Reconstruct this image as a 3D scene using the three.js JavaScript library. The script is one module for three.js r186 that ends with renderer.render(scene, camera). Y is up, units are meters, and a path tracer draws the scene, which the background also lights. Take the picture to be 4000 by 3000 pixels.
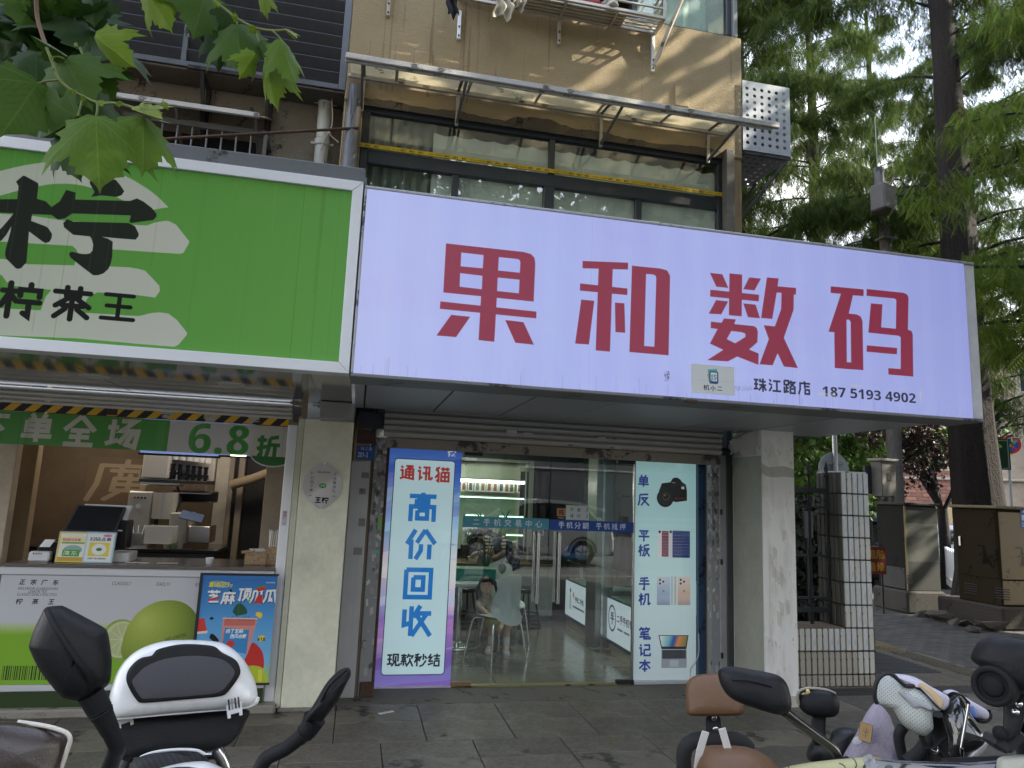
import * as THREE from 'three';
import {ConvexGeometry} from 'three/addons/geometries/ConvexGeometry.js';
import {RoundedBoxGeometry} from 'three/addons/geometries/RoundedBoxGeometry.js';
import {MarchingCubes} from 'three/addons/objects/MarchingCubes.js';
import {mergeGeometries,mergeVertices} from 'three/addons/utils/BufferGeometryUtils.js';
import {RectAreaLightUniformsLib} from 'three/addons/lights/RectAreaLightUniformsLib.js';

RectAreaLightUniformsLib.init();
const V = (x,y,z) => new THREE.Vector3(x,y,z);
const scene = new THREE.Scene();
const renderer = new THREE.WebGLRenderer({antialias: true});
renderer.toneMapping = THREE.LinearToneMapping;
renderer.toneMappingExposure = 3.7;
renderer.shadowMap.enabled = true;

// ---------- camera ----------
const EYE = V(0,1.65,0),FWD = V(0.20373628,0.15569939,-0.96656569),UP = V(-0.07207227,0.98697937,0.14379608);
const FOC = 2755,RIGHT = new THREE.Vector3().crossVectors(FWD,UP).normalize();
const camera = new THREE.PerspectiveCamera(2 * Math.atan(1500 / FOC) * 180 / Math.PI,4 / 3,0.05,400);
camera.position.copy(EYE);camera.up.copy(UP);camera.lookAt(EYE.clone().add(FWD));
scene.add(camera);

// ---------- sky and sun ----------
const SUN = V(0.76,0.60,0.22).normalize();
{
const w = 512,h = 256,d = new Float32Array(w * h * 4);
for (let j = 0;j < h;j++) for (let i = 0;i < w;i++) {
const ph = (i / w - 0.5) * Math.PI * 2,th = (j / h - 0.5) * Math.PI;
const x = Math.cos(th) * Math.cos(ph),y = Math.sin(th),z = Math.cos(th) * Math.sin(ph);
const e = Math.max(0,y),t = Math.pow(1 - e,2.2),s = Math.max(0,x * SUN.x + y * SUN.y + z * SUN.z);
const g = 0.45 * Math.pow(s,5) + 1.2 * Math.pow(s,40);
const c = 0.5 + 0.5 * Math.sin(x * 7 + 2 * Math.sin(z * 5 + y * 6)) * Math.sin(z * 6 + 2.2 * Math.sin(x * 4) + y * 9);
const cl = Math.max(0,c - 0.45) * 1.4 * Math.min(1,e * 5 + 0.3);
const k = 1.05;
d[(j * w + i) * 4] = k * (0.46 + 0.58 * t + g + cl * 0.6);
d[(j * w + i) * 4 + 1] = k * (0.57 + 0.45 * t + g * 0.95 + cl * 0.5);
d[(j * w + i) * 4 + 2] = k * (0.84 + 0.12 * t + g * 0.8 + cl * 0.25);
d[(j * w + i) * 4 + 3] = 1;
}
const sky = new THREE.DataTexture(d,w,h,THREE.RGBAFormat,THREE.FloatType);
sky.mapping = THREE.EquirectangularReflectionMapping;sky.magFilter = THREE.LinearFilter;sky.minFilter = THREE.LinearFilter;
sky.wrapS = THREE.RepeatWrapping;sky.needsUpdate = true;
scene.background = sky;scene.environment = sky;
}
const sun = new THREE.DirectionalLight(new THREE.Color().setRGB(1,0.93,0.8),4.2);
sun.name = 'sun';sun.position.copy(SUN).multiplyScalar(60);sun.castShadow = true;
Object.assign(sun.shadow.camera,{left: -30,right: 30,top: 30,bottom: -30,near: 1,far: 140});
sun.shadow.mapSize.set(4096,4096);sun.shadow.bias = -0.0005;
scene.add(sun);scene.add(sun.target);

// ---------- from photograph measurements to the place ----------
const CR = {A: [0,0,.6329],B: [1300,0,.7233],C: [2800,0,.6329],D: [0,500,.6555],E: [1350,700,.6329],F: [2600,900,.6329],G: [0,1500,.5425],H: [0,2200,.6555],I: [1100,1500,.7833],J: [1750,1700,.6329],K: [2400,1600,.7233],L: [3000,1600,.5426],M: [2600,2350,.6329],N: [1300,2600,.6329],W: [0,0,1.8083],P: [0,0,1],S1: [1770,2150,.3073],S2: [0,2350,.3918],S3: [300,2450,.4973],S4: [2600,2550,.3617],S5: [3300,2450,.3316],S6: [1700,0,.5425],S7: [0,0,.4219]};
const ray = (c,x,y) => {const o = CR[c],a = (o[0] + x * o[2] - 2000) / FOC,b = (o[1] + y * o[2] - 1500) / FOC;return FWD.clone().addScaledVector(RIGHT,a).addScaledVector(UP,-b);};
const onZ = (c,x,y,z) => {const r = ray(c,x,y);return EYE.clone().addScaledVector(r,(z - EYE.z) / r.z);};
const onY = (c,x,y,h = 0) => {const r = ray(c,x,y);return EYE.clone().addScaledVector(r,(h - EYE.y) / r.y);};
const onX = (c,x,y,v) => {const r = ray(c,x,y);return EYE.clone().addScaledVector(r,(v - EYE.x) / r.x);};
const at = (c,x,y,d) => EYE.clone().addScaledVector(ray(c,x,y),d);

// ---------- random numbers and noise ----------
function rng(seed) {let s = seed >>> 0;return () => {s = (s + 0x6d2b79f5) | 0;let t = Math.imul(s ^ (s >>> 15),1 | s);t = (t + Math.imul(t ^ (t >>> 7),61 | t)) ^ t;return ((t ^ (t >>> 14)) >>> 0) / 4294967296;};}
function tileNoise(n,base,oct,seed,gain = 0.55) {// tileable value noise, about -1..1
const out = new Float32Array(n * n);let amp = 1,tot = 0;
for (let o = 0;o < oct;o++) {
const m = base << o;if (m > n) break;const R = rng(seed + o * 77),g = new Float32Array(m * m);for (let i = 0;i < m * m;i++) g[i] = R() * 2 - 1;
for (let y = 0;y < n;y++) {const v = y / n * m,y0 = Math.floor(v),fy = v - y0,sy = fy * fy * (3 - 2 * fy),r0 = (y0 % m) * m,r1 = ((y0 + 1) % m) * m;
for (let x = 0;x < n;x++) {const u = x / n * m,x0 = Math.floor(u),fx = u - x0,sx = fx * fx * (3 - 2 * fx),c0 = x0 % m,c1 = (x0 + 1) % m;
out[y * n + x] += amp * ((g[r0 + c0] * (1 - sx) + g[r0 + c1] * sx) * (1 - sy) + (g[r1 + c0] * (1 - sx) + g[r1 + c1] * sx) * sy);}}
tot += amp;amp *= gain;
}
for (let i = 0;i < n * n;i++) out[i] /= tot * 0.6;return out;
}
function grayTex(n,f) {const d = new Uint8Array(n * n * 4);for (let i = 0;i < n * n;i++) {const v = Math.max(0,Math.min(255,255 * f(i,i % n,Math.floor(i / n))));d[i * 4] = d[i * 4 + 1] = d[i * 4 + 2] = v;d[i * 4 + 3] = 255;}
const t = new THREE.DataTexture(d,n,n,THREE.RGBAFormat);t.wrapS = t.wrapT = THREE.RepeatWrapping;t.magFilter = THREE.LinearFilter;t.minFilter = THREE.LinearMipmapLinearFilter;t.generateMipmaps = true;t.needsUpdate = true;return t;}
const N1 = tileNoise(512,4,7,11),N2 = tileNoise(512,32,4,23,0.8),N3 = tileNoise(512,8,6,41,0.7);
const T_mottle = grayTex(512,(i) => 0.84 + 0.13 * N1[i] + 0.06 * N2[i]);// soft dirt
const T_grain = grayTex(512,(i) => 0.74 + 0.1 * N1[i] + 0.26 * N2[i]);// granite, plaster grain
const T_bump = grayTex(512,(i) => 0.5 + 0.3 * N2[i] + 0.15 * N3[i]);
const T_rough = grayTex(512,(i) => 0.78 + 0.2 * N3[i]);
const T_streak = grayTex(512,(i,x,y) => 0.86 + 0.1 * N1[i] + 0.10 * N2[(x) + 512 * 7] * (0.4 + 0.6 * N1[(x * 3) % 512 + 512 * (y >> 1)]));
const T_grime = grayTex(512,(i) => {const v = N3[i] + 0.5 * N1[i];return v > 0.35 ? 0.95 - 0.75 * Math.min(1,(v - 0.35) * 3) : 0.95 + 0.05 * N2[i];});
const T_bark = grayTex(512,(i,x,y) => 0.6 + 0.35 * N1[((y >> 3) * 512 + (x * 2) % 512)] + 0.25 * N2[i]);
const rep = (t,u,v = u) => {const c = t.clone();c.repeat.set(u,v);c.needsUpdate = true;return c;};
const T = {mottle: rep(T_mottle,.7),grain: rep(T_grain,2.2),bump: rep(T_bump,3),rough: rep(T_rough,1.3),streak: rep(T_streak,.8),grime: rep(T_grime,.9),plaster: rep(T_bump,1.6),bark: rep(T_bark,1.5,1)};

// ---------- materials ----------
const C3 = (r,g,b) => new THREE.Color().setRGB(r,g,b);
const col = (c) => Array.isArray(c) ? C3(...c) : new THREE.Color(c);
const mat = (c,roughness = 0.7,o = {}) => new THREE.MeshStandardMaterial({color: col(c),roughness,...o});
const phys = (c,roughness,o = {}) => new THREE.MeshPhysicalMaterial({color: col(c),roughness,...o});
const dirt = {map: T.mottle,roughnessMap: T.rough};
const M = {
steel: mat([.55,.55,.54],.28,{metalness: 1,roughnessMap: T.rough}),alu: mat([.62,.63,.63],.45,{metalness: .45}),
chrome: mat([.8,.8,.8],.12,{metalness: 1}),blackPlastic: phys([.012,.012,.013],.55,{specularIntensity: .45,bumpMap: rep(T_bump,14),bumpScale: .0006,roughnessMap: T.rough}),
blackGloss: phys([.012,.012,.013],.25,{clearcoat: .8,clearcoatRoughness: .12}),rubber: mat([.02,.02,.02],.85),black: mat([.015,.015,.016],.6),
white: mat([.72,.72,.7],.5,dirt),whiteGloss: phys([.74,.74,.72],.35,{clearcoat: .6,clearcoatRoughness: .2,map: T.mottle}),cream: mat([.76,.75,.58],.6,{map: T.mottle,bumpMap: T.bump,bumpScale: .0004}),
darkFrame: mat([.045,.052,.06],.5,dirt),greyMetal: mat([.26,.27,.27],.55,{metalness: .3,...dirt}),rust: mat([.10,.055,.035],.9,{map: T.grain,bumpMap: T.bump,bumpScale: .002}),
glass: phys([1,1,1],.02,{transmission: 1,thickness: 0,ior: 1.5}),greenGlass: phys([.86,.94,.9],.02,{transmission: 1,thickness: 0,ior: 1.5}),
wood: mat([.24,.14,.07],.6,{map: T.streak}),concrete: mat([.25,.235,.205],.9,{map: T.grain,bumpMap: T.bump,bumpScale: .003}),
};

// ---------- things and parts ----------
const used = {};
const numbered = (n) => {const k = used[n] = (used[n] ?? -1) + 1;return k ? n + '_' + String(k).padStart(3,'0') : n;};
const shade = (m) => {m.castShadow = true;m.receiveShadow = true;return m;};
function thing(name,label,category,base = [0,0,0],group) {
const g = new THREE.Group();g.name = numbered(name);g.userData = {label,category};if (group) g.userData.group = group;
base.isVector3 ? g.position.copy(base) : g.position.set(...base);scene.add(g);return g;
}
const origin = (o) => {const p = V(0,0,0);while (o && o !== scene) {p.add(o.position);o = o.parent;} return p;};
function part(parent,name,geo,m,pos,rot) {// geo or pos in metres of the place, while the parent is unrotated
const list = Array.isArray(geo) ? geo : [geo];
const g = list.length > 1 ? mergeGeometries(list.map((q) => {q = q.index ? q.toNonIndexed() : q.clone();for (const k of Object.keys(q.attributes)) if (!['position','normal','uv'].includes(k)) q.deleteAttribute(k);if (!q.attributes.uv) q.setAttribute('uv',new THREE.BufferAttribute(new Float32Array(q.attributes.position.count * 2),2));return q;})) : list[0];
const o = shade(new THREE.Mesh(g,m));o.name = name;
o.position.copy(origin(parent)).negate();if (pos) o.position.add(pos.isVector3 ? pos : V(...pos));
if (rot) rot.isQuaternion ? o.quaternion.copy(rot) : o.rotation.set(...rot);
parent.add(o);return o;
}
function single(name,label,category,geo,m,group) {const o = part(scene,numbered(name),geo,m);o.userData = {label,category};if (group) o.userData.group = group;return o;}
function struct(name,geo,m) {const o = part(scene,numbered(name),geo,m);o.userData.kind = 'structure';return o;}
const stuff = (o) => {o.userData.kind = 'stuff';return o;};
const lab = (o,label) => {o.userData.label = label;return o;};

// ---------- geometry ----------
function metreUV(g) {
if (g.index) g = g.toNonIndexed();const p = g.attributes.position,n = g.attributes.normal,uv = new Float32Array(p.count * 2);
for (let i = 0;i < p.count;i += 3) {
let nx = 0,ny = 0,nz = 0;for (let k = 0;k < 3;k++) {nx += Math.abs(n.getX(i + k));ny += Math.abs(n.getY(i + k));nz += Math.abs(n.getZ(i + k));}
for (let k = 0;k < 3;k++) {const x = p.getX(i + k),y = p.getY(i + k),z = p.getZ(i + k);const [u,v] = nx > ny && nx > nz ? [z,y] : ny > nz ? [x,z] : [x,y];uv[(i + k) * 2] = u;uv[(i + k) * 2 + 1] = v;}
}
g.setAttribute('uv',new THREE.BufferAttribute(uv,2));return g;
}
const boxCache = new Map();
function cbox(w,h,d,c = 0.004) {// chamfered box, 44 triangles, centred
const key = [w,h,d,c].map((v) => v.toFixed(4)).join();if (boxCache.has(key)) return boxCache.get(key);
c = Math.min(c,w * .4,h * .4,d * .4);const pts = [];
for (const sx of [-1,1]) for (const sy of [-1,1]) for (const sz of [-1,1]) {const x = sx * w / 2,y = sy * h / 2,z = sz * d / 2;pts.push(V(x - sx * c,y - sy * c,z),V(x - sx * c,y,z - sz * c),V(x,y - sy * c,z - sz * c));}
const g = metreUV(new ConvexGeometry(pts));boxCache.set(key,g);return g;
}
const box = (x0,x1,y0,y1,z0,z1,c = 0.003) => metreUV(cbox(Math.abs(x1 - x0),Math.abs(y1 - y0),Math.abs(z1 - z0),c).clone().translate((x0 + x1) / 2,(y0 + y1) / 2,(z0 + z1) / 2));
const rbox = (w,h,d,r,s = 3) => metreUV(new RoundedBoxGeometry(w,h,d,s,r));
function bar(a,b,w,h = w,c = 0.002,up = V(0,1,0)) {// square bar between two points
const d = b.clone().sub(a),L = d.length();d.normalize();if (Math.abs(d.dot(up)) > .98) up = V(0,0,1);
const x = new THREE.Vector3().crossVectors(up,d).normalize(),y = new THREE.Vector3().crossVectors(d,x);
return metreUV(cbox(w,h,L,c).clone()).applyMatrix4(new THREE.Matrix4().makeBasis(x,y,d).setPosition(a.clone().add(b).multiplyScalar(.5)));
}
function rod(a,b,r,r2 = r,n = 10) {
const d = b.clone().sub(a),L = d.length(),g = new THREE.CylinderGeometry(r2,r,L,n,1);
return g.applyQuaternion(new THREE.Quaternion().setFromUnitVectors(V(0,1,0),d.normalize())).translate((a.x + b.x) / 2,(a.y + b.y) / 2,(a.z + b.z) / 2);
}
const tube = (pts,r,n = 24,k = 8) => new THREE.TubeGeometry(new THREE.CatmullRomCurve3(pts),n,r,k,false);
const lathe = (pts,n = 24) => new THREE.LatheGeometry(pts.map((p) => new THREE.Vector2(p[0],p[1])),n);
const prism = (pts,z0,z1,bevel = 0) => {const s = new THREE.Shape(pts.map((p) => new THREE.Vector2(p.x ?? p[0],p.y ?? p[1])));return new THREE.ExtrudeGeometry(s,{depth: z1 - z0,bevelEnabled: bevel > 0,bevelSize: bevel,bevelThickness: bevel,bevelSegments: 2,bevelOffset: -bevel}).translate(0,0,z0);};
function printed(parent,name,x0,x1,y0,y1,z,m,t = 0.003) {return part(parent,name,new THREE.BoxGeometry(x1 - x0,y1 - y0,t),m,V((x0 + x1) / 2,(y0 + y1) / 2,z + t / 2));}
// closed rounded form from an outline: rings of the outline, shrunk and lifted along n (list of [scale, height])
function pillow(outline,frame,rings) {
const c = new THREE.Vector2();outline.forEach((p) => c.add(p));c.divideScalar(outline.length);
const n = outline.length,pos = [],idx = [];
for (const [s,h] of rings) for (const p of outline) {const q = p.clone().sub(c).multiplyScalar(s).add(c);pos.push(q.x,q.y,h);}
for (let r = 0;r + 1 < rings.length;r++) for (let i = 0;i < n;i++) {const a = r * n + i,b = r * n + (i + 1) % n;idx.push(a,b,b + n,a,b + n,a + n);}
for (const [r,f] of [[0,1],[rings.length - 1,0]]) {const k = pos.length / 3;pos.push(c.x,c.y,rings[r][1]);for (let i = 0;i < n;i++) {const a = r * n + i,b = r * n + (i + 1) % n;f ? idx.push(k,b,a) : idx.push(k,a,b);}}
const g = new THREE.BufferGeometry();g.setAttribute('position',new THREE.Float32BufferAttribute(pos,3));g.setIndex(idx);
const ring = outline.reduce((s,p,i) => {const q = outline[(i + 1) % n];return s + p.x * q.y - q.x * p.y;},0);const rev = (ring > 0) === (rings[rings.length - 1][1] < rings[0][1]);
if (rev) g.index.array.forEach((v,i,a) => {if (i % 3 === 1) {const t = a[i];a[i] = a[i + 1];a[i + 1] = t;}});
const uv = new Float32Array(pos.length / 3 * 2);for (let i = 0;i < uv.length / 2;i++) {uv[i * 2] = pos[i * 3];uv[i * 2 + 1] = pos[i * 3 + 1];} g.setAttribute('uv',new THREE.BufferAttribute(uv,2));
if (frame) g.applyMatrix4(frame);g.computeVertexNormals();return g;
}
function smooth2(pts,n = 48) {const c = new THREE.CatmullRomCurve3(pts.map((p) => V(p.x ?? p[0],p.y ?? p[1],0)),true,'catmullrom',.5);return c.getSpacedPoints(n).slice(0,n).map((p) => new THREE.Vector2(p.x,p.y));}
// an upright local frame: x to the right of the view, y up, z towards the street, at point p, turned by yaw / tilt
function frameAt(p,yaw = 0,tilt = 0,roll = 0) {const z = EYE.clone().sub(p).normalize(),x = new THREE.Vector3().crossVectors(UP,z).normalize(),m = new THREE.Matrix4().makeBasis(x,new THREE.Vector3().crossVectors(z,x),z);const r = new THREE.Matrix4().makeRotationFromEuler(new THREE.Euler(tilt,yaw,roll,'YXZ'));return m.multiply(r).setPosition(p);}
const local2 = (c,pts,centre) => {const z = EYE.clone().sub(centre).normalize(),X = new THREE.Vector3().crossVectors(UP,z).normalize(),Y = new THREE.Vector3().crossVectors(z,X);return pts.map(([x,y]) => {const r = ray(c,x,y),q = r.multiplyScalar(EYE.clone().sub(centre).dot(z) / -r.dot(z)).add(EYE).sub(centre);return new THREE.Vector2(q.dot(X),q.dot(Y));});};
// ---------- lettering: each character as pen strokes on a 100 x 100 field, two digits a coordinate ----------
const GL = {};
const def = (s) => s.trim().split('\n').forEach((l) => {const i = l.indexOf(':');GL[l.slice(0,i).trim()] = l.slice(i + 1).trim().split(/\s+/);});
def(`
珠:06184018 08483848 04823878 22182278 55104832 52289528 46529852 74067498 72544290 76549888
江:10082224 06363050 08902858 38189418 66186686 32869886
路:10084208423610361008 26362686 26584458 10501086 04904482 64064828 621888185056 58289654 56629062909256925662
店:48045816 12189618 181818600696 54245456 54389038 568690869056 54565486 56568656 54909090
机:22042298 04264426 22300468 24364054 561256604096 5612841284889888 98889876
小:500650964088 28340874 72349476
二:16248424 06809480
柠:22042298 04264426 22300468 24364054 72047216 4838482096209638 46549854 725472946086
茶:04189618 34043430 68046830 50280860 50289660 26588058 50445098 34680892 66689490
王:10149014 16508450 04909690 50145090
下:04129612 48124898 52328260
单:28043820 72046220 18268226826018601826 18438243 04789678 50265098
全:50040650 50049450 24508050 22708070 08949494 50505094
场:06343834 22082280 04884274 441284124844964490967088 68444486 84466094
折:04244224 220422921084 04624850 90085416 541654504496 54449844 78447898
通:12082222 063622362274 069028809892 420888087022 54126622 42284286 422890289084 42469046 42649064 66286686
讯:12082222 0436203620863674 4012801280869888 98889872 60126096 36507850
猫:34060830 1408284428981490 28500676 42189818 56065630 84068430 46409440949646964640 46689468 70407096
高:50045014 06169416 30266826684030403026 1298125088508898 34626662668834883462
价:32040650 20362098 64043846 64049848 525052703698 80508098
回:10109010909610961010 34346634667234723434
收:12161264 121612643458 34063498 62044040 52289828 84283898 52349898
现:04124212 06444044 04804476 24122478 5260520888088860 702070504096 7256728898889874
款:04164816 26042632 08324432 10464446 04604860 26602692 12700484 40705086 65045234 602096208640 743674584898 76549898
秒:40060614 04304630 24142498 24320470 26364660 72047250 56204446 84209842 945470884498
结:2606083232300862 08624258 04864474 46209820 72047242 52429442
手:82061412 12309030 04549654 501050963690
交:50045016 06209420 32280848 68289448 72440698 28449698
易:24087808784424442408 24267826 28500674 226092608696 86967090 46622694 70624498
中:12268826886412641226 50045098
心:16440476 3030309274927874 44086226 80409672
分:34040648 66049648 2252785272965690 44520698
期:04204820 14061476 38063876 14403840 14583858 04785078 18840698 36824898 601060605098 6010901090968090 60389038 60649064
抵:04244224 220422921084 04624850 92065614 561456847472 56449844 7412829298929878 62867498
押:04244224 220422921084 04624850 50109210926050605010 50359235 71107198
反:90061612 161216580498 283680362898 34409898
平:10149014 26223844 76226444 04589658 50145098
板:20042098 04264026 20300468 22363856 94065212 521252583898 563890385298 58409898
笔:24040630 16164816 30183832 66045028 60169616 76188432 84361644 12588658 06789276 4640469296929878
记:12082222 0436203620863674 4414901490484648 4648469296929874
本:04289628 50045098 48300474 52309674 28767276
勿:28040646 2422902284966890 48242074 70243694
推:04244224 220422921084 04624850 56043846 48264898 68047618 50269626 50489448 50689468 50929892 72267292
请:12082222 0436203620863674 44129612 48269226 42409840 70047040 50525098 5052905290988092 50669066 50809080
拉:04244224 220422921084 04624850 66047220 46249624 56366478 88367880 44909890
正:08129212 50125090 50488448 22402290 04909690
宗:50045014 0832081892189232 28367236 06549454 505450963890 28660690 70669488
广:50045016 14189618 141814600498
东:08229222 420624549054 543854984290 30640888 74629488
重:84041608 04229622 20348034806620662034 20508050 50085092 16788478 04929692
磅:04124412 20120252 14464046408614861446 72047212 50169616 60206228 84208028 4848483698369848 48609860 66604898 6472907286987694
归:14141460 320632600898 4614901490904690 52509050
芝:04189618 34043430 68046830 46305040 184680462084 208436929892
麻:50045014 10169616 121612600498 20445244 38263898 36482078 40505474 60449444 76267698 76485678 78489878
顶:04144414 241424941288 48129812 72126826 5474542892289274 723872604498 76749898
瓜:86061612 201020600698 481248846478 58627092 74109898
了:161282125040 504050963690
西:06149414 12349034909612961234 381438522672 621462648864
也:0648922686667060 50045078 2020209294929872
要:06109410 14208620864214421420 38103842 62106242 06589458 404628788898 70581098
捡:04244224 220422921084 04624850 70044434 70049834 56388838 52525872 72487470 92508072 44909890
扫:04244224 220422921084 04624850 4814921492904890 52529252
码:04124412 20120252 14464046408614861446 501286128252 6026585294529096 90967690 48748474
无:16148614 06409440 521450500698 5844589294929674
需:16088608 50085044 0834082092209234 24303830 62307830 24403840 62407840 06529452 50525064 1498146686668698 38663894 62666294
排:04244224 220422921084 04624850 62046298 80048098 44226222 44466246 42706270 80209820 80449844 80689868
队:08080898 08083608243838622468 700470484098 72489898
点:50045040 50208620 20408040806820682040 18800698 36804098 58806498 78809698
专:16168416 06409440 4604286280625286 30787098
柜:20042098 04264026 20300468 22363856 9410501050929692 50349034903490645064
南:10149014 50045028 10981030903090968092 34364048 66366048 26547454 26727472 50505098
京:50045014 06169416 26287428745626562628 505650963890 28680890 72689488
联:04124812 14121484 38123898 14363836 14583858 04844878 60046818 88048018 52289628 48529852 742874544898 76549898
网:10981010901090968092 24264070 44261678 54267870 82265078
报:04244224 220422921084 04624850 50085098 5008880886367434 544890484898 60549898
警:06104810 18041818 36043618 14200834 102646264448 66045024 58169616 86165448 60229848 08569256 24687668 24787678 28867286729828982886
电:14168616866814681416 14428642 50045092 5092969296929878
脑:101010600498 1010381038962890 10363836 10623862 70047018 46249824 4840489294929440 58388478 84385678
维:2606083232300862 08624258 04864474 56043846 48264898 68047618 50269626 50489448 50689468 50929892 72267292
修:26040648 16321698 36243680 62044634 56189418 88185054 58229654 86524466 92644282 96784298
廣:50045014 12169616 121612600498 30289228 44204438 76207638 60386046 38468446847438743846 38608460 61466174 48783096 72789096
`);
GL['结'] = ['2606083232300862','08624258','04864474','46209820','72047242','52429442','54589058909454945458'];
GL['柜'][5] = '50349034906450645034';
GL['店'] = ['48045816','12189618','181818600696','54245456','54389038','56628862889056905662'];
function glyph(x,ch,X,Y,s,w = 12,sx = 1,slant = 0) {
const g = GL[ch];if (!g) return;x.lineWidth = w * s / 100;x.lineJoin = 'miter';x.miterLimit = 3;
for (const st of g) {x.beginPath();for (let i = 0;i + 3 < st.length;i += 4) {const a = +st.slice(i,i + 2),b = +st.slice(i + 2,i + 4);const px = X + (a + slant * (50 - b)) * s * sx / 100,py = Y + b * s / 100;i ? x.lineTo(px,py) : x.moveTo(px,py);} x.stroke();}
}
// writes a row (or column) of characters; latin text falls back to the font
function write(x,str,X,Y,s,color,{w = 12,gap = 1.1,down = false,sx = 1,slant = 0,cap = 'butt'} = {}) {
x.strokeStyle = color;x.fillStyle = color;x.lineCap = cap;let cx = X,cy = Y;
for (const ch of str) {if (GL[ch]) glyph(x,ch,cx,cy,s,w,sx,slant);else if (ch !== ' ') {x.font = `bold ${s}px sans-serif`;x.textBaseline = 'alphabetic';x.textAlign = 'left';x.fillText(ch,cx,cy + s * .9);}
if (down) cy += s * gap;else cx += s * gap * sx;}
}
function latin(x,str,X,Y,h,color,{bold = true,align = 'left',width,slant = 0,family = 'sans-serif'} = {}) {x.save();x.fillStyle = color;x.font = `${bold ? 'bold ' : ''}${h / .72}px ${family}`;x.textAlign = 'left';x.textBaseline = 'alphabetic';const m = x.measureText(str).width;const k = width ? width / m : 1;const ox = align === 'center' ? -m * k / 2 : align === 'right' ? -m * k : 0;x.translate(X + ox,Y);x.transform(k,0,-slant,1,0,0);x.fillText(str,0,0);x.restore();}
function canvasTex(w,h,draw) {const c = document.createElement('canvas');c.width = w;c.height = h;const x = c.getContext('2d');draw(x,w,h);const t = new THREE.CanvasTexture(c);t.colorSpace = THREE.SRGBColorSpace;t.anisotropy = 8;return t;}
function speckle(x,w,h,n,color,r0,r1,seed) {const R = rng(seed);x.fillStyle = color;for (let i = 0;i < n;i++) {x.globalAlpha = R() * .6;x.beginPath();x.ellipse(R() * w,R() * h,r0 + R() * r1,(r0 + R() * r1) * .6,R() * 3,0,7);x.fill();} x.globalAlpha = 1;}
// a canvas that lies on an upright surface z: draw in metres of the place
function faceCanvas(W,x0,x1,y0,y1,z,draw) {
const H = Math.round(W * (y1 - y0) / (x1 - x0)),k = W / (x1 - x0);
return canvasTex(W,H,(x,w,h) => {
const u = (X) => (X - x0) * k,v = (Y) => (y1 - Y) * k,pt = (c,a,b) => {const p = onZ(c,a,b,z);return [u(p.x),v(p.y)];};
const poly = (c,pts,color) => {x.fillStyle = color;x.beginPath();pts.forEach(([a,b],i) => {const q = pt(c,a,b);i ? x.lineTo(...q) : x.moveTo(...q);});x.closePath();x.fill();};
const curve = (c,pts,color) => {x.fillStyle = color;const q = pts.map(([a,b]) => pt(c,a,b)),n = q.length;x.beginPath();for (let i = 0;i < n;i++) {const a = q[i],b = q[(i + 1) % n],m = [(a[0] + b[0]) / 2,(a[1] + b[1]) / 2];i ? x.quadraticCurveTo(a[0],a[1],m[0],m[1]) : x.moveTo(...m);if (i === n - 1) {const d = q[0],e = q[1];x.quadraticCurveTo(d[0],d[1],(d[0] + e[0]) / 2,(d[1] + e[1]) / 2);}} x.closePath();x.fill();};
draw(x,{w,h,k,u,v,pt,poly,curve});
});
}
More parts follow.
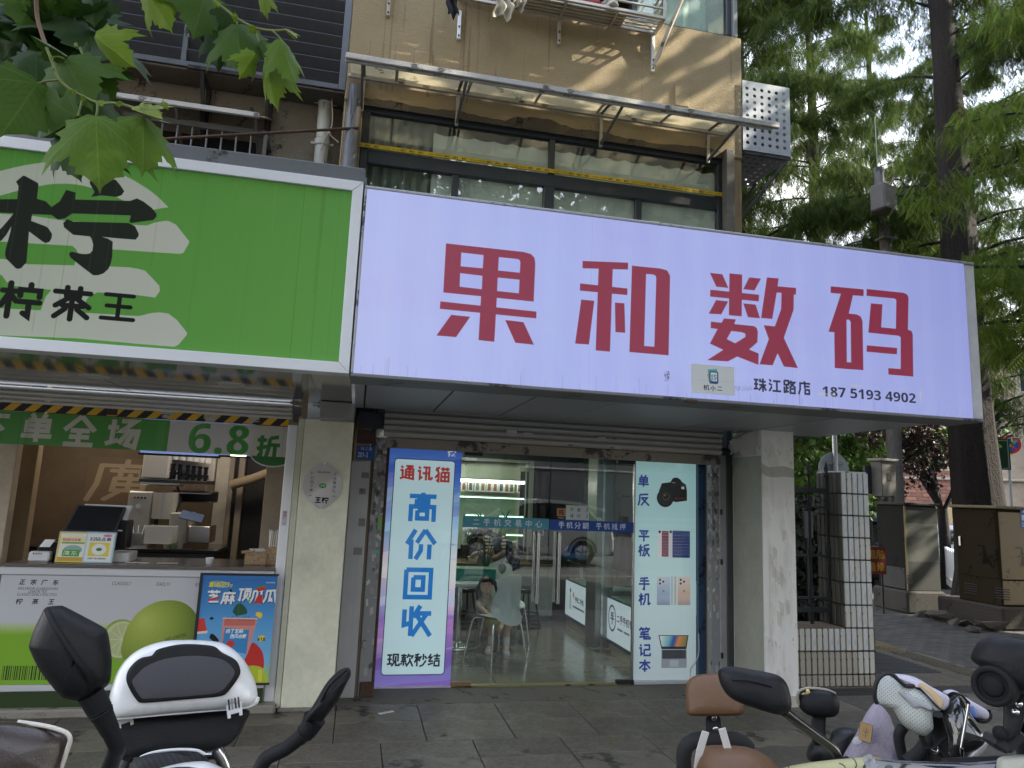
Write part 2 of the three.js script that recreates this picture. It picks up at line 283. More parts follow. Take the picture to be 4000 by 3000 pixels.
// ---------- ground ----------
const ZD = -6.34,ZU = -6.0;
const T_pav = rep(T_grain,1.7),paveM = [[.162,.142,.112],[.142,.124,.099],[.176,.152,.118],[.13,.116,.094],[.165,.138,.104]].map((c) => mat(c,.72,{map: T_pav,bumpMap: T.bump,bumpScale: .0012,roughnessMap: T.rough}));
const paveG = [[.15,.132,.104],[.168,.146,.115]].map((c) => mat(c,.7,{map: rep(T_grime,.55),bumpMap: T.bump,bumpScale: .0012,roughnessMap: T.rough}));
{
const g = new THREE.PlaneGeometry(400,400,1,1).rotateX(-Math.PI / 2);g.attributes.uv.array.forEach((v,i,a) => a[i] = v * 400);
struct('ground',g.translate(0,-.16,0),mat([.05,.048,.045],.9,{map: T.grain,bumpMap: T.bump,bumpScale: .003}));
const sw = struct('pavement',[box(-14,9.8,-.15,-.012,-6.0,2.2,.01),box(4.2,9.8,-.15,-.012,-30,-6.0,.01)],mat([.05,.047,.042],.95,{map: T_pav}));
const R = rng(5);
const rows = [[-5.87,-5.455,0],[-5.455,-5.04,0],[-5.04,-4.725,.307],[-4.725,-4.31,.307],[-4.31,-3.9,0],[-3.9,-3.49,.307],[-3.49,-3.07,0],[-3.07,-2.65,.307],[-2.65,-2.24,0]];
for (const [a,b,off] of rows) for (let i = -6;i < 10;i++) {
const x = .58 + off + i * .615,slab = cbox(.609,.05,Math.abs(b - a) - .006,.003);
if (x > 6) continue;
part(sw,'paver',slab,R() < .3 ? paveG[Math.floor(R() * 2)] : paveM[Math.floor(R() * 5)],[x + .3075,-.025 + (R() - .5) * .003,(a + b) / 2],[(R() - .5) * .003,0,(R() - .5) * .003]);
}
part(sw,'cement_strip',box(-.05,4.2,-.06,.0,-6.5,-5.874,.01),mat([.14,.13,.11],.92,{map: T.grime,bumpMap: T.bump,bumpScale: .004}));
for (let i = 0;i < 9;i++) for (let j = 0;j < 5;j++) if (4.25 + j * .615 < 6.2) part(sw,'paver',cbox(.609,.05,.409,.003),paveM[(i * 3 + j * 2) % 5],[4.52 + j * .615,-.026,-6.35 - i * .415]);
// yellow guide strip along the side street, each tile with four ribs
const ty = [mat([.20,.145,.05],.8,{map: T.grime}),mat([.17,.125,.05],.8,{map: T.grime}),mat([.12,.10,.065],.85,{map: T.grime})];
const tile = mergeGeometries([cbox(.294,.05,.294,.004).clone(),...[-.105,-.035,.035,.105].map((x) => cbox(.032,.012,.28,.004).clone().translate(x,.028,0))]);
for (let i = 0;i < 26;i++) part(sw,'guide_tile',tile,i < 9 ? ty[2] : ty[(i * 7) % 2],[6.42,-.022,-5 - i * .3]);
// small dark paving blocks beyond
const blk = cbox(.195,.05,.095,.005),n = 1900,im = new THREE.InstancedMesh(blk,mat([.085,.08,.07],.85,{map: T_pav}),n),m4 = new THREE.Matrix4(),c = new THREE.Color();let k = 0;
for (let j = 0;j < 120 && k < n;j++) for (let i = 0;i < 15 && k < n;i++) {const x = 6.68 + i * .2 + (j % 2) * .1,z = -5 - j * .1;im.setMatrixAt(k,m4.makeTranslation(x,-.027 + (R() - .5) * .006,z));im.setColorAt(k,c.setScalar(.7 + R() * .5));k++;}
im.count = k;im.name = 'paving_block';shade(im);sw.add(im);im.userData.kind = 'stuff';
const gr = mat([.05,.05,.048],.7,{map: T.grime});
for (let i = 0;i < 16;i++) part(sw,'drain_bar',cbox(1.5,.02,.03,.004),gr,[5.35,.004,-6.62 - i * .062]);
struct('side_street',box(9.8,19,-.2,-.13,-60,2,.01),mat([.055,.055,.056],.85,{map: T.grain,bumpMap: T.bump,bumpScale: .003}));
struct('street',box(-60,60,-.2,-.128,2.2,14,.01),mat([.055,.055,.056],.85,{map: T.grain,bumpMap: T.bump,bumpScale: .003}));
struct('kerb',[box(-40,9.8,-.16,.0,2.2,2.35,.02)],M.concrete);
}

// ---------- the apartment building above the phone shop ----------
const wallTex = canvasTex(1024,1024,(x,w,h) => {// 4 x 4 metres of old render with run marks, patches and a crack
x.fillStyle = '#948363';x.fillRect(0,0,w,h);const R = rng(91);
for (let i = 0;i < 260;i++) {x.globalAlpha = .02 + R() * .05;x.fillStyle = R() < .5 ? '#8d7a58' : '#c9b998';x.beginPath();x.ellipse(R() * w,R() * h,20 + R() * 90,10 + R() * 50,R() * 3,0,7);x.fill();}
for (let i = 0;i < 190;i++) {const X = R() < .5 ? R() * w : 100 + R() * 220,Y = R() < .7 ? R() * 350 : R() * h,L = 40 + R() * 300;x.globalAlpha = .12 + R() * .2;x.fillStyle = '#5f4d32';const ww = 1 + R() * 3;x.fillRect(X,Y,ww,L);x.globalAlpha *= .5;x.fillRect(X - 2,Y + L * .3,ww + 4,L * .5);}
x.globalAlpha = .6;x.strokeStyle = '#6b5a40';x.lineWidth = 1.6;x.beginPath();let X = 300,Y = 610;x.moveTo(X,Y);while (X < 800) {X += 6 + R() * 12;Y += (R() - .45) * 9;x.lineTo(X,Y);} x.stroke();
x.globalAlpha = 1;
});
wallTex.wrapS = wallTex.wrapT = THREE.RepeatWrapping;wallTex.repeat.set(.25,.25);wallTex.offset.set(.1,-.3);
const plaster = mat([1,1,1],.92,{map: wallTex,bumpMap: rep(T_bump,3.7),bumpScale: .006});
const plasterOld = mat([.27,.225,.16],.92,{map: T.grime,bumpMap: rep(T_bump,3),bumpScale: .006});
const winL = onZ('B',165,570,ZU).x,winR = onZ('B',2120,830,ZU).x,winT = 5.06,wallL = -.36,wallR = onZ('C',155,500,ZU).x;
const tapeY = (onZ('B',145,795,ZU).y + onZ('B',2120,1045,ZU).y) / 2,openL = onZ('B',690,60,ZU).x,parY = onZ('B',1990,165,ZU).y;
const bld = thing('apartment_building','tan rendered apartment building with a curtained window band above the lavender shop sign','building',[1.6,0,ZU]);
{
part(bld,'wall',[box(wallL,wallR,winT,parY,ZU - .25,ZU,.012),box(wallL,openL,parY,9.5,ZU - .25,ZU,.012),box(wallL,wallR,8.4,9.5,ZU - .26,ZU - .01,.012),box(wallR - .25,wallR,2.5,9.5,-12,ZU - .25,.01),box(wallL,wallL + .2,2.6,9.5,-12,ZU - .25,.01),box(wallL,winL,2.4,winT,ZU - .25,ZU - .02,.01),box(winR,wallR,2.4,winT,ZU - .25,ZU - .02,.01),box(wallL,wallR,2.6,3.05,ZU - .24,ZU - .03,.01)],plaster);
part(bld,'roof',box(wallL - .3,wallR + .3,9.5,9.8,-12,ZU + .3,.01),M.concrete);
part(bld,'rear_wall',box(wallL,wallR,0,9.5,-12.2,-12,.01),plaster);
part(bld,'floor_slab',box(wallL + .2,wallR - .25,2.7,2.95,-12,ZU - .25,.01),M.concrete);
part(bld,'floor_slab',box(wallL + .2,wallR - .25,5.5,5.75,-12,ZU - .26,.01),M.concrete);
// broken render under the awning, proud flakes with a ragged edge
const R = rng(3),pts = [];for (let i = 0;i <= 60;i++) {const x = winL + (winR - winL) * i / 60;pts.push([x,winT + .02 + .018 * Math.sin(i * .37) * Math.sin(i * .11 + 2) + R() * .022 + (i > 22 && i < 31 ? .05 : i > 30 && i < 40 ? .02 : 0)]);}
part(bld,'render_edge',prism([[winL - .04,winT - .035],[winR + .05,winT - .035],...pts.reverse()],ZU + .002,ZU + .014),mat([.12,.095,.068],.95,{map: T.grime,bumpMap: rep(T_bump,6),bumpScale: .01}));
part(bld,'render_patch',box(onZ('B',1845,460,ZU).x,onZ('B',1920,575,ZU).x,onZ('B',1880,578,ZU).y,onZ('B',1880,455,ZU).y,ZU,ZU + .02,.006),plaster);
part(bld,'render_patch',box(onZ('B',440,360,ZU).x,onZ('B',535,360,ZU).x,onZ('B',500,365,ZU).y,onZ('B',500,285,ZU).y,ZU,ZU + .015,.006),plaster);
// corner pipes either side of the window band
const pl = onZ('B',105,700,ZU + .05).x,pr = onZ('B',2143,950,ZU + .05).x;
const pipeM = mat([.17,.18,.20],.6,{map: T.grime,roughnessMap: T.rough});
part(bld,'pipe',rod(V(pl,2.4,ZU + .05),V(pl,winT + .1,ZU + .05),.062,.062,18),pipeM);
part(bld,'column',box(pr - .045,pr + .045,2.4,winT + .05,ZU - .02,ZU + .07,.008),mat([.15,.14,.13],.8,{map: T.grime,bumpMap: T.bump,bumpScale: .004}));
// the window band
const yB = 3.05,fz0 = ZU - .09,fz1 = ZU - .03,w = part(bld,'window',[box(winL,winR,winT - .07,winT,fz0,fz1,.006),box(winL,winL + .07,yB,winT - .07,fz0,fz1,.006),box(winR - .07,winR,yB,winT - .07,fz0,fz1,.006),box(winL + .07,winR - .07,tapeY - .14,tapeY - .012,fz0,fz1,.006)],M.darkFrame);
const xm = (c,x,y) => onZ(c,x,y,ZU - .05).x,xs = [winL + .07,xm('B',660,1000),xm('B',1165,1050),xm('B',1650,1100),winR - .07],top = [winL + .07,xm('B',1183,820),winR - .07];
for (const [i,x] of xs.slice(1,4).entries()) part(w,'mullion',box(x - (i === 1 ? .05 : .032),x + (i === 1 ? .05 : .032),yB,tapeY - .142,fz0 + .004,fz1 - .004 + (i === 1 ? .01 : 0),.005),M.darkFrame);
part(w,'mullion',box(top[1] - .028,top[1] + .028,tapeY - .01,winT - .072,fz0 + .004,fz1 - .002,.005),M.darkFrame);
const gl = phys([.92,.98,.94],.01,{transmission: 1,thickness: 0,ior: 2.4,side: THREE.DoubleSide});
for (let i = 0;i < 4;i++) part(w,'pane',new THREE.PlaneGeometry(xs[i + 1] - xs[i] - .002,tapeY - .15 - yB),gl,[(xs[i] + xs[i + 1]) / 2,(yB + tapeY - .15) / 2,ZU - .062 + (i % 2) * .012]);
for (let i = 0;i < 2;i++) part(w,'pane',new THREE.PlaneGeometry(top[i + 1] - top[i] - .002,winT - tapeY - .08),gl,[(top[i] + top[i + 1]) / 2,(winT + tapeY) / 2 - .04,ZU - .066]);
// curtains: pleated cloth a little behind the glass, one piece hanging lower at the top
const cloth = phys([.90,.93,.84],.95,{transmission: .1,thickness: 0,map: T.streak});
const drape = (x0,x1,y0,y1,z,amp,k,scallop) => {const g = new THREE.PlaneGeometry(x1 - x0,y1 - y0,160,10),p = g.attributes.position;for (let i = 0;i < p.count;i++) {const x = p.getX(i),t = .5 + p.getY(i) / (y1 - y0);p.setZ(i,amp * Math.sin(x * k + Math.sin(x * 5) * 1.2) * (1.1 - .5 * t));if (t > .93) p.setY(i,p.getY(i) - scallop * Math.abs(Math.sin(x * 17)));} g.computeVertexNormals();return g.translate((x0 + x1) / 2,(y0 + y1) / 2,z);};
const cz = ZU - .1;
part(bld,'curtain',drape(xm('B',520,700) + .05,winR + .1,yB - .2,winT - .14,cz,.006,30,.022),cloth);
part(bld,'curtain',drape(winL - .1,xm('B',540,700) + .05,yB - .2,winT + .02,cz - .06,.03,60,0),phys([.42,.44,.40],.95,{transmission: .15,thickness: 0,map: T.streak}));
part(bld,'room_wall',box(winL - .1,winR + .1,2.96,5.5,cz - .4,cz - .3,.01),mat([.3,.3,.27],.9));
// yellow measuring-tape like caution strip across the transom
const tapeTex = canvasTex(2048,32,(x,w,h) => {x.fillStyle = '#c9ac22';x.fillRect(0,0,w,h);const R = rng(8);x.fillStyle = '#2b2a20';for (let i = 14;i < w;i += 44) {const big = (Math.floor(i / 44) % 5) < 3;if (big) {x.fillRect(i,9,7,13);x.fillRect(i + 9,9,8,5);x.fillRect(i + 9,17,8,5);x.fillRect(i + 20,9,3,13);} else for (let j = 0;j < 9;j++) x.fillRect(i + j * 4,13,2,4 + R() * 3);} x.fillStyle = '#6d5c14';x.fillRect(0,28,w,4);});
part(bld,'yellow_tape',new THREE.BoxGeometry(winR - winL + .12,.042,.004),mat([1,1,1],.6,{map: tapeTex}),[(winL + winR) / 2,tapeY + .01,ZU - .012],[0,0,0]);
// upper floor window right of the cage
const uw = part(bld,'window',[box(openL,wallR - .06,parY,parY + .07,ZU - .16,ZU - .08,.006),box(wallR - .12,wallR - .06,parY + .07,8.3,ZU - .16,ZU - .08,.006),box(xm('B',1640,0) - .03,xm('B',1640,0) + .03,parY + .07,8.3,ZU - .16,ZU - .08,.006),box(openL,wallR - .06,8.3,8.4,ZU - .16,ZU - .08,.006)],M.darkFrame);
part(uw,'pane',new THREE.BoxGeometry(wallR - .15 - xm('B',1640,0),8.2 - parY,.006),phys([.75,.85,.8],.02,{transmission: .75,thickness: 0,ior: 1.6}),[(wallR - .12 + xm('B',1640,0)) / 2,(8.3 + parY) / 2,ZU - .12]);
part(bld,'curtain',drape(xm('B',1700,0),wallR - .12,parY,8.3,ZU - .3,.012,24,0),cloth);
part(bld,'sill_gap',box(wallR - .075,wallR - .03,parY + .02,8.4,ZU - .07,ZU - .02,.004),M.greyMetal);
// old steel brackets left on the wall
const whiteIron = mat([.42,.38,.31],.75,{map: T.grime});
for (const [x,y0,y1,c] of [[297,88,-60,0],[678,212,60,1],[1220,240,120,0],[1727,388,150,1]]) {
const a = onZ('B',x,y0,ZU + .02),b = onZ('B',x + (c ? 10 : 4),y1,ZU + .02),br = part(bld,'bracket',bar(V(a.x,a.y,ZU + .018),V(a.x,b.y,ZU + .018),.032,.03,.003),c ? M.alu : whiteIron);
part(br,'bolt',rod(V(a.x,a.y + .03,ZU + .03),V(a.x,a.y + .03,ZU + .045),.009,.007,8),M.rust);part(br,'bolt',rod(V(a.x,a.y + .12,ZU + .03),V(a.x,a.y + .12,ZU + .045),.009,.007,8),M.rust);
}
}

// ---------- polycarbonate awning over the window band ----------
{
const a = thing('window_awning','long yellowed translucent awning on steel brackets above the curtained window band','awning',[1.5,5.2,ZU + .3]);
const ZF = ZU + .62,p0 = onZ('B',70,297,ZF),p1 = onZ('B',2212,655,ZF),pe = onZ('C',345,775,ZF),yf = (p0.y + p1.y) / 2,x0 = p0.x,x1 = pe.x,yb = onZ('B',1160,590,ZU + .02).y;
const bk = (x) => yb,arc = (t) => V(0,yf + (yb + .05 - yf) * t + .055 * Math.sin(Math.PI * t),ZF + (ZU + .03 - ZF) * t);
const pos = [],idx = [],uv = [],nx = 24,nt = 10;for (let i = 0;i <= nx;i++) for (let j = 0;j <= nt;j++) {const q = arc(j / nt);pos.push(x0 + .02 + (x1 - .1 - x0) * i / nx,q.y,q.z);uv.push(x0 + (x1 - x0) * i / nx,j / nt * .65);}
for (let i = 0;i < nx;i++) for (let j = 0;j < nt;j++) {const k = i * (nt + 1) + j;idx.push(k,k + 1,k + nt + 2,k,k + nt + 2,k + nt + 1);}
const g = new THREE.BufferGeometry();g.setAttribute('position',new THREE.Float32BufferAttribute(pos,3));g.setAttribute('uv',new THREE.Float32BufferAttribute(uv,2));g.setIndex(idx);g.computeVertexNormals();
part(a,'sheet',g,phys([.66,.58,.38],.8,{specularIntensity: .2,transmission: .42,thickness: 0,map: T.grime,side: THREE.DoubleSide}));
const oldAlu = mat([.42,.40,.36],.55,{metalness: .35,map: T.grime,bumpMap: T.bump,bumpScale: .002}),steel = mat([.16,.15,.13],.65,{metalness: .3,map: T.grime});
part(a,'front_rail',[bar(V(x0,yf,ZF),V(x1 + .06,yf,ZF),.04,.05,.006),bar(V(x0,yf - .035,ZF - .012),V(x1,yf - .035,ZF - .012),.02,.018,.003)],oldAlu);
part(a,'rear_rail',bar(V(x0,yb + .02,ZU + .03),V(x1 - .1,yb + .02,ZU + .03),.03,.035,.004),oldAlu);
for (const [bx,full] of [[148,1],[340,0],[712,1],[765,0],[1165,0],[1530,0],[1560,1],[1905,0],[2190,1]]) {
const x = onZ('B',bx,bx * .17 + 300,ZF).x + .02,n = part(a,full ? 'bracket' : 'rib',tube([0,.25,.5,.75,1].map((t) => {const q = arc(t);q.x = x;q.y -= .016;return q;}),.014,10,6),full ? steel : oldAlu);
if (full) {part(n,'strut',bar(V(x,yf - .03,ZF - .02),V(x,yb - .27,ZU + .02),.022,.022,.002),steel);part(n,'wall_plate',bar(V(x,yb + .02,ZU + .016),V(x,yb - .3,ZU + .016),.03,.02,.002),oldAlu);}
}
}

// ---------- window cage on the upper floor ----------
{
const c = thing('window_cage','silver steel window cage sticking out of the upper floor wall','window cage',[1.6,6.2,ZU + .3]);
const y = onZ('B',1730,190,ZU).y,fr = onY('B',1790,100,y),ZC = fr.z,st = mat([.42,.39,.34],.4,{metalness: .7}),fl = onZ('B',700,15,ZC),x0 = fl.x,x1 = fr.x;
part(c,'floor_frame',[bar(V(x0,y,ZC),V(x1,y,ZC),.03),bar(V(x0,y,ZC),V(x0,y,ZU),.03),bar(V(x1,y,ZC),V(x1,y,ZU),.03),bar(V(x0,y,ZU + .03),V(x1,y,ZU + .03),.03)],st);
for (let i = 1;i < 5;i++) part(c,'floor_bar',bar(V(x0,y,ZU + .03 + i * (ZC - ZU - .03) / 5),V(x1,y,ZU + .03 + i * (ZC - ZU - .03) / 5),.014),st);
for (const t of [.26,.5,.76]) part(c,'crossbar',bar(V(x0 + (x1 - x0) * t,y - .012,ZC),V(x0 + (x1 - x0) * t,y - .012,ZU),.022),st);
for (let i = 0;i < 9;i++) part(c,'front_bar',bar(V(x0,y + .1 + i * .1,ZC),V(x1,y + .1 + i * .1,ZC),.018),st);
for (let i = 0;i < 9;i++) part(c,'side_bar',bar(V(x1,y + .1 + i * .1,ZC - .02),V(x1,y + .1 + i * .1,ZU),.018),st);
for (const x of [x0,x0 + (x1 - x0) * .5,x1]) part(c,'post',bar(V(x,y,ZC),V(x,y + 1.0,ZC),.028),st);
const d = onZ('B',1735,355,ZU + .03),e = onZ('B',1895,0,ZC - .1);
part(c,'support_strut',bar(d,e.add(V(.06,.25,.05)),.035,.035),mat([.40,.36,.28],.7,{map: T.grime}));
part(c,'tray',box(x0 + .35,x1 - .35,y + .012,y + .022,ZU + .04,ZC - .05,.003),mat([.42,.36,.28],.85,{map: T.grain}));
const yt = y + .024;
const shoe = (x,z,m,rot,label,color) => {const s = thing('shoe',label,'shoe',[0,0,0],undefined);const out = smooth2([[-.05,-.13],[.0,-.145],[.05,-.12],[.04,0],[.05,.09],[.03,.14],[-.02,.145],[-.05,.08],[-.042,0]],28);part(s,'sole',pillow(out,new THREE.Matrix4().makeRotationX(-Math.PI / 2),[[.96,0],[1,.01],[1,.028],[.94,.03]]),mat([.6,.56,.5],.7));part(s,'upper',pillow(out,new THREE.Matrix4().makeRotationX(-Math.PI / 2),[[.94,.029],[.93,.06],[.8,.09],[.5,.105],[.1,.108]]),m);s.position.set(x,yt,z);s.rotation.y = rot;return s;};
shoe(x0 + .93,ZC - .1,mat([.66,.64,.6],.7),1.2,'white trainer drying near the middle of the upper window cage');
shoe(x0 + 1.2,ZC - .1,mat([.4,.05,.06],.7),1.5,'red and white shoe drying in the upper window cage',1);
shoe(x0 + 1.38,ZC - .09,mat([.5,.46,.4],.7),.5,'grey shoe at the right of the row drying in the window cage',1);
const rag = (name,label,c1,px,py,w,h,seed) => {const p = onZ('B',px,py,ZC + .03),R = rng(seed),g = new THREE.PlaneGeometry(w,h,14,18),q = g.attributes.position,s = R() * 9;for (let i = 0;i < q.count;i++) {const X = q.getX(i) / w,Y = q.getY(i) / h;q.setZ(i,.02 * Math.sin(X * 13 + s + Y * 2) + .012 * Math.sin(Y * 9 + s));q.setX(i,q.getX(i) * (1 - .35 * Math.max(0,Y)) + .012 * Math.sin(Y * 8 + s));if (Y < -.45) q.setY(i,q.getY(i) + .03 * Math.sin(X * 8 + s));} g.computeVertexNormals();const b = g.clone();b.index.array.reverse?.();const nn = b.attributes.normal.array;for (let i = 0;i < nn.length;i++) nn[i] *= -1;b.translate(0,0,-.006);single(name,label,'cloth',[g.translate(p.x,p.y - h / 2,p.z),b.translate(p.x,p.y - h / 2,p.z)],mat(c1,.95,{map: T.mottle}));};
rag('hanging_cloth','beige cloth hanging from the lower rail of the window cage',[.46,.41,.31],925,-30,.17,.22,4);
rag('hanging_cloth','black cloth hanging at the left end of the window cage',[.012,.012,.014],655,-80,.1,.3,6);
rag('hanging_cloth','pale cloth bunched beside the beige cloth in the window cage',[.4,.36,.28],1005,-30,.12,.14,9);
}

// ---------- perforated air-conditioner cover on the corner ----------
{
const c = thing('perforated_cover','grey metal air conditioner cover with round holes on the building corner','metal cover',[wallR + .25,5.5,ZU]);
const a = onZ('C',155,500,ZU + .02),b = onZ('C',447,545,ZU + .02),y0 = onZ('C',440,965,ZU + .02).y,y1 = b.y,x0 = a.x + .004,x1 = b.x,s = new THREE.Shape([[x0,y0],[x1,y0],[x1,y1],[x0,y1]].map((p) => new THREE.Vector2(...p)));
const r = .0185,dx = (x1 - x0) / 6.45,dy = (y1 - y0) / 10.2;for (let i = 0;i < 6;i++) for (let j = 0;j < 9;j++) {const h = new THREE.Path();h.absarc(x0 + dx * (.62 + i),y0 + dy * (1.1 + j),r,0,Math.PI * 2,true);s.holes.push(h);}
const m = mat([.50,.52,.54],.5,{metalness: .25,map: T.mottle}),pan = () => new THREE.ExtrudeGeometry(s,{depth: .003,bevelEnabled: false,curveSegments: 12});
part(c,'front_panel',pan().translate(0,0,ZU + .02),m);
const side = new THREE.Shape([[0,0],[.75,0],[.75,y1 - y0],[0,y1 - y0]].map((p) => new THREE.Vector2(...p)));for (let i = 0;i < 7;i++) for (let j = 0;j < 9;j++) {const h = new THREE.Path();h.absarc(.07 + i * .1,dy * (1.1 + j),r,0,7,true);side.holes.push(h);}
part(c,'side_panel',new THREE.ExtrudeGeometry(side,{depth: .003,bevelEnabled: false}).rotateY(Math.PI / 2).translate(x1 - .003,y0,ZU + .02),m);
const bot = new THREE.Shape([[x0,0],[x1,0],[x1,.75],[x0,.75]].map((p) => new THREE.Vector2(...p)));for (let i = 0;i < 6;i++) for (let j = 0;j < 8;j++) {const h = new THREE.Path();h.absarc(x0 + dx * (.62 + i),.06 + j * .09,.02,0,7,true);bot.holes.push(h);}
part(c,'bottom_panel',new THREE.ExtrudeGeometry(bot,{depth: .003,bevelEnabled: false}).rotateX(-Math.PI / 2).translate(0,y0 + .002,ZU + .02),mat([.2,.21,.22],.6));
part(c,'frame',[bar(V(x0 + .02,y0 - .02,ZU),V(x1,y0 - .02,ZU),.03),bar(V(x0 + .02,y0 - .02,ZU),V(x0 + .02,y0 - .02,ZU - .7),.03),bar(V(x1 - .02,y0 - .02,ZU),V(x0 + .02,y0 - .75,ZU - .3),.03),bar(V(x1 - .02,y0 - .02,ZU - .6),V(x0 + .02,y0 - .75,ZU - .35),.03)],mat([.06,.06,.062],.7,{map: T.grime}));
part(c,'unit',[box(x0 + .06,x1 - .1,y0 + .05,y1 - .1,ZU - .55,ZU - .12,.01)],mat([.1,.1,.1],.7));
}

// ---------- left wing with louvres, barred window and pipe ----------
{
const ZL = -6.3;
const b = thing('old_building','dark brown rendered old building behind the green sign','building',[-2.6,0,ZL]);
part(b,'wall',[box(-9,wallL,2.62,9.5,ZL - .3,ZL,.01),box(-9,-8.8,0,9.5,-11,ZL - .3,.01)],plasterOld);
part(b,'roof',box(-9,wallL - .31,9.5,9.8,-11,ZL + .3,.01),M.concrete);
part(b,'rear_wall',box(-9,wallL - .01,0,9.5,-11.2,-11,.01),plasterOld);
part(b,'cable',tube([V(-2.4,3.52,ZL + .02),V(-1.6,3.62,ZL + .03),V(-1.0,3.6,ZL + .03),V(-.5,3.55,ZL + .03)],.012,20,6),M.black);
const pa = onZ('A',2012,620,ZL + .08),pb = onZ('A',1985,1000,ZL + .08);
const pm = mat([.50,.50,.42],.55,{map: T.grime}),d = part(b,'drainpipe',[rod(V(pa.x,2.6,ZL + .08),V(pa.x,pa.y + .3,ZL + .08),.06,.06,18),rod(V(pa.x - .01,pa.y - .0,ZL + .085),V(pa.x - .13,pa.y + .14,ZL + .09),.052,.055,14)],pm);
for (const y of [pa.y + .16,pa.y - .02,onZ('A',1990,885,ZL + .08).y]) part(d,'collar',[rod(V(pa.x,y - .03,ZL + .08),V(pa.x,y + .03,ZL + .08),.07,.07,18),box(pa.x - .1,pa.x + .1,y - .012,y + .012,ZL + .06,ZL + .075,.002)],pm);
const ra = onZ('A',2212,790,ZU + .1),rb = onZ('A',940,862,ZL + .45);
single('rusty_rod','thin rusty iron rod slung between the drainpipe and the barred window','rod',rod(ra,rb,.013,.013,8),M.rust);
const sa = onZ('A',2050,640,ZL + .18),sb = onZ('A',2046,785,ZL + .2);
part(d,'string',[tube([onZ('A',2044,560,ZL + .16),sa,sb,onZ('A',2010,850,ZL + .2),onZ('A',1978,930,ZL + .18)],.006,20,5),tube([sb,onZ('A',2035,825,ZL + .2),onZ('A',2090,880,ZL + .2)],.006,12,5)],mat([.45,.36,.25],.9));
// louvred balcony box
const l = thing('louvre_box','dark grey louvred balcony box at the top left above the drainpipe','louvre box',[-1.8,5.15,ZU]);
const R0 = onZ('A',2160,200,ZU).x,L0 = onZ('A',70,160,ZU).x,yb = (onZ('A',2140,540,ZU).y + onZ('A',600,330,ZU).y) / 2 - .01,yt = 8.2,fm = mat([.12,.125,.135],.5,{metalness: .3,map: T.mottle,roughnessMap: T.rough}),xm = onZ('A',1140,270,ZU).x;
part(l,'frame',[box(R0 - .06,R0,yb,yt,ZU - .06,ZU,.004),box(L0,L0 + .06,yb,yt,ZU - .06,ZU,.004),box(L0 + .06,R0 - .06,yb,yb + .05,ZU - .06,ZU,.004),box(xm - .02,xm + .02,yb + .05,yt,ZU - .05,ZU - .006,.004)],fm);
const sl = mat([.085,.088,.095],.45,{metalness: .4,map: T.mottle,roughnessMap: T.rough});
for (let i = 0;i < 19;i++) for (const [a,c] of [[L0 + .062,xm - .022],[xm + .022,R0 - .062]]) {const y = yb + .12 + i * .118;part(l,'slat',cbox(c - a,.105,.008,.002),sl,[(a + c) / 2,y,ZU - .035],[.62,0,0]);}
part(l,'back',box(L0,R0,yb,yt,ZL + .02,ZL + .06,.003),mat([.03,.03,.032],.8));
part(l,'floor',[box(L0,R0,yb - .03,yb - .005,ZL + .02,ZU - .01,.006)],mat([.075,.062,.045],.9,{map: T.grime}));
part(l,'end_panel',box(L0 - .25,L0 - .003,yb + .1,yt,ZL + .02,ZU,.004),mat([.19,.2,.22],.5,{metalness: .3}));
const br = thing('steel_bracket','rusty black steel bracket pair under the louvred balcony box','bracket',[-1.3,4.8,ZL + .2]),im = mat([.035,.03,.027],.8,{metalness: .3,map: T.grime});
const q = (x,y,z) => onZ('A',x,y,z),k1 = q(1160,412,ZL + .3),k2 = q(1690,500,ZL + .3);
part(br,'rail',[bar(k1,V(k2.x,k1.y,k1.z),.035),bar(V(k1.x,k1.y,ZL + .03),V(k2.x,k1.y,ZL + .03),.035)],im);
for (const x of [k1.x + .12,k2.x - .05]) part(br,'leg',[bar(V(x,k1.y - .02,k1.z),V(x,k1.y - .02,ZL),.03),bar(V(x,k1.y - .02,k1.z),V(x,k1.y - .62,ZL + .02),.03),bar(V(x,k1.y,ZL + .02),V(x,k1.y - .75,ZL + .02),.035)],im);
const br2 = br.clone();br2.name = numbered('steel_bracket');br2.userData = {label: 'dark steel bracket behind the plane leaves at the left edge',category: 'bracket'};br2.position.x -= 1.75;br2.position.y += .1;scene.add(br2);
// barred window with its own little hood
const w = thing('barred_window','old barred window with a narrow hood above the green sign','window',[-1.6,3.9,ZL]);
const wl = onZ('A',640,900,ZL).x - .5,wr = onZ('A',1650,900,ZL).x,ht = onZ('A',1100,650,ZL + .4),bz = ZL + .3,bt = onZ('A',1100,755,bz).y,bb = bt - .8,bx0 = onZ('A',640,800,bz).x - .5,bx1 = onZ('A',1640,850,bz).x,gm = mat([.13,.125,.11],.6,{metalness: .3,map: T.grime});
part(w,'hood',[prism([[ZL,ht.y + .2],[ZL + .42,ht.y],[ZL + .42,ht.y - .012],[ZL,ht.y + .188]].map(([z,y]) => [-z,y]),0,bx1 - bx0).rotateY(Math.PI / 2).translate(bx0,0,0)],mat([.26,.2,.14],.8,{map: T.grime}));
part(w,'hood_rail',bar(V(bx0,ht.y,ZL + .42),V(bx1 - .05,ht.y,ZL + .42),.03,.04),mat([.48,.46,.42],.6,{map: T.grime}));
for (const x of [bx0 + .5,bx0 + 1.05,bx1 - .08]) part(w,'hood_arm',bar(V(x,ht.y - .02,ZL + .4),V(x,ht.y - .28,ZL + .02),.02),gm);
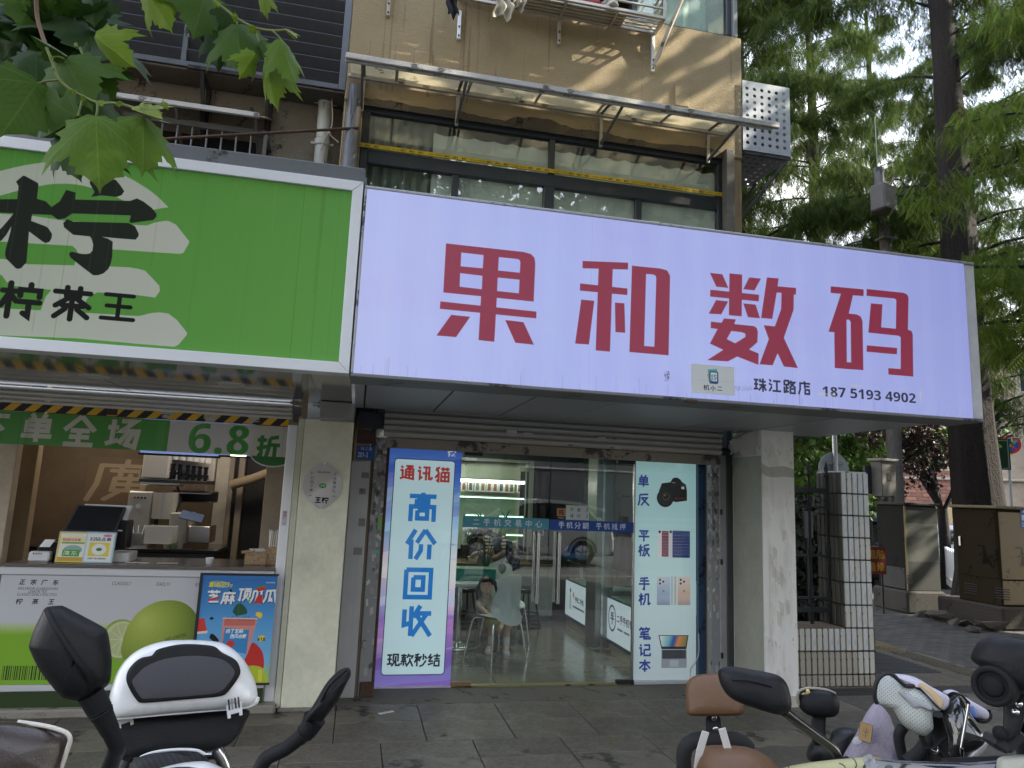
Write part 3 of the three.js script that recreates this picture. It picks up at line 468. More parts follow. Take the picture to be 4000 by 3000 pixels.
part(w,'grille_frame',[bar(V(bx0,bt,bz),V(bx1,bt,bz),.035,.05),bar(V(bx0,bb,bz),V(bx1,bb,bz),.035),bar(V(bx0,bt,bz),V(bx0,bb,bz),.03),bar(V(bx1,bt,bz),V(bx1,bb,bz),.03),bar(V(bx1,bt,bz),V(bx1,bt,ZL),.03),bar(V(bx1,bb,bz),V(bx1,bb,ZL),.03),bar(V(bx0,bt - .28,bz + .004),V(bx1,bt - .28,bz + .004),.016)],gm);
const nb = Math.round((bx1 - bx0) / .118);for (let i = 1;i < nb;i++) {const x = bx0 + (bx1 - bx0) * i / nb;part(w,'grille_bar',rod(V(x,bt,bz),V(x,bb,bz),.008,.008,6),M.greyMetal);}
part(w,'pane',box(bx0 + .1,bx1 - .1,bb + .05,bt + .05,ZL,ZL + .012,.002),phys([.03,.032,.03],.1,{clearcoat: .3}));
part(w,'sill_box',box(bx0 + .1,bx1 - .2,bb + .02,bb + .25,ZL + .04,ZL + .24,.01),mat([.3,.27,.2],.8,{map: T.grime}));
}
// ---------- lavender backlit sign of the phone shop ----------
const ZS = -4.08,SX0 = -.07,SX1 = 4.135,SY0 = 2.305,SY1 = 3.42;
{
const s = thing('shop_sign','wide backlit lavender shop sign with four big dark red characters','shop sign',[2,SY0,ZS]);
const tex = faceCanvas(2048,SX0,SX1,SY0,SY1,ZS,(x,{w,h,k,u,v,pt,poly}) => {
const bg = '#b2bcf6';x.fillStyle = bg;x.fillRect(0,0,w,h);const R = rng(12),red = '#8f3049';
for (let i = 0;i < 40;i++) {x.globalAlpha = .05;x.fillStyle = R() < .5 ? '#a9aee6' : '#c6cdf8';x.beginPath();x.ellipse(R() * w,R() * h,60 + R() * 160,40 + R() * 60,0,0,7);x.fill();} x.globalAlpha = 1;
const P = (c,s) => {const q = s.split(' ').map((t) => t.split(',').map(Number));return [c,q];},put = (c,s,f = red) => poly(...P(c,s),f);
{const g = x.createLinearGradient(0,h,w,0);g.addColorStop(0,'rgba(225,228,255,.28)');g.addColorStop(.45,'rgba(200,205,250,0)');g.addColorStop(1,'rgba(120,125,205,.30)');x.fillStyle = g;x.fillRect(0,0,w,h);for (let i = 0;i < 34;i++) {x.globalAlpha = .05;x.fillStyle = i % 2 ? '#dfe2ff' : '#9aa0dc';x.fillRect(i * w / 34,0,w / 60,h);} x.globalAlpha = .22;x.fillStyle = '#8d92c8';for (const u of [.335,.668]) x.fillRect(w * u,0,2,h);x.globalAlpha = 1;}  // uneven backlight and its bands painted into the face texture
put('E','620,396 1100,449 1145,462 1166,485 1171,520 1161,755 603,698');
for (const q of ['714,452 852,468 847,550 710,537','946,480 1060,492 1074,498 1079,510 1076,577 941,563','707,579 845,596 841,679 704,663','939,606 1074,620 1070,704 935,690']) put('E',q,bg);
for (const q of ['838,690 935,700 918,1003 821,993','585,754 1178,817 1177,859 582,799','652,837 769,849 682,974 561,964','985,869 1098,882 1162,1021 1048,1009']) put('E',q);
for (const q of ['1463,504 1744,515 1743,557 1463,549','1562,549 1649,553 1632,1064 1544,1056','1448,643 1740,674 1739,715 1446,687','1455,743 1535,750 1502,1020 1417,1014','1663,761 1721,766 1726,948 1666,943','1768,533 1945,551 1985,563 2003,595 1994,1087 1752,1066']) put('E',q);
put('E','1855,584 1900,588 1914,595 1918,610 1906,1034 1843,1029',bg);
for (const q of ['274,262 350,270 388,355 314,347','395,265 473,272 470,530 391,523','517,290 589,297 549,370 480,362','277,366 577,397 575,438 275,408','312,430 386,438 344,518 267,513','480,450 556,458 583,542 509,535','280,563 545,590 563,602 570,625 567,690 515,735 575,760 573,829 442,778 386,808 258,800 357,737 274,698 322,608 279,603','360,543 434,549 422,582 345,574','626,290 698,296 692,345 806,355 805,396 792,395 790,490 730,663 817,849 731,840 692,757 661,832 580,826 638,670 606,585 675,592 714,485 716,385 686,383 659,546 590,540','1020,345 1223,364 1222,405 1157,400 1131,513 1180,518 1205,532 1216,560 1221,862 1045,849 1042,628 1006,625 1083,391 1019,385','1242,361 1470,385 1492,396 1500,415 1496,614 1518,620 1526,640 1529,902 1376,889 1375,850 1452,856 1452,660 1440,650 1252,630 1268,450 1339,456 1331,598 1422,607 1425,430 1415,420 1241,403','1243,709 1430,726 1428,765 1241,748']) put('F',q);
for (const q of ['406,620 470,628 492,636 494,657 430,696 378,671','1117,550 1135,552 1143,565 1146,815 1119,813']) put('F',q,bg);
const a = pt('F',540,905),b = pt('F',900,1012),sz = (b[0] - a[0]) / 3.98;write(x,'珠江路店',a[0],a[1] - sz * .02,sz * .9,'#2b2c40',{w: 13,gap: 1.13});
const c = pt('F',965,1012),d = pt('F',1548,1050);latin(x,'187 5193 4902',c[0],c[1] + 4,(c[1] - pt('F',965,950)[1]) * .98,'#2b2c40',{width: d[0] - c[0]});
x.globalAlpha = .5;x.fillStyle = '#d8cfa8';for (const q of [[940,1000,1050,1022],[1140,950,1215,965],[1568,990,1582,1055],[1440,970,1500,980]]) {const e = pt('F',q[0],q[1]),g = pt('F',q[2],q[3]);x.fillRect(e[0],e[1],g[0] - e[0],g[1] - e[1]);}
for (let i = 0;i < 70;i++) {const X = R() * w,L = 8 + R() * 46;x.globalAlpha = .1 + R() * .15;x.fillStyle = '#6a6880';x.fillRect(X,h - L,1 + R() * 2,L);}
x.globalAlpha = .5;x.fillStyle = '#55506a';for (let i = 0;i < 26;i++) {const e = pt('E',1965 + R() * 30,1180 + R() * 70);x.fillRect(e[0],e[1],2 + R() * 4,2 + R() * 5);}
for (let i = 0;i < 60;i++) {const e = pt('F',420 + R() * 110,958 + R() * 26);x.globalAlpha = .15;x.fillRect(e[0],e[1],2 + R() * 4,2 + R() * 3);} x.globalAlpha = .4;{const e = pt('F',825,1010),g = pt('F',825,1075);x.fillRect(e[0],e[1],3,g[1] - e[1]);} x.globalAlpha = 1;
});
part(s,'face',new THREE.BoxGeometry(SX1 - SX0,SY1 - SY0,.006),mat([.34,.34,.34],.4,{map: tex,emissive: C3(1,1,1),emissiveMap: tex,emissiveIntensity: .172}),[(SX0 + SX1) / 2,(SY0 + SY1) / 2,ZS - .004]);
const f = mat([.42,.43,.44],.5,{metalness: .5,map: T.grime});
part(s,'box',[box(SX0 - .012,SX1 + .09,SY1 + .001,SY1 + .02,ZS - .3,ZS + .002,.004),box(SX0 - .014,SX0 - .001,SY0,SY1,ZS - .3,ZS + .003,.003),box(SX0,SX1,SY0 + .02,SY1 - .01,ZS - .31,ZS - .3,.002)],f);
part(s,'lower_rail',box(SX0 - .012,SX1 + .09,SY0 - .022,SY0 - .001,ZS - .3,ZS + .004,.004),mat([.20,.2,.2],.6,{metalness: .3,map: T.grime}));
part(s,'end_trim',[box(SX1 + .014,SX1 + .098,SY0,SY1,ZS - .3,ZS - .01,.006),box(SX1 + .001,SX1 + .012,SY0,SY1,ZS - .3,ZS - .02,.002)],mat([.62,.63,.63],.5,dirt));
part(s,'rust_spot',box(1.98,2.06,SY0 - .03,SY0 - .012,ZS - .02,ZS + .01,.003),M.rust);
// small sticker with a logo
const k0 = onZ('F',157,823,ZS),k1 = onZ('F',424,1018,ZS),st = canvasTex(256,168,(x,w,h) => {
x.fillStyle = '#d9dcd8';x.fillRect(0,0,w,h);x.lineWidth = 7;x.lineJoin = 'round';
x.fillStyle = '#e08a5a';x.save();x.translate(100,44);x.rotate(-.28);x.fillRect(-10,10,34,56);x.fillStyle = '#59b5ad';x.restore();x.save();x.translate(96,26);x.rotate(-.12);x.fillStyle = '#59b5ad';x.fillRect(0,0,56,70);x.restore();
x.fillStyle = '#dfe3e2';x.strokeStyle = '#1f4a86';x.beginPath();x.roundRect(110,38,46,68,8);x.fill();x.stroke();x.fillStyle = '#1f4a86';x.fillRect(110,94,46,12);latin(x,'JS',133,84,30,'#2a9a92',{align: 'center'});
write(x,'机小二',72,118,33,'#23304e',{w: 13,gap: 1.2});x.globalAlpha = .15;x.fillStyle = '#555';x.fillRect(0,90,256,2);x.fillRect(0,0,256,3);x.globalAlpha = 1;});
single('logo_sticker','small white sticker with a phone logo and three characters on the lavender sign','sticker',new THREE.BoxGeometry(k1.x - k0.x,k0.y - k1.y,.003).translate((k0.x + k1.x) / 2,(k0.y + k1.y) / 2,ZS + .002),mat([.95,.95,.95],.5,{map: st}));
const lamp = new THREE.RectAreaLight(C3(.72,.76,1),.10,SX1 - SX0,SY1 - SY0);lamp.position.set((SX0 + SX1) / 2,(SY0 + SY1) / 2,ZS + .012);lamp.lookAt((SX0 + SX1) / 2,(SY0 + SY1) / 2,5);scene.add(lamp);
// the soffit under it, panel by panel
const so = thing('soffit','grey panelled soffit under the lavender sign','soffit',[2,SY0,-5]);
const js = [SX0 + .002,onY('E',130,1215,SY0).x,onY('E',715,1258,SY0).x,onY('E',1262,1300,SY0).x,onY('E',1780,1340,SY0).x,onY('F',770,1090,SY0).x,onY('F',1300,1120,SY0).x,SX1 + .03],sm = [mat([.34,.35,.355],.4),mat([.30,.31,.32],.42)];
for (let i = 0;i + 1 < js.length;i++) part(so,'panel',cbox(js[i + 1] - js[i] - .012,.02,1.72,.004),sm[i % 2],[(js[i] + js[i + 1]) / 2,SY0 + .006 + (i % 3) * .002,ZS - .02 - .87]);
part(so,'core',[box(SX0 + .01,SX1,SY0 + .03,SY0 + .09,ZS - 1.9,ZS - .31,.004),box(SX1 - .01,SX1 + .06,SY0 + .0,SY0 + .12,-6.1,ZS - .31,.006)],mat([.06,.06,.06],.9));
}
// ---------- white columns, shutter, door frame ----------
const pilX0 = 3.425,pilX1 = 3.735;
{
const t = canvasTex(512,1024,(x,w,h) => {x.fillStyle = '#e2e2dc';x.fillRect(0,0,w,h);const R = rng(17);
for (let i = 0;i < 60;i++) {x.globalAlpha = .04 + R() * .05;x.fillStyle = '#8d8a7e';x.beginPath();x.ellipse(R() * w,R() * h,20 + R() * 80,20 + R() * 60,0,0,7);x.fill();}
for (let i = 0;i < 70;i++) {const X = R() * w,Y = R() * h * .9;x.globalAlpha = .2 + R() * .5;x.strokeStyle = R() < .6 ? '#6f6b60' : '#f0f0ea';x.lineWidth = 1 + R() * 2;x.beginPath();x.moveTo(X,Y);for (let j = 0;j < 4;j++) x.lineTo(X + (R() - .5) * 30,Y + (R() - .5) * 26);x.stroke();}
for (let i = 0;i < 12;i++) {const X = 70 + R() * 380,Y = 400 + R() * 200,L = 60 + R() * 230;x.globalAlpha = .45;x.fillStyle = '#7a766a';x.fillRect(X,Y,2,L);}
for (let i = 0;i < 12;i++) {x.globalAlpha = .5;x.fillStyle = '#b9b5a8';const X = 90 + R() * 260,Y = 300 + R() * 420;x.beginPath();x.moveTo(X,Y);x.lineTo(X + 60 * R() + 30,Y + 10);x.lineTo(X + 70,Y + 30 + R() * 40);x.lineTo(X + 10,Y + 50);x.fill();}
x.globalAlpha = .5;x.fillStyle = '#87847a';x.beginPath();x.moveTo(0,128);x.bezierCurveTo(120,168,260,118,512,150);x.lineTo(512,182);x.bezierCurveTo(300,170,140,200,0,168);x.fill();
x.globalAlpha = .4;x.fillStyle = '#6f6a58';x.fillRect(0,985,w,40);x.globalAlpha = 1;});
const p = thing('white_column','white scuffed square column with torn tape marks right of the phone shop','column',[3.58,0,-5.8]),pm = mat([.95,.95,.95],.65,{map: t,bumpMap: rep(T_bump,2),bumpScale: .001});
part(p,'shaft',new THREE.BoxGeometry(pilX1 - pilX0,2.31,.52).translate((pilX0 + pilX1) / 2,1.155,-5.832),pm);
const R = rng(4);for (let i = 0;i < 7;i++) {const g = new THREE.PlaneGeometry(.16 + R() * .12,.07 + R() * .08,6,3),q = g.attributes.position;for (let j = 0;j < q.count;j++) q.setZ(j,(R() - .4) * .02);g.computeVertexNormals();part(p,'torn_wrap',g,mat([.42,.41,.38],.6,{side: THREE.DoubleSide}),[pilX0 - .012 - R() * .05,2.12 + R() * .12,-5.62 - R() * .3],[0,-1.2 + R() * .6,(R() - .5)]);}
part(p,'wrap_sheet',box(pilX0 - .004,pilX0 - .001,.02,2.08,-6.05,-5.58,.001),mat([.40,.41,.34],.45,{map: T.mottle}));
// right jamb: plate, shutter rail and timber
const j = thing('door_jamb','grey steel shutter jamb with torn stickers right of the white product banner','door jamb',[3.3,0,-6.1]),gx = (x,z) => onZ('K',x,800,z).x;
const stick = canvasTex(128,1024,(x,w,h) => {x.fillStyle = '#8b8d8c';x.fillRect(0,0,w,h);const q = rng(77);for (let i = 0;i < 130;i++) {x.globalAlpha = .3 + q() * .5;x.fillStyle = ['#c9c6bd','#3b3d3f','#a99','#6d6f70','#d8d8d4'][Math.floor(q() * 5)];const Y = q() * q() * h;x.save();x.translate(q() * w,Y);x.rotate((q() - .5) * .7);x.fillRect(-15,-8,12 + q() * 40,4 + q() * 24);x.restore();} x.globalAlpha = 1;});
const jm = mat([.9,.9,.9],.6,{map: stick});
part(j,'plate',box(gx(572,-6.07),pilX0 - .006,0,2.1,-6.12,-6.075,.004),mat([.33,.335,.33],.55,dirt));
part(j,'rail',new THREE.BoxGeometry(gx(570,-6.1) - gx(522,-6.1),2.1,.09).translate((gx(570,-6.1) + gx(522,-6.1)) / 2,1.05,-6.13),jm);
part(j,'timber',box(gx(500,-6.3),gx(519,-6.3),0,2.05,-6.34,-6.2,.006),mat([.16,.115,.07],.85,{map: T.streak}));
part(j,'blue_edge',box(onZ('K',452,900,-6.33).x,onZ('K',500,900,-6.33).x,0,2.03,-6.36,-6.325,.003),mat([.04,.09,.17],.5,{map: T.grime}));
for (const y of [.28,1.1,1.55]) part(j,'latch',box(gx(575,-6.06),gx(588,-6.06),y,y + .05,-6.075,-6.064,.003),M.black);
// left jamb
const l = thing('door_jamb','rusty steel shutter jamb with green sticker left of the blue recycling banner','door jamb',[.15,0,-6.1]),ix = (x,z) => onZ('I',x,900,z).x;
const lx0 = ix(425,-6.1),lx1 = ix(487,-6.1);
part(l,'rail',new THREE.BoxGeometry(lx1 - lx0,2.16,.1).translate((lx0 + lx1) / 2,1.08,-6.14),jm);
part(l,'rust_strip',[box(lx1,lx1 + .025,0,2.1,-6.22,-6.1,.004),box(lx0 + .01,lx1 + .02,0,.12,-6.1,-6.075,.008)],M.rust);
part(l,'wood_strip',box(lx0 - .03,lx0 - .002,0,2.1,-6.17,-6.11,.005),mat([.22,.17,.12],.8,{map: T.streak}));
part(l,'sticker',box(lx1 - .035,lx1 - .004,1.32,1.43,-6.089,-6.086,.001),mat([.2,.42,.12],.6));
part(l,'sticker',box(lx1 - .045,lx1 - .01,1.13,1.16,-6.089,-6.086,.001),mat([.1,.38,.33],.6));
part(l,'lock',box(lx0 + .01,lx0 + .04,.38,.44,-6.088,-6.07,.004),M.steel);
// roller shutter, rolled up: box and the slats that still hang
const s = thing('roller_shutter','rolled-up grey steel shutter with worn stickers over the glass door','roller shutter',[1.7,2.2,-6]),zz = -5.86;
const sx0 = onZ('I',512,200,zz).x,sx1 = onZ('K',588,150,zz).x - .02,ys = [1412,1448,1484,1522,1560,1598].map((y) => onZ('E',700,y + 15,zz).y);
const sM = [mat([.30,.31,.30],.5,{metalness: .3}),mat([.36,.355,.33],.5,{metalness: .25}),mat([.40,.385,.34],.6,{metalness: .15})];
const prof = (a) => [[0,0],[.012,a * .12],[.026,a * .4],[.026,a * .66],[.012,a * .92],[0,a],[-.01,a],[-.01,0]];
for (let i = 0;i + 1 < ys.length;i++) {const a = ys[i] - ys[i + 1];part(s,'slat',metreUV(prism(prof(a * .96),0,sx1 - sx0).rotateY(-Math.PI / 2).scale(1,1,1)).translate(sx1,ys[i + 1],zz - .03 * (i < 2 ? -1 : 1) * .3).applyMatrix4(new THREE.Matrix4().makeTranslation(0,0,0)),sM[Math.min(2,i >> 1)]);}
part(s,'bottom_bar',box(sx0 + .02,sx1,ys[5] - .09,ys[5] - .004,zz - .04,zz,.006),mat([.25,.22,.18],.7,{map: T.grime}));
for (const [x,y,w,h,c] of [[995,1545,62,38,0],[1090,1562,66,24,0],[1548,1590,60,26,0],[1650,1598,58,20,1],[960,1618,60,8,0],[1375,1628,28,18,2],[1640,1650,60,14,0]]) {const a = onZ('E',x,y,zz + .02),b = onZ('E',x + w,y + h,zz + .02);part(s,'sticker',box(a.x,b.x,b.y,a.y,zz + .012,zz + .0155,.001),mat([[.5,.5,.48],[.4,.33,.18],[.08,.08,.08]][c],.7,{map: T.grime}));}
single('door_header','dark steel header between the shutter and the glass door','door header',[box(.22,3.28,2.03,2.26,-6.38,-6.3,.006),box(.2,3.42,2.26,2.72,-6.4,-6.28,.006)],mat([.05,.052,.055],.6,{map: T.grime}));
single('shutter_cavity','dark open cavity with old cloth at the right end of the shutter','cavity',[box(3.15,3.42,2.1,2.3,-6.26,-6.2,.01),box(3.2,3.4,2.1,2.16,-6.2,-5.95,.02)],M.black);
}
// ---------- recycling banner (left) and product banner (right), shop light behind put in as their own glow ----------
const bannerMat = (tex,e) => mat([.62,.62,.62],.3,{map: tex,emissive: C3(1,1,1),emissiveMap: tex,emissiveIntensity: e});
{
const x0 = .225,x1 = onZ('I',903,330,ZD).x,y0 = .012,y1 = 2.03;
const tex = faceCanvas(512,x0,x1,y0,y1,ZD,(x,{w,h,pt,u,v}) => {
let g = x.createLinearGradient(0,0,0,h);g.addColorStop(0,'#2f55b8');g.addColorStop(.12,'#3f6fd0');g.addColorStop(.3,'#9fcdf0');g.addColorStop(.5,'#e6ece8');g.addColorStop(.66,'#dfd6e8');g.addColorStop(.74,'#b883cf');g.addColorStop(.9,'#7d63b8');g.addColorStop(1,'#8f6cc4');x.fillStyle = g;x.fillRect(0,0,w,h);
const R = rng(6);for (let i = 0;i < 16;i++) {x.globalAlpha = .25;x.fillStyle = ['#8fc4f4','#2b49b0','#d7a6e0','#f4efe0','#6a4fb0'][i % 5];x.beginPath();const Y = h * (i / 16);x.moveTo(0,Y);x.bezierCurveTo(w * .3,Y - 120 + R() * 90,w * .7,Y + R() * 160,w,Y - 60 + R() * 120);x.lineTo(w,Y + 60);x.bezierCurveTo(w * .6,Y + 90,w * .3,Y + 60,0,Y + 130);x.fill();}
x.globalAlpha = .85;x.fillStyle = '#f2f6fb';for (let i = 0;i < 26;i++) {const q = pt('I',832 + R() * 40,322 + R() * 40);x.beginPath();x.arc(q[0],q[1],2 + R() * 5,0,7);x.fill();} x.globalAlpha = 1;
const a = pt('I',568,368),b = pt('I',867,382),c = pt('I',812,1452),d = pt('I',495,1455),L = (a[0] + d[0]) / 2,Rr = (b[0] + c[0]) / 2,Tt = a[1] + 3,Bb = c[1];
x.fillStyle = '#c9e9ee';x.beginPath();x.roundRect(L,Tt,Rr - L,Bb - Tt,22);x.fill();x.lineWidth = 5;x.strokeStyle = '#252a44';x.stroke();
const W = Rr - L,t = (s,cy,sz,color,o) => {const n = [...s].length,gp = o.gap ?? 1.1;write(x,s,L + (W - sz * (1 + (n - 1) * gp)) / 2,cy - sz / 2,sz,color,o);};
t('通讯猫',pt('I',715,445)[1],W * .255,'#b4362f',{w: 14,gap: 1.14});const blue = '#1f7fd0';[['高',612],['价',800],['回',992],['收',1182]].forEach(([ch,y]) => t(ch,pt('I',690,y)[1],W * .50,blue,{w: 14.5}));t('现款秒结',pt('I',655,1380)[1],W * .205,'#23262e',{w: 13,gap: 1.06});});
const b = thing('banner_panel','tall blue and purple banner panel with red title and four large blue characters','banner',[.6,0,ZD]);
part(b,'panel',new THREE.BoxGeometry(x1 - x0,y1 - y0,.012),bannerMat(tex,.115),[(x0 + x1) / 2,(y0 + y1) / 2,ZD - .03]);
part(b,'glass',new THREE.PlaneGeometry(x1 - x0,y1 - y0),M.glass,[(x0 + x1) / 2,(y0 + y1) / 2,ZD - .008]);
part(b,'bottom_rail',box(x0,x1,0,.011,ZD - .04,ZD + .01,.002),M.alu);
}
{
const x0 = onZ('K',110,900,ZD).x,x1 = onZ('K',447,900,ZD).x,y0 = .03,y1 = 2.02;
const tex = faceCanvas(640,x0,x1,y0,y1,ZD,(x,{w,h,pt}) => {
let g = x.createLinearGradient(0,0,0,h);g.addColorStop(0,'#a9d6d6');g.addColorStop(.3,'#b9e2e2');g.addColorStop(.65,'#c4dfe0');g.addColorStop(1,'#bcccd0');x.fillStyle = g;x.fillRect(0,0,w,h);
for (const [s,ys] of [['单反',[388,490]],['平板',[685,765]],['手机',[945,1030]],['笔记本',[1215,1305,1390]]]) [...s].forEach((ch,i) => {const q = pt('K',160 + ys[i] * .007,ys[i]),sz = w * .185;write(x,ch,q[0] - sz / 2,q[1] - sz * .56,sz,'#213a8c',{w: 14,sx: 1});});
const R = (c,a,b) => {const p = pt('K',...a),q = pt('K',...b);x.fillStyle = c;x.beginPath();x.roundRect(p[0],p[1],q[0] - p[0],q[1] - p[1],6);x.fill();return [p,q];},disc = (c,a,r) => {const p = pt('K',...a),q = pt('K',a[0] + r,a[1]);x.fillStyle = c;x.beginPath();x.arc(p[0],p[1],q[0] - p[0],0,7);x.fill();};
// camera
x.fillStyle = '#17181a';x.beginPath();[[262,398],[308,392],[322,370],[345,366],[362,378],[372,392],[392,405],[398,440],[398,492],[340,500],[256,480],[246,440]].forEach((a,i) => {const p = pt('K',...a);i ? x.lineTo(...p) : x.moveTo(...p);});x.fill();disc('#0d0e0f',[280,478],45);disc('#2a2c2e',[282,474],38);disc('#111',[284,470],31);disc('#3f4438',[284,470],22);disc('#121312',[284,468],14);disc('#6d7a60',[279,463],5);R('#35383b',[366,402],[392,414]);R('#8b2a2a',[330,476],[384,482]);R('#c8cac8',[368,416],[384,430]);{const p = pt('K',325,397);latin(x,'Canon',p[0],p[1],9,'#d8d8d8',{align: 'center'});}
// two tablets
R('#d9dadb',[240,650],[302,802]);R('#6b4450',[262,656],[298,796]);R('#cfd3d6',[303,652],[325,802]);R('#26282c',[244,654],[256,668]);R('#26282c',[304,654],[316,668]);const [p,q] = R('#1d2a5c',[320,654],[414,802]);for (let i = 0;i < 16;i++) {x.globalAlpha = .8;x.strokeStyle = i % 2 ? '#5f86d8' : '#b9cdf0';x.lineWidth = 3;const Y = p[1] + 8 + i * (q[1] - p[1] - 12) / 16;x.beginPath();x.moveTo(p[0] + 4,Y);x.bezierCurveTo(p[0] + 30,Y + 12,q[0] - 30,Y - 10,q[0] - 4,Y + 2);x.stroke();const a = pt('K',264,660),c = pt('K',296,794),y2 = a[1] + i * (c[1] - a[1]) / 16;x.strokeStyle = i % 2 ? '#c05a8a' : '#e0a0b4';x.beginPath();x.moveTo(a[0],y2 + 4);x.quadraticCurveTo((a[0] + c[0]) / 2,y2 + 14,c[0],y2);x.stroke();} x.globalAlpha = 1;
// phones
for (const [a,b,c1,lx] of [[236,306,'#9fb2c6',252],[348,416,'#c9b2a2',364]]) {const [u0,u1] = R(c1,[a,905],[b,1058]);const gg = x.createLinearGradient(0,u0[1],0,u1[1]);gg.addColorStop(0,'rgba(255,255,255,.35)');gg.addColorStop(.6,'rgba(255,255,255,0)');gg.addColorStop(1,'rgba(60,60,80,.25)');x.fillStyle = gg;x.fillRect(u0[0],u0[1],u1[0] - u0[0],u1[1] - u0[1]);for (const [dx,dy] of [[0,16],[0,36],[18,26]]) {disc('#d8d8d6',[lx + dx,905 + dy],9);disc('#2a2c30',[lx + dx,905 + dy],6);} disc('rgba(90,90,100,.5)',[(a + b) / 2,982],6);}
R('#aebfcc',[312,902],[322,1058]);R('#c4b2a4',[330,902],[340,1058]);
// laptop
x.fillStyle = '#2a2d33';x.beginPath();[[244,1221],[407,1221],[395,1297],[260,1297]].forEach((a,i) => {const p2 = pt('K',...a);i ? x.lineTo(...p2) : x.moveTo(...p2);});x.fill();const s0 = pt('K',252,1225),s1 = pt('K',398,1282),lg = x.createLinearGradient(s0[0],s0[1],s1[0],s1[1]);lg.addColorStop(0,'#e4e6e2');lg.addColorStop(.35,'#6fb0b8');lg.addColorStop(.5,'#2a50a0');lg.addColorStop(.65,'#d08850');lg.addColorStop(1,'#6a7a50');x.fillStyle = lg;x.beginPath();[[250,1225],[401,1225],[392,1283],[262,1283]].forEach((a,i) => {const p2 = pt('K',...a);i ? x.lineTo(...p2) : x.moveTo(...p2);});x.fill();R('#8d949c',[260,1299],[397,1398]);R('#3a3e44',[264,1302],[392,1348]);x.fillStyle = '#70757c';for (let i = 0;i < 12;i++) for (let j = 0;j < 4;j++) {const p2 = pt('K',268 + i * 10.2,1306 + j * 10.5);x.fillRect(p2[0],p2[1],2,8);} R('#a6adb4',[305,1356],[352,1392]);
const rr = rng(9);x.globalAlpha = .18;x.fillStyle = '#fff';for (let i = 0;i < 9;i++) x.fillRect(0,h * (.2 + rr() * .5),w,1 + rr() * 5);x.globalAlpha = 1;});
const b = thing('banner_panel','pale cyan product banner picturing camera tablets phones and laptop','banner',[2.9,0,ZD]);
part(b,'panel',new THREE.BoxGeometry(x1 - x0,y1 - y0,.012),bannerMat(tex,.105),[(x0 + x1) / 2,(y0 + y1) / 2,ZD - .03]);
part(b,'glass',new THREE.PlaneGeometry(x1 - x0,y1 - y0),M.glass,[(x0 + x1) / 2,(y0 + y1) / 2,ZD - .008]);
part(b,'bottom_rail',box(x0,x1,0,.028,ZD - .045,ZD + .01,.003),M.alu);
part(b,'edge_strip',box(x0 - .022,x0 - .002,.03,y1,ZD - .03,ZD + .002,.002),M.steel);
single('wire','thin white wire hanging at the foot of the product banner','wire',tube([onZ('K',455,1210,ZD + .02),onZ('K',455,1320,ZD + .02),onZ('K',435,1370,ZD + .03),onZ('K',412,1400,ZD + .03),onZ('K',408,1450,ZD + .03)],.005,20,6),mat([.5,.5,.47],.6));
}
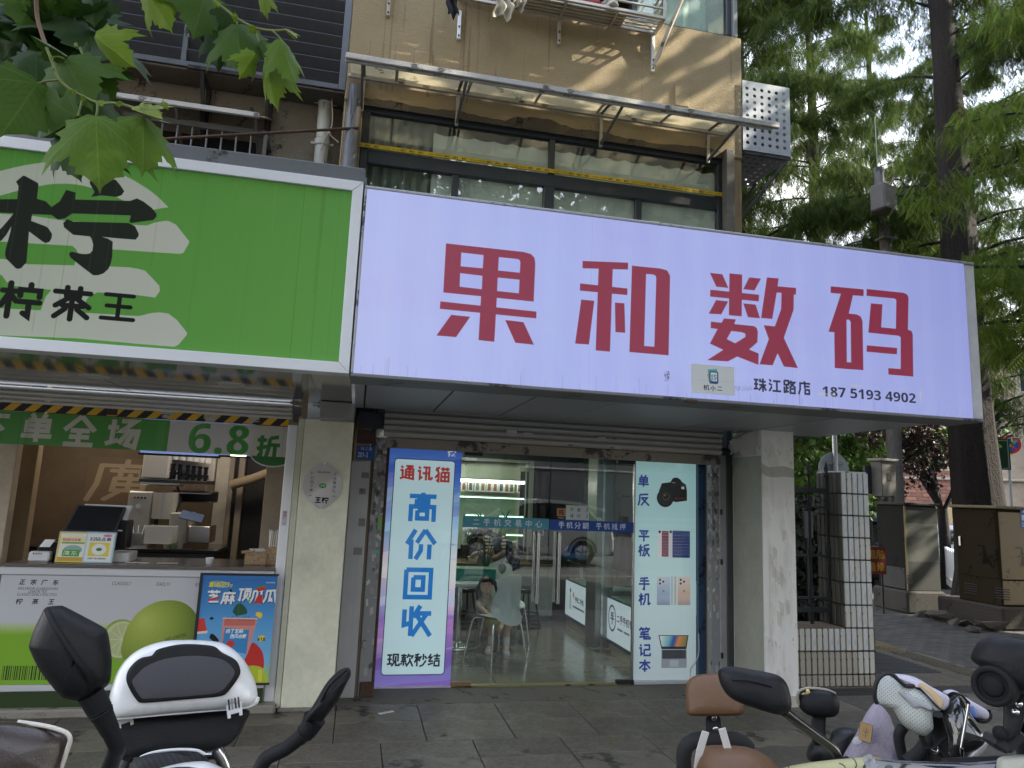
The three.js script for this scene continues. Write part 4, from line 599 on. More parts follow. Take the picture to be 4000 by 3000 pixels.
// ---------- glass doors ----------
{
const yb = .03,yt = 2.03,mk = (nm,label,x0,x1,strip,txt,bgc,hx) => {
const d = thing('glass_door',label,'door',[(x0 + x1) / 2,0,ZD]);
part(d,'pane',new THREE.PlaneGeometry(x1 - x0,yt - yb),phys([.92,.97,.94],.01,{transmission: 1,thickness: 0,ior: 2.25,side: THREE.DoubleSide}),[(x0 + x1) / 2,(yb + yt) / 2,ZD]);
const a = onZ('J',...strip[0],ZD),b = onZ('J',...strip[1],ZD),y1 = (a.y + onZ('J',strip[1][0],strip[0][1] + (strip[1][0] - strip[0][0]) * .031,ZD).y) / 2,y0 = b.y,w = x1 - x0;
const tex = canvasTex(1024,Math.round(1024 * (y1 - y0) / w),(x,W,H) => {x.fillStyle = bgc;x.fillRect(0,0,W,H);txt(x,W,H);});
part(d,'lettering_strip',new THREE.BoxGeometry(w,y1 - y0,.003),mat([.8,.8,.8],.5,{map: tex}),[(x0 + x1) / 2,(y0 + y1) / 2,ZD + .009]);
const h0 = onZ('J',hx,600,ZD + .05),h1 = onZ('J',hx - 6,1040,ZD + .05),xh = (h0.x + h1.x) / 2,hd = part(d,'handle',rod(V(xh,h1.y,ZD + .055),V(xh,h0.y,ZD + .055),.017,.017,16),M.steel);
for (const t of [.16,.82]) part(hd,'standoff',rod(V(xh,h1.y + (h0.y - h1.y) * t,ZD + .006),V(xh,h1.y + (h0.y - h1.y) * t,ZD + .05),.011,.011,10),M.steel);
part(d,'rear_handle',[rod(V(xh - .012,h1.y,ZD - .055),V(xh - .012,h0.y,ZD - .055),.017,.017,14)],M.steel);
return d;
};
const xa = onZ('J',88,600,ZD).x,xm = onZ('J',623,560,ZD).x,xb = onZ('J',1140,600,ZD).x;
const L = mk('left','left glass door leaf with a cyan lettering strip',xa,xm - .004,[[77,498],[622,583]],(x,W,H) => write(x,'二手机交易中心',W * .11,H * .17,H * .66,'#dfeaea',{w: 13,gap: 1.5}),'#4f9fae',556);
const Rr = mk('right','right glass door leaf with a dark blue lettering strip',xm + .004,xb,[[622,520],[1150,600]],(x,W,H) => {write(x,'手机分期',W * .10,H * .17,H * .64,'#e4ebf4',{w: 13,gap: 1.3});write(x,'手机抵押',W * .545,H * .17,H * .64,'#e4ebf4',{w: 13,gap: 1.3});},'#1c4fa4',686);
const bx = (d,n,c,q,m,z0 = ZD - .02,z1 = ZD + .02) => {const a = onZ('J',q[0],q[1],ZD),b = onZ('J',q[2],q[3],ZD);return part(d,n,box(a.x,b.x,Math.max(b.y,.004),a.y,z0,z1,.003),m);};
lab(bx(L,'bottom_patch','J',[20,1522,140,1558],M.wood),'wood-coloured bottom fitting');bx(L,'top_patch','J',[104,92,212,130],M.black);
bx(Rr,'bottom_patch','J',[1034,1508,1143,1556],M.black);bx(Rr,'top_patch','J',[1046,145,1150,178],M.black);
const note = (n,label,q,draw,w = 256) => {const a = onZ('J',q[0],q[1],ZD),b = onZ('J',q[2],q[3],ZD),t = canvasTex(w,Math.round(w * (a.y - b.y) / (b.x - a.x)),draw);single(n,label,'notice',new THREE.BoxGeometry(b.x - a.x,a.y - b.y,.002).translate((a.x + b.x) / 2,(a.y + b.y) / 2,ZD + .0085),mat([.85,.85,.85],.6,{map: t}));};
note('paper_notice','handwritten white paper notice taped on the right glass door',[728,431,868,526],(x,w,h) => {x.fillStyle = '#cfd6cf';x.fillRect(0,0,w,h);write(x,'勿推',w * .16,h * .16,h * .27,'#2c3034',{w: 7,gap: 1.9,slant: .15});write(x,'请拉',w * .16,h * .58,h * .27,'#2c3034',{w: 7,gap: 1.9,slant: .15});latin(x,'!',w * .86,h * .42,h * .26,'#2c3034',{slant: .2});latin(x,'!',w * .86,h * .84,h * .26,'#2c3034',{slant: .2});});
note('pull_sticker','orange pull sticker beside the paper notice on the right door',[672,450,724,518],(x,w,h) => {x.fillStyle = '#c08a5e';x.fillRect(0,0,w,h * .74);x.fillStyle = '#2a2622';x.fillRect(0,h * .74,w,h * .26);write(x,'拉',w * .2,h * .1,w * .6,'#211d1a',{w: 14});latin(x,'PULL',w * .5,h * .96,h * .15,'#d8c8b0',{align: 'center',width: w * .7});},128);
note('pull_sticker','small white pull sticker behind the left door handle',[555,584,590,622],(x,w,h) => {x.fillStyle = '#b8bcb8';x.fillRect(0,0,w,h);write(x,'拉',w * .2,h * .02,w * .6,'#22242a',{w: 14});latin(x,'PULL',w * .5,h * .92,h * .18,'#333',{align: 'center'});},96);
single('threshold','worn metal threshold under the glass doors','threshold',box(xa,xb,.0,.018,ZD - .04,ZD + .02,.004),mat([.30,.27,.14],.5,{metalness: .6,map: T.grime}));
}
// ---------- street number plates beside the door ----------
{
const z = -6.02,q = (x,y) => onZ('I',x,y,z),pl = (n,label,cat,a,b,m,zz = z) => single(n,label,cat,new THREE.BoxGeometry(b.x - a.x,a.y - b.y,.006).translate((a.x + b.x) / 2,(a.y + b.y) / 2,zz),m);
const t1 = canvasTex(256,180,(x,w,h) => {x.fillStyle = '#1f57a8';x.fillRect(0,0,w,h);write(x,'珠江路',58,14,46,'#c8d8ee',{w: 10,gap: 1.2});latin(x,'201-3',24,150,66,'#d8e4f2',{width: 140});x.fillStyle = '#3a5a80';x.fillRect(196,112,46,46);});
const a = q(350,305),b = q(463,380);pl('number_plate','blue street number plate reading 201-3','number plate',V(Math.max(a.x,-.03),a.y,0),b,mat([.85,.85,.85],.45,{map: t1}));
const t2 = canvasTex(256,128,(x,w,h) => {x.fillStyle = '#3a1414';x.fillRect(0,0,w,h);latin(x,'33399106',10,92,54,'#7a2622',{bold: false,width: 236,family: 'monospace'});});
pl('phone_plate','dark red plate with a phone number above the blue number plate','plate',V(-.03,q(355,225).y,0),q(466,300),mat([.9,.9,.9],.4,{map: t2}),z + .01);
pl('fascia_board','dark navy board under the soffit at the left end of the shutter','panel',V(-.03,2.29,0),q(500,225),mat([.018,.022,.04],.3,{map: T.grime}));
const gp = thing('metal_board','grey scratched metal panel below the blue number plate','panel',[.05,0,-6.1]);
part(gp,'sheet',box(-.06,onZ('I',408,900,-6.08).x,0,q(400,382).y,-6.12,-6.08,.004),mat([.46,.46,.46],.5,{metalness: .15,map: T.streak,roughnessMap: T.rough}));
for (const [x,y,w,h] of [[400,440,35,30],[388,520,30,30],[385,670,30,40],[360,815,40,38]]) {const c = onZ('I',x,y,-6.075),d = onZ('I',x + w,y + h,-6.075);part(gp,'torn_sticker',box(c.x,d.x,d.y,c.y,-6.08,-6.077,.001),mat([.22,.22,.21],.8,{map: T.grime}));}
}
// ---------- green sign of the tea shop ----------
{
const X0 = -4.1,X1 = -.092,Y0 = 2.297,Y1 = 3.458,fw = .063;
const s = thing('shop_sign','green tea shop sign with white lemon stripes and big black brush character','shop sign',[-2,Y0,ZS]);
const tex = faceCanvas(2048,X0 + fw,X1 - fw,Y0 + fw,Y1 - fw,ZS,(x,{w,h,poly,curve,pt}) => {
const g = '#62a541',wt = '#d6d3c6',bk = '#161712';x.fillStyle = g;x.fillRect(0,0,w,h);
const q = (s) => s.split(' ').map((t) => t.split(',').map(Number));
// white stripes, the outer arc first
curve('D',q('-600,700 -560,480 -300,330 0,245 190,203 365,188 480,196 630,230 750,282 850,338 930,396 1000,467 1000,467 960,470 915,482 850,480 735,428 640,382 500,337 400,323 300,326 220,340 0,390 -220,470 -400,620'),wt);
poly('D',q('-700,480 0,505 185,517 370,545 620,563 870,575 920,557 985,547 1000,548 1045,570 1123,668 1123,680 1090,738 1070,745 870,732 665,718 560,760 560,822 650,820 760,825 820,834 860,845 945,935 948,968 920,1006 805,990 575,975 540,995 500,1040 480,1095 820,1117 900,1098 945,1094 1000,1102 1050,1140 1110,1214 1110,1228 1060,1288 1035,1300 880,1288 450,1250 0,1232 -700,1200'),wt);
poly('D',q('-700,650 0,672 150,680 425,697 447,716 455,735 437,813 150,806 20,776 0,775 -700,750'),g);
poly('D',q('-700,850 0,870 30,910 60,935 300,960 265,1000 250,1040 235,1082 0,1070 -700,1030'),g);
curve('D',q('500,1040 520,1000 570,975 700,985 805,990 805,1112 650,1105 480,1095 480,1095 490,1060'),g);
for (const p of ['88,312 130,277 140,278 218,320 222,332 212,420 185,505 165,610 150,795 120,828 105,834 88,832 28,772 22,748 24,722 55,610 72,505 95,420 103,340','-200,415 0,418 215,416 265,430 300,465 310,500 300,512 0,498 -200,492','72,505 70,560 30,630 0,665 -60,690 -60,640 0,590 40,545','170,545 265,580 280,590 303,625 300,650 288,672 265,680 248,672 165,610','538,403 558,375 530,325 530,310 545,298 600,292 640,293 685,303 712,335 735,370 720,393 690,404 600,395','388,362 445,378 442,420 770,428 812,413 850,432 900,470 928,505 928,520 910,542 780,560 765,555 775,515 425,503 380,532 340,540 300,512 290,470 300,465 350,430','395,537 430,552 760,560 800,580 822,625 820,640 803,660 700,652 600,642 640,655 666,672 663,760 655,800 640,835 610,862 580,872 550,873 480,820 415,768 405,748 412,734 425,732 480,745 510,746 530,742 545,725 550,690 540,655 530,640 430,630 375,585 370,560']) {const pts = q(p);poly('D',pts,bk);}
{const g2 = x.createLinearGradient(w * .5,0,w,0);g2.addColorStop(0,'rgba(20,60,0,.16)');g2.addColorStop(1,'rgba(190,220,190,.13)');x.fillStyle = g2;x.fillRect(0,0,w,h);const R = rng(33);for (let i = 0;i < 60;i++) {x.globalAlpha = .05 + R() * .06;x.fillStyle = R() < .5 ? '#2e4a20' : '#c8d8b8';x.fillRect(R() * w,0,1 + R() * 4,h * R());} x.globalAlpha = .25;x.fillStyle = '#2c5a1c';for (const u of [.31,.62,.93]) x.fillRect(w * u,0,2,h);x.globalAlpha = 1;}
const t = (ch,a,b,w2 = 15) => {const p = pt('D',...a),r = pt('D',...b),sz = r[0] - p[0];x.strokeStyle = bk;x.lineCap = 'round';glyph(x,ch,p[0],p[1],sz,w2);};
t('柠',[8,905],[228,1070]);t('茶',[322,930],[528,1092]);t('王',[610,958],[800,1105],13);
});
const fm = mat([.70,.72,.74],.42,{metalness: .2});
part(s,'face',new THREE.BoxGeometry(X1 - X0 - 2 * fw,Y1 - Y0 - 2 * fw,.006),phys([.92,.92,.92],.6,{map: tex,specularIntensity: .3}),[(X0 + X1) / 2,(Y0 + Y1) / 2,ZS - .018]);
const mitre = (pts) => prism(pts,ZS - .12,ZS,.004);
for (const p of [[[X0,Y1],[X1,Y1],[X1 - fw,Y1 - fw],[X0 + fw,Y1 - fw]],[[X0,Y0],[X0 + fw,Y0 + fw],[X1 - fw,Y0 + fw],[X1,Y0]],[[X1 - .001,Y0 + .002],[X1 - fw,Y0 + fw + .002],[X1 - fw,Y1 - fw - .002],[X1 - .001,Y1 - .002]],[[X0,Y0 + .002],[X0,Y1 - .002],[X0 + fw,Y1 - fw - .002],[X0 + fw,Y0 + fw + .002]]]) part(s,'frame_rail',metreUV(mitre(p.reverse())),fm);
part(s,'box',[box(X0,X1 + .004,Y1 + .004,Y1 + .12,ZS - .34,ZS - .07,.006),box(X1 + .004,X1 + .016,Y0,Y1 + .04,ZS - .34,ZS - .02,.003),box(X0,X1,Y0 + .05,Y1,ZS - .35,ZS - .34,.003)],mat([.13,.14,.14],.6,{map: T.grime,metalness: .2}));
}
// ---------- tea shop front ----------
const ZT = -5.83,tX = (c,x,y,z = ZT) => onZ(c,x,y,z).x,tY = (c,x,y,z = ZT) => onZ(c,x,y,z).y;
const postX0 = onZ('G',2030,900,-5.8).x,postX1 = onZ('G',2085,900,-5.8).x,creamX0 = onZ('G',2150,800,-5.75).x,creamX1 = -.062;
{
const c = thing('soffit','glossy grey ceiling under the green sign with two round downlights','soffit',[-2,2.32,-5]);
const gm = phys([.45,.45,.42],.08,{metalness: .75,map: T.mottle});
const soY = 2.302;
for (const [a,b] of [[-4.1,-2.9],[-2.895,-1.7],[-1.695,-.32],[-.315,-.085]]) part(c,'panel',cbox(b - a,.02,1.56,.003),gm,[(a + b) / 2,soY + .01,ZS - .08 - .8]);
for (const [x,y] of [[565,1478],[1378,1525]]) {const p = onY('D',x,y,soY);part(c,'downlight',lathe([[.0,-.002],[.065,-.002],[.07,-.008],[.085,-.006],[.088,0]],28),M.whiteGloss,V(p.x,soY - .001,p.z));}
part(c,'end_cover',[box(-.32,-.066,2.17,2.298,-5.78,-5.5,.004)],mat([.30,.30,.28],.5,dirt));
}
{
const s = thing('roller_shutter','white roller shutter housing above the tea counter','roller shutter',[-1.6,2.2,ZT]),z = ZT + .02;
const wm = mat([.78,.76,.69],.45,{...dirt}),y0 = tY('G',1200,215,z) + .014,y1 = 2.30,n = 4,x1 = tX('G',2110,150,z);
for (let i = 0;i < n;i++) {const a = y0 + (y1 - y0) * i / n,b = y0 + (y1 - y0) * (i + 1) / n - .004;part(s,'slat',[box(-4,x1 - i * .004,a,b,z - .04,z + .015 * i,.012),rod(V(-4,a + .012,z + .004 + .015 * i),V(x1,a + .012,z + .004 + .015 * i),.009,.009,8)],wm);}
part(s,'end_bracket',[box(x1 + .005,x1 + .07,y0 + .03,y0 + .11,z - .05,z + .05,.01),box(x1 + .01,x1 + .05,y0 - .02,y0 + .03,z - .04,z + .02,.004)],mat([.1,.1,.09],.6,{map: T.grime}));
}
{
const x1 = tX('G',2082,270),x0 = -3.9,yA = tY('G',2082,250) - .006,yB = tY('G',2082,300);
const yt = (tY('G',2082,250) + tY('G',0,132)) / 2 + .012,yb = (tY('G',2082,302) + tY('G',0,192)) / 2;
const tex = canvasTex(2048,40,(x,w,h) => {x.fillStyle = '#e8b524';x.fillRect(0,0,w,h);x.fillStyle = '#17171a';const st = 2048 / 24;for (let i = -1;i < 25;i++) {x.beginPath();x.moveTo(i * st,h);x.lineTo(i * st + st * .5,h);x.lineTo(i * st + st * .5 + 40,0);x.lineTo(i * st + 40,0);x.fill();} x.fillStyle = '#bdb7a8';const R = rng(5);for (let i = 0;i < 40;i++) {x.globalAlpha = .8;x.beginPath();x.ellipse(1480 + (i % 3) * 190 + R() * 40,8 + R() * 24,5 + R() * 14,3 + R() * 6,0,0,7);x.fill();} x.fillStyle = '#3a2a22';x.globalAlpha = 1;x.fillRect(1235,4,48,32);});
single('hazard_strip','yellow and black hazard stripe strip above the discount banner','hazard strip',[box(x0,x1,yb,yt,ZT - .02,ZT + .008,.002)],M.black);
single('hazard_tape','yellow and black striped tape stuck along the beam above the banner','tape',new THREE.BoxGeometry(x1 - x0,yt - yb - .004,.002).translate((x0 + x1) / 2,(yt + yb) / 2,ZT + .0095),mat([.9,.9,.9],.45,{map: tex}));
// banner
const bt = yb - .004,bb0 = (tY('G',2080,520) + tY('G',0,440)) / 2,W = x1 - x0;
const bt2 = faceCanvas(2048,x0,x1,bb0,bt,ZT,(x,{w,h,pt}) => {
x.fillStyle = '#529a42';x.fillRect(0,0,w,h);const e = pt('G',1225,300)[0];x.fillStyle = '#cfcaba';x.fillRect(e,0,w - e,h);
const t = (ch,x0p,x1p,yp,color,wt) => {const a = pt('G',x0p,yp),b = pt('G',x1p,yp);glyph((x.strokeStyle = color,x.lineCap = 'butt',x),ch,a[0],a[1],b[0] - a[0],wt);};
t('下',-150,90,195,'#d3d0c2',15);t('单',170,412,200,'#d3d0c2',15);t('全',472,722,218,'#d3d0c2',15);t('场',780,1022,235,'#d3d0c2',15);t('折',1855,2030,362,'#357f33',16);
const a = pt('G',1338,485),b = pt('G',1800,495),tp = pt('G',1420,275);latin(x,'6.8',a[0],a[1] + 4,(a[1] - tp[1]) * 1.0,'#4a983c',{width: b[0] - a[0]});x.strokeStyle = '#4a983c';
const R = rng(2);for (let i = 0;i < 30;i++) {x.globalAlpha = .05;x.fillStyle = R() < .5 ? '#fff' : '#000';x.fillRect(R() * w,0,4 + R() * 30,h);} x.globalAlpha = 1;});
const g = new THREE.PlaneGeometry(W,bt - bb0,120,6),p = g.attributes.position;for (let i = 0;i < p.count;i++) {const t = .5 - p.getY(i) / (bt - bb0);p.setZ(i,.012 * t * Math.sin(p.getX(i) * 5) + .02 * t);} g.computeVertexNormals();
single('discount_banner','green and white fabric discount banner hanging across the tea shop opening','banner',g.translate((x0 + x1) / 2,(bt + bb0) / 2,ZT + .004),phys([.85,.85,.85],.55,{map: bt2,transmission: .12,thickness: 0,side: THREE.DoubleSide}));
}
{
// white door post and cream column between the shops
const p = thing('door_post','white metal door post with red lettering beside the tea counter','post',[postX0,0,-5.85]);
part(p,'shaft',box(postX0 - .01,postX1 + .01,0,2.13,-5.92,-5.8,.006),mat([.80,.80,.80],.4,{metalness: .1}));
const t = canvasTex(64,256,(x,w,h) => {x.fillStyle = '#c3c5c8';x.fillRect(0,0,w,h);x.save();write(x,'修排广',10,8,44,'#b03040',{w: 12,gap: 1.15,down: true});latin(x,'17',8,236,28,'#8a8c92');x.restore();});
const a = onZ('G',2036,912,-5.797),b = onZ('G',2060,1020,-5.797);part(p,'lettering',new THREE.BoxGeometry(b.x - a.x,a.y - b.y,.002),mat([.95,.95,.95],.4,{map: t}),[(a.x + b.x) / 2,(a.y + b.y) / 2,-5.798]);
const c = thing('cream_column','smooth cream square column between the tea shop and the phone shop','column',[-.25,0,-5.9]);
part(c,'front_panel',box(creamX0,creamX1,.01,2.18,-5.78,-5.75,.006),M.cream);
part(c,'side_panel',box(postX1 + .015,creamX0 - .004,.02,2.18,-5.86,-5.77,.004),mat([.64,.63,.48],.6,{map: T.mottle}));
part(c,'core',box(creamX0 + .01,creamX1 - .002,0,2.6,-6.33,-5.785,.004),mat([.35,.345,.3],.8,{map: T.grime}));
part(c,'plinth',box(creamX0 - .02,creamX1 + .012,0,.03,-5.8,-5.735,.006),M.concrete);
// round plaque (its code left out)
const q0 = onZ('I',105,500,-5.75),q1 = onZ('I',306,500,-5.75),qt = onZ('I',212,388,-5.75),qb = onZ('I',197,622,-5.75),cx = (q0.x + q1.x) / 2,cy = (qt.y + qb.y) / 2,rw = (q1.x - q0.x) / 2,rh = (qt.y - qb.y) / 2;
const out = [];for (let i = 0;i < 64;i++) {const a = i / 64 * Math.PI * 2,s = Math.sin(a),k = Math.cos(a);out.push([cx + rw * .98 * k * Math.pow(Math.abs(k),-.05 + .12 * Math.abs(s)),cy + rh * (.86 * s + .14 * Math.sign(s) * Math.pow(Math.abs(s),9))]);}
const pt = canvasTex(256,320,(x,w,h) => {x.fillStyle = '#c2c0bb';x.fillRect(0,0,w,h);const G = x.createLinearGradient(0,0,w,h);G.addColorStop(0,'rgba(255,255,255,.35)');G.addColorStop(.45,'rgba(160,140,130,.2)');G.addColorStop(.55,'rgba(255,255,255,.3)');G.addColorStop(1,'rgba(90,80,80,.25)');x.fillStyle = G;x.fillRect(0,0,w,h);
latin(x,'WELEMON',w / 2,78,12,'#33383a',{align: 'center'});write(x,'扫码下单',46,102,23,'#33383a',{w: 8,down: true,gap: 1.2});write(x,'无需排队',190,102,23,'#33383a',{w: 8,down: true,gap: 1.2});write(x,'王柠',84,240,42,'#15171a',{w: 17,gap: 1.05});x.fillStyle = '#3b8a3b';x.beginPath();x.ellipse(128,164,24,17,0,0,7);x.fill();write(x,'王柠',112,156,15,'#e8e8e0',{w: 12,gap: 1.1});x.strokeStyle = '#3a3d40';x.lineWidth = 2;for (const [a,b] of [[52,80],[204,80],[52,232],[204,232]]) {x.beginPath();x.moveTo(a - 14,b);x.lineTo(a + 14,b);x.moveTo(a,b - 14);x.lineTo(a,b + 14);x.stroke();}});
const g = prism(out,-5.748,-5.742);const u = g.attributes.uv,pp = g.attributes.position;for (let i = 0;i < u.count;i++) u.setXY(i,(pp.getX(i) - cx) / (2 * rw) + .5,(pp.getY(i) - cy) / (2 * rh) + .5);
const pl = thing('order_plaque','shiny round order plaque screwed on the cream column','plaque',[cx,cy,-5.745]);part(pl,'plate',g,mat([.95,.95,.95],.2,{metalness: .15,map: pt}));for (const y of [cy + rh * .92,cy - rh * .92]) part(pl,'screw',new THREE.SphereGeometry(.008,10,6),M.chrome,V(cx,y,-5.742));
}
// ---------- counter ----------
const ZC0 = -5.75,cTop = (onZ('G',20,1345,ZC0).y + onZ('G',1970,1360,ZC0).y) / 2 + .015,cX0 = onZ('G',8,1400,ZC0).x,cX1 = postX0 - .012;
{
const yP0 = onZ('H',600,718,ZC0).y,yP1 = cTop - .05;
const tex = faceCanvas(2048,cX0,cX1,yP0,yP1,ZC0,(x,{w,h,pt}) => {
const y1 = pt('H',100,350)[1],y2 = pt('H',100,430)[1];let g = x.createLinearGradient(0,y1,0,y2);g.addColorStop(0,'#c6c7c8');g.addColorStop(.35,'#b5c690');g.addColorStop(1,'#7fae2c');x.fillStyle = '#c6c7c8';x.fillRect(0,0,w,h);x.fillStyle = g;x.fillRect(0,y1,w,h - y1);
const q = (a,b) => pt('H',a,b),t = (s,a,b,sz,gap) => {const p = q(a,b),e = q(a + sz,b);write(x,s,p[0],p[1],e[0] - p[0],'#1c1d1c',{w: 14,gap,slant: .15});};
t('正宗广东',118,95,36,1.85);t('柠茶王',97,210,38,2.55);const l = (s,a,b,a2,hh) => {const p = q(a,b),e = q(a2,b);latin(x,s,p[0],p[1],hh * w / 1000,'#2c2e2c',{width: e[0] - p[0],bold: false,slant: .15});};
l('WELEMON·GUANGDONG',104,158,345,10);l('LEMON TEA',165,177,277,10);l('CLASSIC/DAILY/EXCITED',98,194,337,10);l('CLASSIC/',664,130,778,13);l('DAILY/',928,134,1012,13);l('EXCITED/',1160,137,1290,13);
// lime and slice as printed
const el = (a,b,rx,ry,c) => {const p = q(a,b),e = q(a + rx,b),f = q(a,b + ry);x.fillStyle = c;x.beginPath();x.ellipse(p[0],p[1],e[0] - p[0],f[1] - p[1],0,0,7);x.fill();};
el(715,455,112,122,'#8fa548');el(722,455,102,110,'#c6cc9c');el(726,455,88,96,'#b7bf86');x.strokeStyle = '#d3d7b4';x.lineWidth = 4;for (let i = 0;i < 10;i++) {const a = i / 10 * 6.28,p = q(726,455),e = q(726 + 86 * Math.cos(a),455 + 94 * Math.sin(a));x.beginPath();x.moveTo(...p);x.lineTo(...e);x.stroke();}
const lime = [[718,560],[722,500],[740,420],[780,340],[840,275],[920,232],[1000,218],[1080,226],[1140,262],[1185,330],[1195,420],[1170,520],[1100,590],[950,620],[800,585],[745,575]];x.beginPath();lime.forEach((a,i) => {const p = q(...a),n = q(...lime[(i + 1) % lime.length]),m = [(p[0] + n[0]) / 2,(p[1] + n[1]) / 2];i ? x.quadraticCurveTo(p[0],p[1],...m) : x.moveTo(...m);});x.closePath();const c0 = q(860,340),gg = x.createRadialGradient(c0[0],c0[1],5,c0[0] + 40,c0[1] + 40,190 * w / 1000);gg.addColorStop(0,'#b9c662');gg.addColorStop(.5,'#93a540');gg.addColorStop(1,'#6c7f2c');x.fillStyle = gg;x.fill();x.save();x.clip();const R = rng(31);for (let i = 0;i < 900;i++) {const p = q(700 + R() * 500,210 + R() * 400);x.globalAlpha = .12 + R() * .16;x.fillStyle = R() < .5 ? '#d6df8c' : '#46561a';x.beginPath();x.arc(p[0],p[1],.8 + R() * 2.2,0,7);x.fill();} x.restore();x.globalAlpha = 1;
{const p = q(985,468),e = q(1118,420);x.save();x.translate(...p);x.rotate(-.26);latin(x,'WELEMON',0,0,13 * w / 1000,'#22280f',{width: e[0] - p[0],bold: false});x.restore();}
const r2 = rng(19);x.fillStyle = '#1a1c12';let X = 18;while (X < 480) {const ww = 2 + r2() * 7,p = q(X,612),e = q(X + ww,612),f = q(X,697);x.fillRect(p[0],p[1],e[0] - p[0],f[1] - p[1]);X += ww + 3.5 + r2() * 6;}});
const c = thing('tea_counter','white and lime green printed tea counter with aluminium edge','counter',[(cX0 + cX1) / 2,0,ZC0 - .3]);
part(c,'print_panel',new THREE.BoxGeometry(cX1 - cX0,yP1 - yP0,.01),phys([.92,.92,.92],.3,{map: tex,clearcoat: .4,clearcoatRoughness: .2}),[(cX0 + cX1) / 2,(yP0 + yP1) / 2,ZC0 - .006]);
part(c,'top_edge',box(cX0 - .02,cX1,cTop - .048,cTop + .004,ZC0 - .05,ZC0 + .012,.006),M.alu);
part(c,'worktop',box(cX0,cX1,cTop + .005,cTop + .03,ZC0 - .62,ZC0 - .01,.004),phys([.12,.10,.085],.25,{clearcoat: .4,clearcoatRoughness: .15}));
part(c,'bottom_rail',box(cX0 - .02,cX1,yP0 - .045,yP0 - .002,ZC0 - .04,ZC0 + .01,.005),M.alu);
part(c,'base_glass',box(cX0,cX1,.06,yP0 - .047,ZC0 - .03,ZC0 - .006,.002),phys([.03,.05,.015],.12,{clearcoat: .5}));
part(c,'body',box(cX0 + .01,cX1,.06,cTop - .05,ZC0 - .6,ZC0 - .035,.004),mat([.3,.3,.3],.7));
part(c,'stone_plinth',box(-4,postX1 + .03,0,.062,ZC0 - .3,ZC0 + .06,.012),mat([.24,.22,.18],.85,{map: T.grime,bumpMap: T.bump,bumpScale: .003}));
// poster in a black frame leaning on the counter
const zp = ZC0 + .03,fx0 = onZ('H',1163,455,zp).x - .0,fy1 = onZ('H',1215,58,zp).y,fx1 = postX0 + .03,fy0 = .2;
const L = onZ('H',1212,60,zp).x - .012;const pt = faceCanvas(512,L,fx1,fy0,fy1,zp,(x,{w,h,pt}) => {
const q = (a,b) => pt('H',a,b);let g = x.createLinearGradient(0,0,0,h);g.addColorStop(0,'#2f6fb4');g.addColorStop(.45,'#5fa6dc');g.addColorStop(.8,'#7fbbe0');g.addColorStop(1,'#b8c938');x.fillStyle = g;x.fillRect(0,0,w,h);
const t = (s,a,b,sz,c,o = {}) => {const p = q(a,b),e = q(a + sz,b);write(x,s,p[0],p[1],e[0] - p[0],c,{w: 14,gap: 1.0,slant: .12,...o});};
x.strokeStyle = '#e6d94a';x.lineWidth = 3;{const p = q(1308,118);x.beginPath();x.ellipse(p[0],p[1],62,20,.1,0,7);x.stroke();} t('重磅回归',1240,104,32,'#efe04c',{w: 13});{const p = q(1366,138);latin(x,'!!',p[0],p[1],22,'#efe04c',{slant: .2});}
[['芝',1228,150],['麻',1322,160],['顶',1420,138],['瓜',1498,152],['瓜',1580,150]].forEach(([ch,a,b],i) => {t(ch,a + 3,b + 3,84,'#1d3f78',{w: 20});t(ch,a,b,84,'#f0f0ea',{w: 15});});
const blob = (pts,c) => {x.fillStyle = c;x.beginPath();pts.forEach((a,i) => {const p = q(...a),n = q(...pts[(i + 1) % pts.length]),m = [(p[0] + n[0]) / 2,(p[1] + n[1]) / 2];i ? x.quadraticCurveTo(...p,...m) : x.moveTo(...m);});x.closePath();x.fill();},pg = (pts,c) => {x.fillStyle = c;x.beginPath();pts.forEach((a,i) => i ? x.lineTo(...q(...a)) : x.moveTo(...q(...a)));x.fill();};
pg([[1528,140],[1590,126],[1588,150],[1545,165]],'#cf3a34');pg([[1525,138],[1592,124],[1592,130],[1526,145]],'#4b9a3c');pg([[1232,210],[1305,192],[1300,205],[1234,224]],'#cf3a34');pg([[1540,190],[1570,180],[1572,234],[1516,236]],'#cf3a34');blob([[1360,145],[1380,150],[1384,164],[1368,168]],'#18181a');blob([[1480,205],[1496,208],[1495,230],[1478,232]],'#6ac04a');
blob([[1478,560],[1500,470],[1530,480],[1580,540],[1580,660],[1500,640],[1450,580]],'#c8342c');blob([[1430,640],[1500,610],[1590,630],[1590,740],[1430,740]],'#b9c63a');pg([[1170,330],[1210,325],[1228,410],[1160,418]],'#d8433c');pg([[1158,410],[1230,402],[1228,418],[1156,426]],'#e8e0c8');
pg([[1326,325],[1540,330],[1478,545],[1308,520]],'#d99488');pg([[1336,330],[1530,334],[1520,372],[1330,372]],'#cf7468');const R = rng(14);x.fillStyle = '#221b18';for (let i = 0;i < 90;i++) {const p = q(1345 + R() * 185,312 + R() * 30);x.fillRect(p[0],p[1],3,3);} pg([[1322,322],[1542,326],[1540,334],[1324,330]],'#e2c4bc');
blob([[1378,320],[1392,260],[1428,226],[1470,262],[1480,300],[1440,306]],'#2f5a3c');x.strokeStyle = '#5b8a5a';x.lineWidth = 2;x.beginPath();x.moveTo(...q(1425,235));x.lineTo(...q(1420,305));x.stroke();
